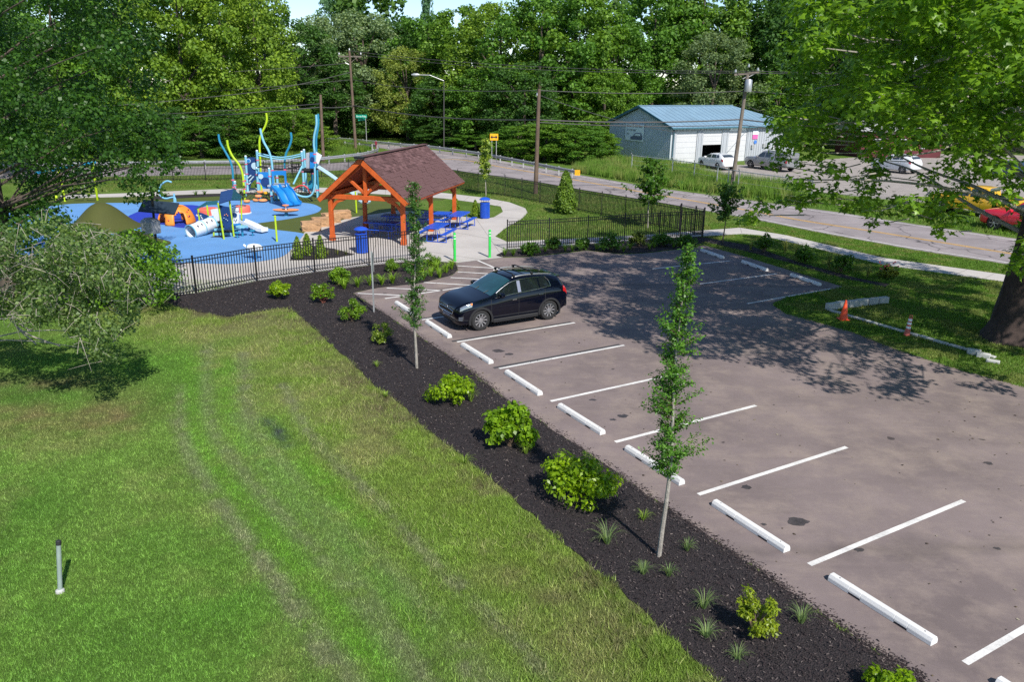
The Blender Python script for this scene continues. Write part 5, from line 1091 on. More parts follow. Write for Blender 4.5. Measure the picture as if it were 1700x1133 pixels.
SUV2 = [(a * 1.06 if abs(a) > 1.2 else a, b * 1.03, c + .06, d + .10, e + .14, f * 1.04) for a, b, c, d, e, f in KIA]
gs = dict(mat='glass_grey', side=gk['side'], front=(.93, .13), rear=(-1.9, -2.12), mirror=.62)
t, S = vehicle('parked_suv', 'white SUV seen through the sycamore leaves in the gravel yard', 'car', G(1454, 284), G(1514, 291), SUV2, 'car_white', 1.40, -1.40, .36, gs, rh=.37, spokes=6, arch=None)
for s in (-1, 1): part(S.patch(lambda q: (-1.98, -2.18), 4.1, 5.0, s, .012), 'tail_light', 'lamp_red', t)
t, S = vehicle('parked_hatchback', 'dark blue car at the far right edge behind sycamore leaves', 'car', G(1640, 292), G(1700, 299), HATCH, 'car_blue', 1.32, -1.32, .34, gh, rh=.34, spokes=6, arch=None)

# ================================================================== garage
ga = thing('garage', 'metal garage with blue roof, white bay doors and wall sign', 'garage', (16.1, 82.4, 0), .5)
GW, GD, GE, GA = 17.6, 11.0, 3.62, 5.5
def gp(mb, name, mat, parent=None, **k): return mb.build(name, M[mat], parent or ga, world=False, **k)
gw = gp(MB().prism([(0, .1, 0), (0, GD, 0), (0, GD, GE), (0, GD / 2, GA - .05), (0, .1, GE)], (.12, 0, 0)), 'gable_wall', 'metal_wall_blue')
for k in range(36):
    y = .15 + k * (GD - .3) / 35; zt = GE + (GA - GE) * (1 - abs(y - GD / 2) / (GD / 2)) - .1; gp(MB().box((-.03, y, zt / 2), (.06, .10, zt)), 'wall_rib', 'metal_wall_blue', gw)
DO = [(.61, 3.36), (4.19, 6.8), (7.74, 10.36)]; edges = [0.12] + [e for d in DO for e in d] + [GW]
fw = gp(MB().box((GW / 2 + .05, .06, 3.30 + (GE - 3.30) / 2), (GW - .12, .12, GE - 3.30)), 'front_wall', 'metal_wall')
for k in range(0, len(edges), 2):
    a, b = edges[k], edges[k + 1]; gp(MB().box(((a + b) / 2, .06, 1.65), (b - a, .12, 3.30)), 'front_wall', 'metal_wall')
    n = max(1, int((b - a) / .33))
    for j in range(n): gp(MB().box((a + (j + .5) * (b - a) / n, -.02, 1.65), (.07, .05, 3.3)), 'wall_rib', 'metal_wall', fw)
for k in range(44): gp(MB().box((.2 + k * (GW - .4) / 43, -.02, 3.52), (.07, .05, .42)), 'wall_rib', 'metal_wall', fw)
for i, (a, b) in enumerate(DO):
    z0 = 1.85 if i == 1 else .02; d = gp(MB().box(((a + b) / 2, .10, (z0 + 3.28) / 2), (b - a - .04, .06, 3.28 - z0)), 'bay_door', 'metal_white')
    for z in (.55, 1.1, 1.65, 2.2, 2.75):
        if z > z0 + .1: gp(MB().box(((a + b) / 2, .065, z), (b - a - .05, .01, .025)), 'door_groove', 'metal_wall', d)
gp(MB().box((5.4, 3.0, 1.6), (8, .05, 3.2)), 'inner_wall', 'interior_dark'); gp(MB().box((5.4, 1.6, .015), (8, 2.8, .02)), 'floor', 'interior_dark'); gp(MB().box((GW, GD / 2, GE / 2), (.12, GD, GE)), 'side_wall', 'metal_wall'); gp(MB().box((GW / 2, GD, GE / 2), (GW, .12, GE)), 'back_wall', 'metal_wall')
o_, hipx = .35, 4.6                                         # roof: gable on the left, hip on the right
A0, A1, R0_, R1, B0, B1 = Vector((-o_, -o_, GE - .03)), Vector((GW + o_, -o_, GE - .03)), Vector((-o_, GD / 2, GA + .05)), Vector((GW - hipx, GD / 2, GA + .05)), Vector((-o_, GD + o_, GE - .03)), Vector((GW + o_, GD + o_, GE - .03)); th = (0, 0, .10)
rf = gp(MB().prism([A0, A1, R1, R0_], th), 'roof', 'roof_blue'); gp(MB().prism([B0, B1, R1, R0_], th), 'roof', 'roof_blue'); gp(MB().prism([A1, B1, R1], th), 'roof', 'roof_blue')
for k in range(1, 26):
    x = A0.x + (A1.x - A0.x) * k / 26; yt = 1.0 if x <= R1.x else max(.02, 1 - (x - R1.x) / (A1.x - R1.x)); p = Vector((x, A0.y, A0.z + .11)); q = Vector((x, A0.y + (R0_.y - A0.y) * yt, A0.z + (R0_.z - A0.z) * yt + .11)); gp(MB().bar(p, q, .05, .03), 'roof_seam', 'roof_blue', rf)
for a, b in ((A0, R0_), (B0, R0_)): gp(MB().bar(a + Vector((-.03, 0, .03)), b + Vector((-.03, 0, .03)), .08, .22), 'gable_trim', 'trim_teal')
gp(MB().bar(A0 + Vector((0, -.06, .02)), A1 + Vector((0, -.06, .02)), .12, .14), 'gutter', 'trim_teal'); gp(MB().tube([(.15, -.12, GE), (.15, -.10, .05)], .05, 6), 'downspout', 'trim_teal'); gp(MB().bar(R0_ + Vector((0, 0, .14)), R1 + Vector((0, 0, .14)), .3, .05), 'ridge_cap', 'roof_blue')
sg = gp(MB().box((-.11, 6.2, 2.85), (.05, 3.3, 1.75)), 'wall_sign', 'sign_face'); LM = Matrix.Rotation(-math.pi / 2, 4, 'Z') @ Matrix.Rotation(math.pi / 2, 4, 'X')
for txt, sz, y, z, m in (('Michael Z. Auto Sales', .36, 6.2, 3.50, 'sign_ink'), ('(513) 383-3867', .32, 6.75, 3.08, 'sign_ink'), ('U.B.I', .30, 7.35, 2.66, 'sign_ink')): text_part(txt, sz, M[m], sg, Matrix.Translation((-.14, y, z)) @ LM, sx=.88)
cp = MB(); cp.prism([(-.138, 5.9 + a, 2.1 + b) for a, b in ((.9, .0), (.95, .28), (.5, .38), (.1, .72), (-.9, .76), (-1.15, .45), (-1.2, .12), (-1.0, .0))], (-.01, 0, 0)); gp(cp, 'car_picture', 'ink_grey', sg); gp(MB().prism([(-.150, 5.9 + a, 2.1 + b) for a, b in ((.2, .42), (.05, .64), (-.75, .66), (-.85, .42))], (-.01, 0, 0)), 'car_picture_window', 'sign_face', sg)
gp(MB().box((11.5, -.06, 2.55), (.75, .03, .45)), 'notice', 'pink_notice'); gp(MB().box((11.5, -.062, 3.0), (.8, .03, .4)), 'notice', 'sign_face'); gp(MB().lathe([(.20, 0), (.20, .03)], (11.6, -.06, 2.0), 14, Matrix.Rotation(math.pi / 2, 3, 'X')), 'notice', 'blue_notice')
dr = gp(MB().box((14.8, -.02, 1.05), (.95, .06, 2.1)), 'door', 'metal_white'); gp(MB().box((14.8, -.06, 1.6), (.5, .02, .5)), 'pane', 'interior_dark', dr); wn = gp(MB().box((16.2, -.04, 1.75), (.9, .06, .8)), 'window', 'metal_white')
for dx in (-.28, 0, .28): gp(MB().box((16.2 + dx, -.08, 1.75), (.22, .02, .64)), 'pane', 'interior_dark', wn)
for x, z in ((11.2, 1.5), (12.9, 1.6)): gp(MB().box((x, -.10, z), (.28, .16, .36)), 'meter_box', 'galv_dull')
for x in (3.8, 7.25): gp(MB().lathe([(.06, 0), (.10, .12)], (x, -.15, 3.5), 8, Matrix.Rotation(math.pi / 2, 3, 'X')), 'flood_lamp', 'metal_white')
gp(MB().box((8.9, -.03, 3.45), (2.3, .03, .38)), 'notice', 'sign_face')
sh = thing('red_shed', 'dark red building behind the gravel yard, mostly hidden by sycamore leaves', 'shed', (45, 97, 0), .1)
MB().box((0, 0, 1.5), (10, 6, 3)).build('wall', M['shed_red'], sh, world=False); MB().prism([(-5.3, -3.4, 2.95), (-5.3, 3.4, 2.95), (-5.3, 0, 4.4)], (10.6, 0, 0)).build('roof', M['galv_dull'], sh, world=False)
for x in (-3, 0, 3): w = MB().box((x, -3.03, 1.6), (1.3, .05, 1.1)).build('window', M['metal_white'], sh, world=False); MB().box((x, -3.07, 1.6), (1.1, .03, .9)).build('pane', M['glass_grey'], w, world=False)

# ================================================================== utility poles and wires
def pole(label, base, top, mat, arm=None):
    b = G(*base); tp = AT(*top, b.y); t = thing('utility_pole', label, 'utility pole', b); MB().tube([b, tp], [.17, .12], 12).build('pole', M[mat], t, smooth=True); return t, b, tp
p1, b1, t1 = pole('tall wooden utility pole with crossarm beyond the playground', (591, 254), (580, 84), 'pole_wood'); a0, a1 = AT(562, 93, b1.y), AT(600, 94, b1.y)
MB().bar(a0, a1, .12, .14).build('crossarm', M['pole_grey'], p1); MB().tube([AT(569, 95, b1.y), AT(582, 104, b1.y)], .04, 5).build('arm_brace', M['pole_grey'], p1); MB().tube([AT(593, 95, b1.y), AT(582, 104, b1.y)], .04, 5).build('arm_brace', M['pole_grey'], p1)
for x in (563, 580, 599): MB().lathe([(.05, 0), (.09, .08), (.05, .25)], AT(x, 91 if x != 580 else 84, b1.y), 8).build('insulator', M['galv'], p1)
MB().tube([AT(573, 104, b1.y), AT(582, 108, b1.y)], .05, 6).build('bracket', M['galv'], p1)
p2, b2, t2 = pole('short brown utility pole just behind the play structure', (537, 268), (532, 157), 'pole_wood'); p3, b3, t3 = pole('wooden utility pole in the grass beyond the black fence', (889, 322), (895, 147), 'pole_wood')
MB().lathe([(.05, 0), (.09, .08), (.05, .25)], AT(892, 160, b3.y), 8).build('insulator', M['galv'], p3)
p4, b4, t4 = pole('leaning utility pole with transformer in front of the garage', (1214, 318), (1241, 124), 'pole_grey'); MB().bar(AT(1219, 124, b4.y), AT(1260, 120, b4.y), .12, .14).build('crossarm', M['pole_grey'], p4); q = AT(1242.5, 142, b4.y - .35); MB().lathe([(.24, -.45), (.26, -.40), (.26, .36), (.20, .44), (.05, .47)], q, 16).build('transformer', M['galv'], p4, smooth=True)
for x, y in ((1221, 121), (1243, 112), (1258, 118)): MB().lathe([(.05, 0), (.09, .08), (.05, .25)], AT(x, y, b4.y), 8).build('insulator', M['galv'], p4)
MB().tube([AT(1233, 131, b4.y), AT(1243, 125, b4.y)], .035, 5).build('arm_brace', M['galv_dull'], p4); MB().tube([AT(1253, 122, b4.y), AT(1242, 128, b4.y)], .035, 5).build('arm_brace', M['galv_dull'], p4)
def wire(label, pts, r=.022):
    L = []; P_ = [AT(x, y, Y) for x, y, Y in pts]
    for a, b in zip(P_[:-1], P_[1:]):
        n = 12; sag = .012 * (b - a).length
        for k in range(n): f = k / n; L.append(a.lerp(b, f) - UP * sag * 4 * f * (1 - f))
    L.append(P_[-1]); o = MB().tube(L, r, 5).build('power_line', M['wire']); tag(o, label, 'power line', 'overhead wires')
Yb1, Yb2, Yb3, Yb4 = b1.y, b2.y, b3.y, b4.y
wire('thick lowest overhead cable linking all the utility poles', [(-200, 205, Yb2 + 8), (532, 178, Yb2), (588, 175, Yb1), (894, 199, Yb3), (1230, 198, Yb4), (1760, 236, 52)], .05); wire('second overhead cable just above the lowest thick one at left', [(-200, 195, Yb2 + 6), (532, 172, Yb2)], .03)
wire('topmost overhead wire from the tall pole to the transformer pole', [(599, 91, Yb1), (1221, 121, Yb4), (1760, 105, 50)]); wire('overhead wire just below the topmost, right of the tall pole', [(580, 84, Yb1), (1258, 118, Yb4), (1760, 112, 52)]); wire('overhead wire running left from the tall pole bracket', [(573, 105, Yb1), (-200, 132, Yb1 + 4)], .028); wire('slanting overhead wire running left and down from the tall pole', [(584, 119, Yb1), (430, 152, 84), (-200, 195, 70)], .028)
wire('middle overhead wire crossing from the tall pole to the right', [(-200, 170, Yb1), (585, 132, Yb1), (895, 150, Yb3), (1235, 151, Yb4), (1760, 165, 52)], .026); wire('drop wire from the grass pole to the garage corner', [(895, 158, Yb3), (1122, 219, 81)], .026); wire('drop wire from the transformer pole to the garage roof mast', [(1232, 166, Yb4), (1268, 182, 86)], .026); wire('overhead cable from the garage corner pole line to the right', [(894, 203, Yb3), (1228, 207, Yb4), (1760, 245, 53)], .03)
# street lamp arm by the wood
q = G(737, 249); t = thing('street_lamp', 'street lamp with a pale head among the trees beyond the bend', 'street lamp', (q.x, q.y, 0)); hd = AT(690, 124, q.y) - q; rt = AT(737, 134, q.y) - q
MB().tube([(0, 0, 0), rt], [.07, .05], 8).build('pole', M['wire'], t, world=False); MB().tube([rt, (rt + hd) / 2 + UP * .3, hd], .04, 8).build('arm', M['galv'], t, world=False); MB().lathe([(.06, -.5), (.17, -.2), (.19, .2), (.08, .45)], hd, 12, Matrix.Rotation(math.pi / 2, 3, 'Y')).build('lamp_head', M['galv'], t, world=False, smooth=True)
# chain link fence before the garage
pts = [(1048, 288), (1115, 297), (1151, 303), (1189, 311), (1207, 317), (1224, 320), (1345, 340)]; t = thing('wire_fence', 'galvanised wire fence running through the tall grass before the garage', 'fence', G(*pts[0])); PP = [G(*p) for p in pts]
for p in PP: MB().tube([p, p + UP * 1.65, p + UP * 1.85 + Vector((-.12, -.15, 0))], .045, 6).build('post', M['galv'], t)
for a, b in zip(PP[:-1], PP[1:]): MB().tube([a + UP * 1.62, b + UP * 1.62], .035, 6).build('top_rail', M['galv'], t)
for z in (.4, .8, 1.2):
    for a, b in zip(PP[:-1], PP[1:]): MB().tube([a + UP * z, b + UP * z], .008, 4).build('wire', M['galv_dull'], t)
# ================================================================== vegetation
def tint(o, c):
    o.color = (c[0], c[1], c[2], 1)
    return o
def tree_proto(seed, H=16.0, Rm=5.2, ncl=110, per=125, leaf=.29, low=.10, shape='oval'):
    r = np.random.default_rng(seed); C_, R_ = [], []
    while len(C_) < ncl:
        f = low + (1 - low) * r.random() ** .85
        pr = {'oval': math.sin(math.pi * min(1, (f * .86 + .10))) ** .55, 'cone': (1.02 - f) ** .6, 'dome': math.sqrt(max(0, 1 - (f * .98) ** 2.2)) if f > .3 else .9}[shape]
        a = r.random() * 6.283; q = Rm * pr * (.45 + .55 * r.random() ** .5) * (1 + .18 * math.sin(3 * a + seed)); C_.append((q * math.cos(a), q * math.sin(a), f * H)); R_.append(r.uniform(.75, 1.75) * (1 - .35 * f))
    P_, N2 = clump_points(C_, R_, per, r, .35, .72); V, Fc = leaf_geo(P_, N2, leaf * (.7 + .6 * r.random(len(P_))), T_WIDE, r, .75)
    cr = mesh_np('crown', V, Fc, M['leaf'], None); tr = MB(); tr.tube([(0, 0, -.1), (.1, 0, H * .2), (-.1, .1, H * .5), (.05, 0, H * .88)], [.34, .26, .16, .04], 8)
    for k in range(9):
        c = C_[k * 7 % ncl]; z0 = c[2] * .62; tr.tube([(0, 0, z0), (c[0] * .5, c[1] * .5, z0 + (c[2] - z0) * .6), (c[0] * .9, c[1] * .9, c[2])], [.12, .07, .02], 5)
    t = tr.build('trunk', M['bark'], None, smooth=True); return cr.data, t.data, cr, t
PR = []
for i, (sd, shp, kw) in enumerate(((11, 'oval', {}), (23, 'dome', {}), (37, 'oval', dict(ncl=130, per=140, leaf=.25)), (41, 'cone', dict(Rm=4.2)), (59, 'dome', dict(ncl=95, per=120, leaf=.32)), (67, 'oval', dict(low=.03, ncl=130)))):
    cm, tm, co, to = tree_proto(sd, shape=shp, **kw); bpy.data.objects.remove(co); bpy.data.objects.remove(to); PR.append((cm, tm))
def place_tree(name, label, cat, loc, H, Wm, col, var, rz=None, group=None, H0=16.0, W0=10.4):
    o = bpy.data.objects.new(name, None); Mx = Matrix.Translation(loc) @ Matrix.Rotation(random.uniform(0, 6.28) if rz is None else rz, 4, 'Z') @ Matrix.Diagonal((Wm / W0, Wm / W0, H / H0, 1)); link(o, None, Mx); tag(o, label, cat, group)
    cm, tm = PR[var]; c = bpy.data.objects.new('crown', cm); link(c, o, Matrix.Identity(4)); tint(c, col); t = bpy.data.objects.new('trunk', tm); link(t, o, Matrix.Identity(4)); return o
YG, MG, DG, SG, GG, BG = (.108, .180, .019), (.066, .145, .019), (.040, .094, .018), (.135, .190, .100), (.095, .138, .062), (.084, .160, .018)
WOOD = [  # pixel column, pixel row of the top, distance, width, colour, form, label
    (-60, -90, 66, 13, DG, 0, 'dark tall tree at the far left edge behind the left tree'), (120, -60, 92, 13, MG, 1, 'mid green tree behind the guard rail at far left'), (230, -40, 95, 12, BG, 2, 'bright green tree behind the guard rail, left of the wavy poles'), (320, -50, 92, 11, YG, 0, 'yellow green tree left of the tallest yellow green one'), (385, -30, 96, 12, (.128, .200, .022), 2, 'tallest yellow green tree above the play structure'), (440, -45, 104, 9, YG, 0, 'thin yellow green tree at the left side of the sky gap'),
    (497, 38, 112, 10, DG, 5, 'dark tree below the sky gap, left of the tall utility pole'), (545, 32, 122, 11, SG, 2, 'silvery leaved tree right above the tall utility pole'), (610, 24, 124, 13, SG, 2, 'broader silvery leaved tree right of the tall utility pole'), (592, -55, 165, 13, (.075, .150, .075), 0, 'far dark tree rising against the sky above the silvery trees'), (560, 112, 112, 10, DG, 1, 'very dark low tree behind the street name sign'), (655, 34, 128, 12, DG, 5, 'dark tree right of the silvery trees'),
    (678, 82, 112, 8, (.150, .190, .040), 2, 'small yellowish tree in front of the dark wood'), (715, 30, 118, 11, MG, 0, 'mid green tree behind the street lamp'), (765, 18, 112, 12, BG, 1, 'bright green tree above the pavilion ridge'), (735, 130, 106, 9, DG, 5, 'low dark tree at the wood edge above the pavilion roof'), (715, -25, 170, 6, (.07, .15, .08), 3, 'narrow far tree against the sky'), (830, 10, 104, 12, YG, 2, 'yellow green tree above the double arrow sign'),
    (800, 120, 100, 8, MG, 5, 'lower green tree behind the double arrow sign'), (895, -10, 100, 12, MG, 0, 'large green tree directly behind the grass utility pole'), (870, 110, 94, 8, DG, 5, 'dark lower tree left of the grass utility pole'), (950, -25, 104, 13, BG, 1, 'large bright green tree left of the garage'), (1010, 30, 108, 11, MG, 2, 'mid green tree above the left end of the garage'), (1000, 120, 98, 7, BG, 5, 'low bright tree touching the left corner of the garage'), (1075, -30, 114, 14, MG, 1, 'large green tree above the garage sign'),
    (1150, -40, 118, 14, BG, 0, 'large bright green tree above the garage doors'), (1175, 58, 104, 10, GG, 2, 'grey green willow like tree hanging over the garage roof'), (1235, -35, 116, 13, DG, 1, 'dark tree behind the transformer pole'), (1290, 20, 112, 11, MG, 5, 'green tree right of the transformer'), (1330, -30, 108, 13, DG, 0, 'dark tree behind the left sycamore edge'), (1285, 130, 104, 8, BG, 5, 'low bright tree behind the right end of the garage roof'),
    (1410, -40, 110, 14, MG, 1, 'green tree behind the sycamore above the gravel yard'), (1500, -30, 112, 14, MG, 0, 'green tree behind the sycamore above the white SUV'), (1590, -35, 108, 14, DG, 1, 'dark tree behind the sycamore above the red shed'), (1680, -30, 106, 14, MG, 2, 'green tree behind the sycamore at the right edge')]
for x, ty, Y, w, c, v, l in WOOD:
    q = AT(x, 250, Y); H = AT(x, ty, Y).z; place_tree('forest_tree', l, 'tree', (q.x, q.y, 0), H / .98, w * 1.12, c, v, group='trees of the wood behind the road')
# the wood behind them reads as one mass
r = np.random.default_rng(5); Cc, Rr = [], []
for k in range(1150):
    x = r.uniform(-110, 1900); Y = r.uniform(128, 150); top = -20 + 20 * math.sin(x / 60.) + (50 if 470 < x < 545 or 660 < x < 745 else 0); q = AT(x, top + r.random() ** .7 * (250 - top), Y); Cc.append((q.x, q.y, max(1.0, q.z))); Rr.append(r.uniform(1.6, 2.9))
P_, N2 = clump_points(Cc, Rr, 26, r, .3, .8); V, Fc = leaf_geo(P_, N2, .55 + .4 * r.random(len(P_)), T_WIDE, r, .7)
tag(tint(mesh_np('distant_wood', V, Fc, M['leaf']), (.050, .105, .018)), 'dark mass of the wood behind the separate trees', 'wood', kind='stuff')
# low bushes along the guard rails and at the garage
BUSH = [(110, 190, 84, 6.5, MG, 'leafy bush behind the guard rail above the swing frame'), (170, 205, 82, 5.5, BG, 'bright leafy bush behind the guard rail above the mounds'), (225, 188, 84, 6.5, MG, 'leafy bush behind the guard rail above the orange dome'), (280, 182, 86, 6, DG, 'dark leafy bush behind the guard rail left of the wavy poles'), (335, 196, 83, 5.5, MG, 'leafy bush behind the guard rail at the teal wavy pole'), (385, 186, 85, 6, DG, 'dark leafy bush behind the lime wavy pole'), (440, 176, 87, 6.5, BG, 'leafy bush behind the rope bridge'), (490, 180, 87, 6, BG, 'bright leafy bush behind the right play tower'), (520, 205, 86, 4.5, YG, 'yellow green bush at the foot of the short brown pole'),
        (745, 205, 102, 6, DG, 'dark bush at the wood edge left of the double arrow sign'), (790, 218, 96, 5, MG, 'bush right behind the double arrow sign'), (860, 212, 88, 6, MG, 'leafy bush left of the grass utility pole by the rail'), (905, 205, 85, 6.5, BG, 'big ivy green bush right of the grass utility pole'), (955, 206, 84, 6.5, MG, 'big leafy bush left of the garage sign'), (990, 216, 86, 5, BG, 'leafy bush at the left corner of the garage'), (650, 205, 120, 7, DG, 'dark bush under the trees above the pavilion ridge')]
for x, ty, Y, w, c, l in BUSH:
    q = AT(x, 250, Y); place_tree('roadside_bush', l, 'bush', (q.x, q.y, -.1), AT(x, ty, Y).z * 1.05, w * 1.2, c, 5 if w > 5.6 else 1, group='bushes along the guard rails')

# ------------------------------------------------------------------ big leafy tree at the left
def px_clumps(n, poly, y0, y1, r0, r1, seed, cond=None):
    r = np.random.default_rng(seed); xs = [p[0] for p in poly]; ys = [p[1] for p in poly]; C_, R_ = [], []
    while len(C_) < n:
        x, y = r.uniform(min(xs), max(xs)), r.uniform(min(ys), max(ys))
        if not inpoly(np.array([x]), np.array([y]), poly)[0] or (cond and not cond(x, y, r)): continue
        q = AT(x, y, r.uniform(y0, y1))
        if q.z < .25: continue
        C_.append((q.x, q.y, q.z)); R_.append(r.uniform(r0, r1))
    return C_, R_
q = G(20, 500); lt = thing('leafy_tree', 'large dark green leafy tree filling the upper left', 'tree', (q.x, q.y, 0))
C1, R1_ = px_clumps(150, [(-150, -160), (265, -160), (250, -20), (245, 60), (265, 130), (275, 230), (250, 290), (190, 300), (135, 325), (110, 365), (60, 410), (-150, 430)], 24.5, 31, .55, 1.05, 3)
C2, R2_ = px_clumps(34, [(150, 180), (285, 170), (298, 250), (290, 330), (255, 345), (200, 330), (150, 300)], 24.5, 28, .25, .50, 4)
C1 += C2; R1_ += R2_; P_, N2 = clump_points(C1, R1_, 480, np.random.default_rng(8), .2, .75); r = np.random.default_rng(9)
V, Fc = leaf_geo(P_, N2, .08 + .075 * r.random(len(P_)), T_WIDE, r, .7, .6); tint(mesh_np('crown', V, Fc, M['leaf_gloss'], lt), (.034, .086, .016))
tr = MB(); top = Vector((q.x + .3, q.y + .2, 14)); tr.tube([q, q + Vector((.1, 0, 4)), q + Vector((.2, .1, 8)), top], [.34, .27, .2, .06], 10)
tr.build('trunk', M['bark'], lt, smooth=True); lm = MB()
for k in range(0, len(C1), 6):
    c = Vector(C1[k]); z0 = max(1.2, c.z - 1.5 - .2 * (k % 7)); a = Vector((q.x + .1, q.y, z0)); lm.tube([a, a.lerp(c, .5) + UP * .25, c], [.05, .03, .006], 5)
lm.build('limbs', M['bark'], lt); 
# twiggy overhanging bush and the dense green bush behind it
def bush_px(name, label, base, poly, n, Y0, Y1, r0, r1, per, leaf, col, seed, twigs=0, twmat='twig', gloss=True, T=T_WIDE):
    q = G(*base); t = thing(name, label, 'bush', (q.x, q.y, 0)); C_, R_ = px_clumps(n, poly, Y0, Y1, r0, r1, seed); r = np.random.default_rng(seed + 50); P_, N2 = clump_points(C_, R_, per, r, .15, .8)
    P_ = P_[P_[:, 2] > .03]; N2 = N2[:len(P_)]; V, Fc = leaf_geo(P_, N2, leaf * (.6 + .8 * r.random(len(P_))), T, r, .8, .5); tint(mesh_np('foliage', V, Fc, M['leaf_gloss' if gloss else 'leaf'], t), col)
    st = MB(); rr = random.Random(seed)
    for k in range(0, len(C_), 7):
        c = Vector(C_[k]); a = q + Vector((rr.uniform(-.5, .5), rr.uniform(-.4, .4), .05)); st.tube(smooth_line([a, a.lerp(c, .55) + UP * rr.uniform(.2, .6), c], 3), [.03 - .004 * i for i in range(7)], 5)
    st.build('stems', M['bark_pale'], t)
    if twigs:
        tw = MB()
        for k in range(twigs):
            c = Vector(rr.choice(C_)); d = Vector((rr.uniform(-.3, 1), rr.uniform(-1, .4), rr.uniform(-.5, .5))).normalized(); L = rr.uniform(.3, .9); p0 = c - d * L * .4 + Vector((rr.uniform(-.3, .3), rr.uniform(-.4, .1), rr.uniform(-.2, .3))); p1 = p0 + d * L * .5 + Vector((rr.uniform(-.1, .1), rr.uniform(-.1, .1), rr.uniform(-.06, .12))); p2 = p0 + d * L + Vector((0, 0, rr.uniform(-.25, .05)))
            if min(p0.z, p1.z, p2.z) > (.9 if twigs > 100 else .1): tw.tube([p0, p1, p2], [.009, .006, .002], 4, False)
        tw.build('twigs', M[twmat], t)['kind'] = 'stuff'
    return t
bush_px('overhanging_bush', 'grey green twiggy bush drooping over the lawn at left', (-150, 600), [(-140, 385), (30, 372), (110, 372), (180, 388), (215, 410), (232, 460), (225, 515), (200, 560), (190, 592), (165, 600), (120, 565), (70, 540), (0, 515), (-140, 520)], 215, 16.8, 19.6, .18, .42, 950, .075, (.100, .152, .058), 21, 420)
bush_px('dense_bush', 'dense bright green bush against the end of the black fence', (235, 503), [(90, 385), (190, 385), (235, 400), (275, 410), (288, 440), (287, 480), (272, 500), (200, 505), (120, 500), (80, 470)], 120, 25.4, 28.2, .30, .55, 520, .10, (.095, .190, .022), 31, 60)
q = G(20, 575); t = thing('bare_branch', 'bare pale branches arching to the ground at the left edge', 'branch', (q.x, q.y, 0)); 
for k, pts in enumerate((((-60, 470), (0, 495), (25, 540), (60, 572)), ((-60, 490), (0, 515), (40, 552), (100, 575)), ((-40, 500), (5, 512), (30, 536), (52, 548), (58, 530)))): MB().tube(smooth_line([AT(a, b, 21.3 - .1 * i + .2 * k) for i, (a, b) in enumerate(pts)], 5), .022, 6).build('branch', M['twig'], t)

# ------------------------------------------------------------------ sycamore at the right
q = G(1686, 562); sy = thing('sycamore_tree', 'big sycamore with thick dark trunk at the right edge', 'tree', (q.x, q.y, 0)); tr = MB(); rr = random.Random(3)
hts = [-.05, .15, .45, .9, 1.6, 2.6, 4, 6, 8.5, 11, 14]; rad = [1.15, 1.02, .88, .78, .70, .64, .58, .50, .40, .28, .12]; pts = [q + Vector((.03 * z, .02 * z, z)) for z in hts]; tr.tube(pts, rad, 22)
tv = tr.v
for i, v in enumerate(tv):
    a = math.atan2(v.y - q.y, v.x - q.x); k = 1 + .05 * math.sin(5 * a + 1) + .04 * math.sin(9 * a) + (.10 * math.sin(4 * a + .6) if v.z < .5 else 0); tv[i] = Vector((q.x + (v.x - q.x) * k, q.y + (v.y - q.y) * k, v.z))
tr.build('trunk', M['bark_dark'], sy, smooth=True)
SIL = [(1300, -400), (1300, -60), (1318, 20), (1335, 70), (1310, 115), (1295, 170), (1275, 215), (1262, 250), (1245, 320), (1242, 365), (1285, 372), (1325, 338), (1380, 325), (1415, 335), (1455, 368), (1500, 350), (1540, 345), (1560, 392), (1592, 392), (1610, 340), (1660, 350), (1680, 430), (1720, 460), (2400, 460), (2400, -400)]
HOLES = [(1490, 278, 34, 18), (1520, 318, 60, 14), (1650, 358, 40, 28), (1590, 345, 30, 14), (1692, 290, 22, 20)]
r = np.random.default_rng(12); cen = np.array([q.x - 1.7, q.y - 1.6, 10.2]); ax = np.array([9.8, 10.4, 8.0]); C_, R_ = [], []
while len(C_) < 1000:
    d = _unit(r.normal(0, 1, (1, 3)))[0]; p = cen + d * ax * (.15 + .85 * r.random() ** .5)
    if p[2] < 2.2: continue
    u, v = px_of(p[0:1], p[1:2], p[2]); u, v = u[0], v[0]
    if v > -60 and not inpoly(np.array([u]), np.array([v]), SIL)[0]: continue
    if v > -60 and any(((u - hx) / wx) ** 2 + ((v - hy) / wy) ** 2 < 1 for hx, hy, wx, wy in HOLES) and r.random() < .86: continue
    if v > 300 and r.random() < .25: continue
    if (v < -60 or u > 1720) and r.random() < .45: continue
    C_.append(tuple(p)); R_.append(r.uniform(.45, .85) if v < 235 else r.uniform(.30, .55))
for px_, py_ in ((1450, 370), (1470, 352), (1440, 342), (1425, 328), (1560, 384), (1575, 364), (1590, 346), (1552, 352), (1250, 357), (1275, 346), (1300, 338), (1262, 335), (1390, 330), (1410, 345), (1690, 420), (1684, 445), (1540, 332), (1520, 345), (1500, 352), (1350, 322), (1330, 335), (1570, 326), (1485, 330), (1240, 362)):
    p = AT(px_, py_, 21 + r.random() * 1.5); C_.append(tuple(p)); R_.append(r.uniform(.25, .42))
P_, N2 = clump_points(C_, R_, 230, r, .15, .6); n = len(P_); V, Fc = leaf_geo(P_, N2 + np.array([0, 0, .8]), .12 + .085 * r.random(n), T_STAR, r, .55, .5); tint(mesh_np('crown', V, Fc, M['leaf_gloss'], sy), (.098, .186, .017))
def limb(pts, r0, mat='bark_pale', name='limb'):
    L = smooth_line(pts, 4); n = len(L); MB().tube(L, [r0 * (1 - .88 * i / (n - 1)) + .008 for i in range(n)], 8).build(name, M[mat], sy, smooth=True)
T = lambda z: q + Vector((.03 * z, .02 * z, z))
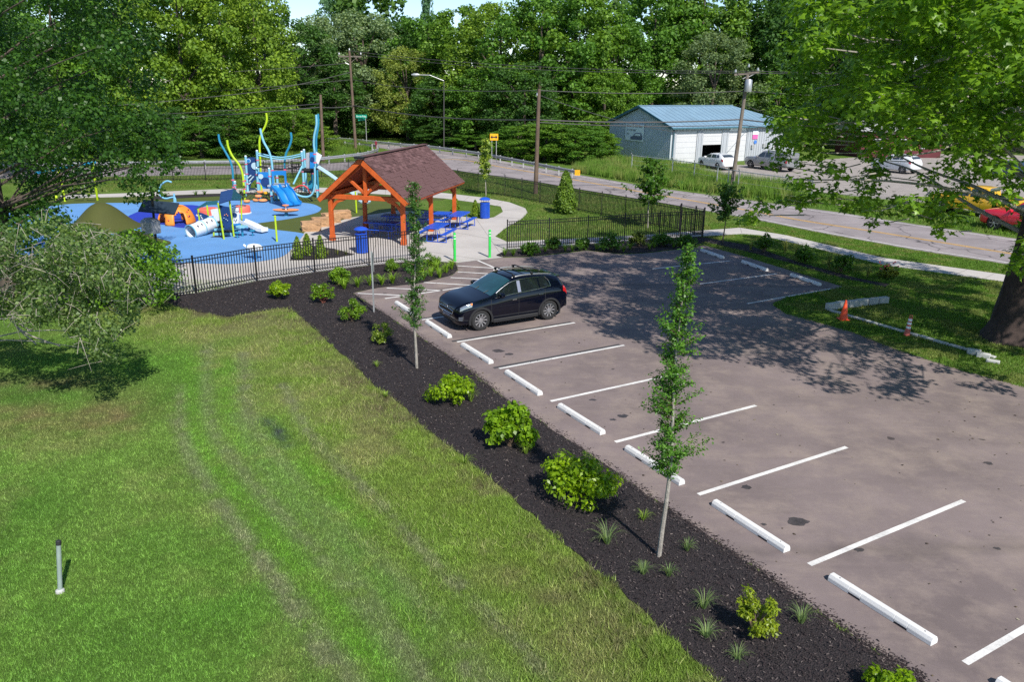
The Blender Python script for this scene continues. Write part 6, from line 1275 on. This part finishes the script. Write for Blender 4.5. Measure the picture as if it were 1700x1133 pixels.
for k in range(20):
    c = Vector(C_[(k * 29 + 5) % len(C_)]); z0 = max(2.4, min(11, c.z - 1.2 - 1.2 * rr.random())); a = T(z0); limb([a, a.lerp(c, .35) + UP * rr.uniform(.0, .5), a.lerp(c, .7) + UP * rr.uniform(-.2, .4), c], rr.uniform(.05, .10))
limb([T(6.4), AT(1690, 183, 23.5), AT(1635, 208, 22.8), AT(1585, 221, 22.2), AT(1510, 222, 22)], .13); limb([T(7.8), AT(1680, 60, 22.5), AT(1620, 85, 21.8), AT(1560, 100, 21.4), AT(1518, 118, 21)], .10); limb([T(7.2), AT(1685, 100, 23), AT(1650, 98, 22), AT(1600, 70, 22), AT(1540, 20, 22)], .10); limb([T(4.6), AT(1640, 225, 23), AT(1560, 250, 22), AT(1480, 262, 21.5)], .05)
tw = MB()
for k in range(0, len(C_), 2):
    c = Vector(C_[k]); a = T(max(2.5, c.z - .8)); d = (a - c).normalized(); tw.tube([c + d * rr.uniform(.8, 1.8) + UP * rr.uniform(-.1, .3), c + d * .4, c - d * .3], [.022, .014, .005], 5, False)
tw.build('twigs', M['bark_pale'], sy)['kind'] = 'stuff'

# ------------------------------------------------------------------ young planted trees
def young_tree(label, base, H, clear, Wm, nleaf, leaf, col, seed, name='young_tree', forks=1, bark='bark_pale', rb=.04, lean=(0, 0), top=.35, nb=60, outline=None):
    q = G(*base); t = thing(name, label, 'tree', (q.x, q.y, .01)); r = random.Random(seed); g = np.random.default_rng(seed); ln = Vector((lean[0], lean[1], 0)); ax_ = lambda z: Vector((.03 * math.sin(z * 1.7 + seed), .03 * math.cos(z * 1.3), z)) + ln * (z / H)
    MB().tube([ax_(H * k / 10) for k in range(11)], [rb * (1 - .088 * k) for k in range(11)], 8).build('trunk', M[bark], t, world=False, smooth=True); br = MB(); P_, N2 = [], []
    for k in range(nb):
        f = (k + r.random()) / nb; z = clear + (H - clear) * f; env = outline(f) if outline else (min(1, .35 + 2.2 * f) * (1 - f) ** top)
        a = r.random() * 6.283; L = Wm / 2 * env * r.uniform(.35, 1.55) + .05; d = Vector((math.cos(a), math.sin(a), r.uniform(.3, .95))); p0 = ax_(z); p1 = p0 + d * L; m = (p0 + p1) / 2 + Vector((0, 0, -.05 * L)); br.tube([p0, m, p1], [.012, .008, .003], 4, False)
        m_ = max(6, int(nleaf / nb * (.4 + env)))
        for j in range(m_):
            s = .15 + .9 * r.random(); c = p0.lerp(p1, s) + Vector((r.gauss(0, .016 + .030 * Wm), r.gauss(0, .016 + .030 * Wm), r.gauss(0, .025))); P_.append(c); N2.append((d.x * .5, d.y * .5, 1))
    br.build('branches', M['twig_brown'], t, world=False); P_ = np.array([tuple(p) for p in P_]); V, Fc = leaf_geo(P_, np.array(N2), leaf * (.6 + .7 * g.random(len(P_))), T_LEAF if leaf < .1 else T_WIDE, g, .7); tint(mesh_np('crown', V, Fc, M['leaf_gloss'], t, world=False), col); return t
young_tree('thin young tree with columnar crown in the mulch, foreground right', (1097, 927), 5.45, 1.55, .92, 11500, .055, (.068, .155, .026), 5, nb=125, rb=.045, outline=lambda f: (.80 + .20 * math.sin(f * 23)) * ((1 - f) ** .85 * .95 + .08))
young_tree('thin young tree with columnar crown in front of the hatched bay', (690, 613), 5.25, 1.2, .68, 8200, .056, (.050, .120, .026), 8, nb=105, rb=.042, lean=(.10, 0), outline=lambda f: (.8 + .2 * math.sin(f * 17)) * ((1 - f) ** .55 * .8 + .18))
young_tree('small young tree inside the far fence corner', (1075, 379), 3.8, 1.2, 2.1, 2400, .15, (.060, .130, .022), 9, nb=50, outline=lambda f: (1 - f) ** .6 + .1); young_tree('small sparse young tree right of the fence corner by the walk', (1200, 405), 2.95, 1.1, 1.7, 1500, .14, (.050, .105, .022), 12, nb=34, outline=lambda f: (1 - f) ** .5 + .1, bark='bark'); young_tree('slim pale young tree behind the far trash can by the road', (806, 326), 3.9, 1.2, 1.1, 1500, .16, (.18, .24, .05), 14, nb=40)
def conifer(label, base, H, Wm, n, leaf, col, seed, name='arborvitae'):
    q = G(*base); t = thing(name, label, 'conifer', (q.x, q.y, .012)); g = np.random.default_rng(seed); f = g.random(n) ** 1.25; a = g.random(n) * 6.283; rad = Wm / 2 * (np.minimum(1, .55 + 2.5 * f) * (1 - f) ** .62 + .04) * (.62 + .45 * g.random(n)) * (1 + .12 * np.sin(4 * a + 9 * f)); P_ = np.stack([rad * np.cos(a), rad * np.sin(a), .05 + f * H], 1); N2 = np.stack([np.cos(a), np.sin(a), np.full(n, .6)], 1)
    V, Fc = leaf_geo(P_, N2, leaf * (.6 + .8 * g.random(n)), T_LEAF, g, .5, -1.2); tint(mesh_np('foliage', V, Fc, M['leaf'], t, world=False), col); MB().tube([(0, 0, 0), (0, 0, H * .8)], [.05 * Wm, .01], 6).build('trunk', M['bark'], t, world=False); return t
conifer('dense green arborvitae inside the fence left of the grass utility pole', (938, 355), 2.5, 1.5, 5200, .16, (.085, .145, .016), 3)
for i, (b, h, l) in enumerate((((495, 431), .95, 'left one of three small cone shrubs in the planter by the fence'), ((511, 425), .95, 'middle one of three small cone shrubs in the planter by the fence'), ((533, 430), 1.0, 'right one of three small cone shrubs in the planter by the fence'), ((789, 361), .95, 'small cone shrub beside the far trash can'), ((757, 352), .75, 'small cone shrub behind the far pavilion post'))): conifer(l, b, h, .55, 1300, .085, (.120, .185, .016), 40 + i)

# ------------------------------------------------------------------ shrubs in the beds
pm('twig_red', (.16, .05, .035), .9, .2)
def shrub(label, base, Wm, H, leaf, col, seed, n=900, T=T_LEAF, name='shrub', droop=1.2, stems='twig_brown', open_=.0):
    q = G(*base); t = thing(name, label, 'shrub', (q.x, q.y, .02)); g = np.random.default_rng(seed); rr = random.Random(seed); ncl = max(24, int(28 * Wm)); C_, R_ = [], []; st = MB()
    for k in range(ncl):
        a = g.random() * 6.283; f = g.random() ** .6; ph_ = g.random(); rad = Wm / 2 * f * (1 + .25 * math.sin(2 * a + seed)); z = H * (.22 + .70 * ph_ * math.sqrt(max(0.05, 1 - f * f * .85))); C_.append((rad * math.cos(a) * .85, rad * math.sin(a) * .85, z)); R_.append(Wm * g.uniform(.12, .20))
        st.tube([(rr.uniform(-.05, .05), rr.uniform(-.05, .05), 0), (C_[-1][0] * .5, C_[-1][1] * .5, z * .65), C_[-1]], [.012, .009, .004], 4, False)
    st.build('stems', M[stems], t, world=False); tot = sum(x * x for x in R_); P_, N2 = clump_points(C_, R_, n / tot, g, .3, .8); P_[:, 2] = np.maximum(P_[:, 2], .04); V, Fc = leaf_geo(P_, N2, leaf * (.6 + .7 * g.random(len(P_))), T, g, .6, droop); tint(mesh_np('foliage', V, Fc, M['leaf_gloss'], t, world=False), col); return t
LIME, FRESH, DEEP = (.145, .230, .010), (.105, .190, .016), (.052, .115, .016)
for a in (('bright yellow green drooping shrub above the second mulch stop', (753, 668), 1.45, .95, .17, LIME, 1, 900, T_LEAF), ('yellow green shrub with one tall shoot beside the wheel stops', (848, 742), 1.35, 1.15, .18, (.120, .210, .012), 2, 950, T_WIDE), ('largest yellow green drooping bush in the mulch strip', (960, 832), 1.75, 1.15, .17, LIME, 3, 1500, T_LEAF), ('narrow yellow green shrub in the mulch nearest the camera', (1252, 1058), .80, .95, .095, (.175, .225, .020), 4, 1000, T_LEAF), ('bright shrub cut off at the bottom edge of the mulch', (1478, 1160), .9, .55, .13, LIME, 5, 600, T_LEAF),
          ('sparse shrub beside the second thin tree in the mulch', (633, 571), .95, .85, .11, (.135, .190, .028), 6, 620, T_LEAF), ('rounded shrub left of the thin sign post', (586, 534), 1.05, 1.0, .11, FRESH, 7, 1100, T_LEAF), ('reddish stemmed sparse shrub in the mulch left of the sign post', (537, 504), 1.15, .95, .11, FRESH, 8, 620, T_WIDE), ('bright low shrub at the left end of the mulch', (463, 496), 1.05, .85, .13, LIME, 9, 800, T_WIDE), ('spreading shrub in front of the near fence panel', (565, 474), 1.2, .95, .12, (.115, .205, .018), 10, 950, T_WIDE),
          ('low yew like shrub right of the near trash can, outside the fence', (650, 452), .95, .7, .10, (.095, .175, .016), 11, 900, T_LEAF), ('low yew like shrub beside the left green bollard', (716, 443), 1.0, .75, .10, (.095, .175, .016), 12, 900, T_LEAF), ('low green shrub behind the crown of the second thin tree', (682, 452), .9, .6, .10, DEEP, 13, 700, T_LEAF)):
    shrub(a[0], a[1], a[2] * .78, a[3] * .90, a[4] * .58, a[5], a[6], int(a[7] * 2.2), a[8], stems='twig_red' if 'reddish' in a[0] else 'twig_brown')
for i, (b, w, h, c, l) in enumerate((((878, 424), .9, .7, DEEP, 'first dark green shrub of the right bed, nearest the bollard'), ((918, 413), .8, .6, DEEP, 'second dark green shrub of the right bed'), ((967, 414), .9, .65, DEEP, 'third dark green shrub of the right bed'), ((1015, 417), 1.3, .95, (.048, .115, .016), 'largest dark shrub in the middle of the right bed'), ((1060, 409), .9, .75, (.085, .115, .022), 'reddish tipped shrub right of the middle of the right bed'), ((1100, 409), 1.1, .75, DEEP, 'dark shrub near the right end of the right bed'), ((1140, 409), 1.0, .6, DEEP, 'last dark shrub of the right bed before the fence corner'),
                                      ((1268, 419), 1.0, .95, DEEP, 'round dark shrub behind the middle wheel stop of the right row'), ((1335, 436), .95, .9, DEEP, 'round dark shrub in the strip between the lot and the walk'), ((1397, 452), .95, .95, DEEP, 'round dark shrub at the right end of the strip, above the cone'), ((1472, 463), .85, .7, (.11, .14, .025), 'small rose bush with red blooms near the walk'))):
    t = shrub(l, b, w, h, .11, c, 60 + i, 750, T_WIDE)
    if 'rose' in l:
        for k in range(14): MB().lathe([(.01, -.03), (.045, 0), (.03, .03)], (random.uniform(-.4, .4), random.uniform(-.4, .2), random.uniform(.35, .75)), 6).build('bloom', M['pl_red'], t, world=False)
def tuft(label, base, R_, H, n, col, seed, w=.02, name='grass_tuft', cat='grass tuft', group=None):
    q = G(*base); t = thing(name, label, cat, (q.x, q.y, .018), group=group); g = np.random.default_rng(seed); V, Fc = [], []
    for k in range(n):
        a = g.random() * 6.283; d = np.array([math.cos(a), math.sin(a), 0]); s = np.array([-d[1], d[0], 0]) * w / 2; L = R_ * (.35 + .75 * g.random()); h = H * (.6 + .5 * g.random()); b = len(V)
        for f in (0, .4, .75, 1.0):
            p = d * (.03 + L * f ** 1.4) + np.array([0, 0, h * math.sin(min(f, 1) * 2.2) / math.sin(1.57)]); ww = 1 - f * .92; V += [p - s * ww, p + s * ww]
        Fc += [(b + 2 * i, b + 2 * i + 1, b + 2 * i + 3, b + 2 * i + 2) for i in range(3)]
    tint(mesh_np('blades', V, Fc, M['leaf'], t, world=False), col); return t
LILY = (.140, .235, .022)
for i, (b, l) in enumerate((((572, 481), 'leftmost pale daylily clump by the hatched bay'), ((594, 478), 'second daylily clump from the left by the hatched bay'), ((614, 475), 'daylily clump right of the sign post'), ((634, 474), 'daylily clump two along from the sign post'), ((652, 472), 'daylily clump left of the second thin tree'), ((703, 466), 'daylily clump just right of the second thin tree'), ((716, 460), 'daylily clump at the middle of the bed tip'), ((730, 462), 'daylily clump by the hatched corner'), ((741, 454), 'daylily clump near the left bollard'), ((750, 448), 'daylily clump at the very tip of the bed'), ((726, 450), 'daylily clump behind the bed tip'), ((700, 455), 'daylily clump under the yew like shrub'))):
    tuft(l, b, .42, .42, 60, LILY, 80 + i, .028, 'daylily', 'daylily')
_rb = ('the bed tip by the right bollard', 'the bed tip, one in from the bollard', 'the first and second dark shrubs, left of the pair', 'the first and second dark shrubs, right of the pair', 'the second and third dark shrubs, left of the pair', 'the second and third dark shrubs, right of the pair', 'the third and the largest dark shrub', 'the front right of the largest dark shrub', 'the largest dark shrub and the reddish one', 'the reddish shrub, on its right', 'the reddish and the next dark shrub, second clump', 'the last two dark shrubs, left of the pair', 'the last two dark shrubs, right of the pair')
STL = ['strappy clump in the right bed at ' + x if i in (0, 1, 7, 9) else 'strappy bed clump between ' + x for i, x in enumerate(_rb)]
for i, (x, y) in enumerate(((838, 425), (852, 425), (893, 421), (905, 419), (938, 418), (950, 418), (990, 416), (1035, 419), (1046, 415), (1078, 415), (1086, 412), (1118, 412), (1127, 410))): tuft(STL[i], (x, y), .36, .34, 44, (.095, .170, .022), 110 + i, .026, 'daylily', 'daylily', 'strappy clumps of the right bed')
for i, (b, l, h) in enumerate((((1303, 421), 'pale feathery grass left of the second round shrub', .8), ((1322, 432), 'tall feathery grass clump between two round shrubs', 1.0), ((1375, 447), 'feathery grass clump left of the last round shrub', .9), ((1386, 451), 'tall straw coloured grass clump by the last round shrub', 1.1), ((1440, 461), 'small grass clump left of the rose bush', .6), ((1246, 416), 'grass clump left of the first round shrub of the strip', .6))): tuft(l, b, .30, h * .8, 60, (.18, .20, .07), 140 + i, .02)
WEED = (.125, .180, .075)
for i, (b, R_, h, l) in enumerate((((1008, 905), .42, .34, 'large weedy grass tuft below the biggest bush'), ((1168, 1012), .32, .26, 'bluish weed tuft left of the nearest shrub'), ((1172, 1060), .28, .2, 'weed tuft below left of the nearest shrub'), ((1224, 1096), .22, .16, 'tiny weed under the nearest shrub'), ((1330, 1036), .28, .26, 'weed tuft right of the nearest shrub'), ((1068, 955), .22, .2, 'weed tuft just left of the thin foreground trunk'), ((1140, 916), .2, .22, 'weed tuft just right of the thin foreground trunk'), ((1110, 958), .18, .2, 'small weed below the thin foreground trunk'), ((782, 668), .30, .36, 'grass tuft beside the first yellow green shrub'), ((1068, 865), .2, .18, 'weed between the big bush and the thin trunk'), ((640, 660), .2, .14, 'pale weed at the mulch edge'), ((626, 610), .16, .16, 'tiny weed left of the second thin trunk'), ((873, 755), .22, .24, 'weed under the shrub with the tall shoot'), ((770, 770), .3, .16, 'weed tuft on the lawn side of the mulch'))): tuft(l, b, R_, h, 46, WEED if i < 8 else (.15, .22, .04), 170 + i, .012, 'weed_tuft', 'weed')
for i, (x, y) in enumerate(((545, 424), (560, 424), (575, 424), (523, 431))): tuft(('left', 'middle', 'right')[i] + ' one of three grass clumps beside the cone shrubs in the planter' if i < 3 else 'small grass clump at the front of the planter between the cone shrubs', (x, y), .22, .25, 30, (.12, .14, .03), 200 + i, .02, 'grass_tuft', 'grass tuft', 'grass clumps in the planter')
for i, (x, y) in enumerate(((325, 325), (340, 324), (400, 322), (275, 328))): tuft(('second', 'third', 'rightmost', 'leftmost')[i] + ' small green plant in the bed along the back walk', (x, y), .4, .3, 30, (.06, .12, .02), 220 + i, .04, 'bed_plant', 'plant', 'plants along the back walk')

# ------------------------------------------------------------------ grasses that nobody could count
def field(name, poly, n, h0, h1, w, cols, label, lean=.5, bounds=None, avoid=()):
    pw = gpoly(poly) if not bounds else bounds; xs = [p[0] for p in pw]; ys = [p[1] for p in pw]; x = RNG.uniform(min(xs), max(xs), n); y = RNG.uniform(min(ys), max(ys), n); ok = inpoly(x, y, pw)
    for a in avoid: ok &= ~inpoly(x, y, a)
    x, y = x[ok], y[ok]; k = fbm(x, y, 2.2, 77)[:, None]; k2 = (fbm(x, y, .9, 78)[:, None] > .55) * .6; c = np.array(cols[0]) * (1 - k) + np.array(cols[1]) * k; c = c * (1 - k2) + np.array(cols[2]) * k2
    blades(name, x, y, (h0 + (h1 - h0) * RNG.random(len(x)) * (.5 + fbm(x, y, 1.5, 79))), w * (.6 + .8 * RNG.random(len(x))), c, label, 'grass', lean)
ROADW, PLW, MRW = gpoly(ROAD), gpoly(PLAZA), gpoly(MULCH_R)
field('tall_grass', [(948, 284), (985, 272), (1050, 270), (1113, 276), (1150, 284), (1200, 298), (1235, 304), (1290, 309), (1335, 322), (1345, 338), (1225, 327), (1092, 309.5), (968, 289)], 110000, .30, .95, .05, [(.110, .210, .026), (.155, .250, .040), (.260, .270, .090)], 'tall weedy grass between the road and the garage', .35)
field('tall_grass', [(480, 268), (560, 262), (610, 252), (620, 246), (600, 241), (560, 239), (520, 245), (470, 255)], 26000, .3, .9, .07, [(.085, .180, .022), (.130, .225, .026), (.17, .22, .04)], 'tall grass in the corner inside the curved guard rail', .35)
field('verge_grass', [(1160, 375), (1255, 366), (1372, 389), (1514, 416), (1680, 441), (1800, 465), (1800, 700), (1700, 645), (1601, 619), (1489, 583), (1413, 553), (1305, 523), (1282, 507), (1305, 494), (1400, 477), (1300, 446), (1170, 408), (1160, 400)], 330000, .035, .085, .022, [(.080, .180, .016), (.135, .215, .030), (.230, .225, .075)], 'shaded lawn between the lot, the walk and the road', 1.0, avoid=(PLW, MRW))
field('verge_grass', [(842, 402), (825, 392), (838, 380), (868, 362), (876, 350), (845, 335), (770, 322), (640, 308), (480, 309), (340, 312), (100, 322), (100, 298), (350, 292), (480, 288), (600, 283), (759, 285), (886, 303.5), (1010, 324), (1130, 344), (1230, 362), (1160, 382)], 240000, .04, .16, .035, [(.085, .160, .022), (.130, .190, .034), (.210, .210, .070)], 'rough lawn between the play area and the road', .9, avoid=(PLW,))
field('verge_grass', [(968, 289), (1092, 310), (1225, 328), (1400, 352), (1516, 370), (1672, 392.5), (1800, 412), (1800, 385), (1600, 362), (1440, 333), (1345, 322), (1225, 324), (1092, 305), (960, 286)], 70000, .08, .3, .05, [(.085, .185, .018), (.120, .220, .026), (.18, .21, .05)], 'green verge along the far side of the road', .7)
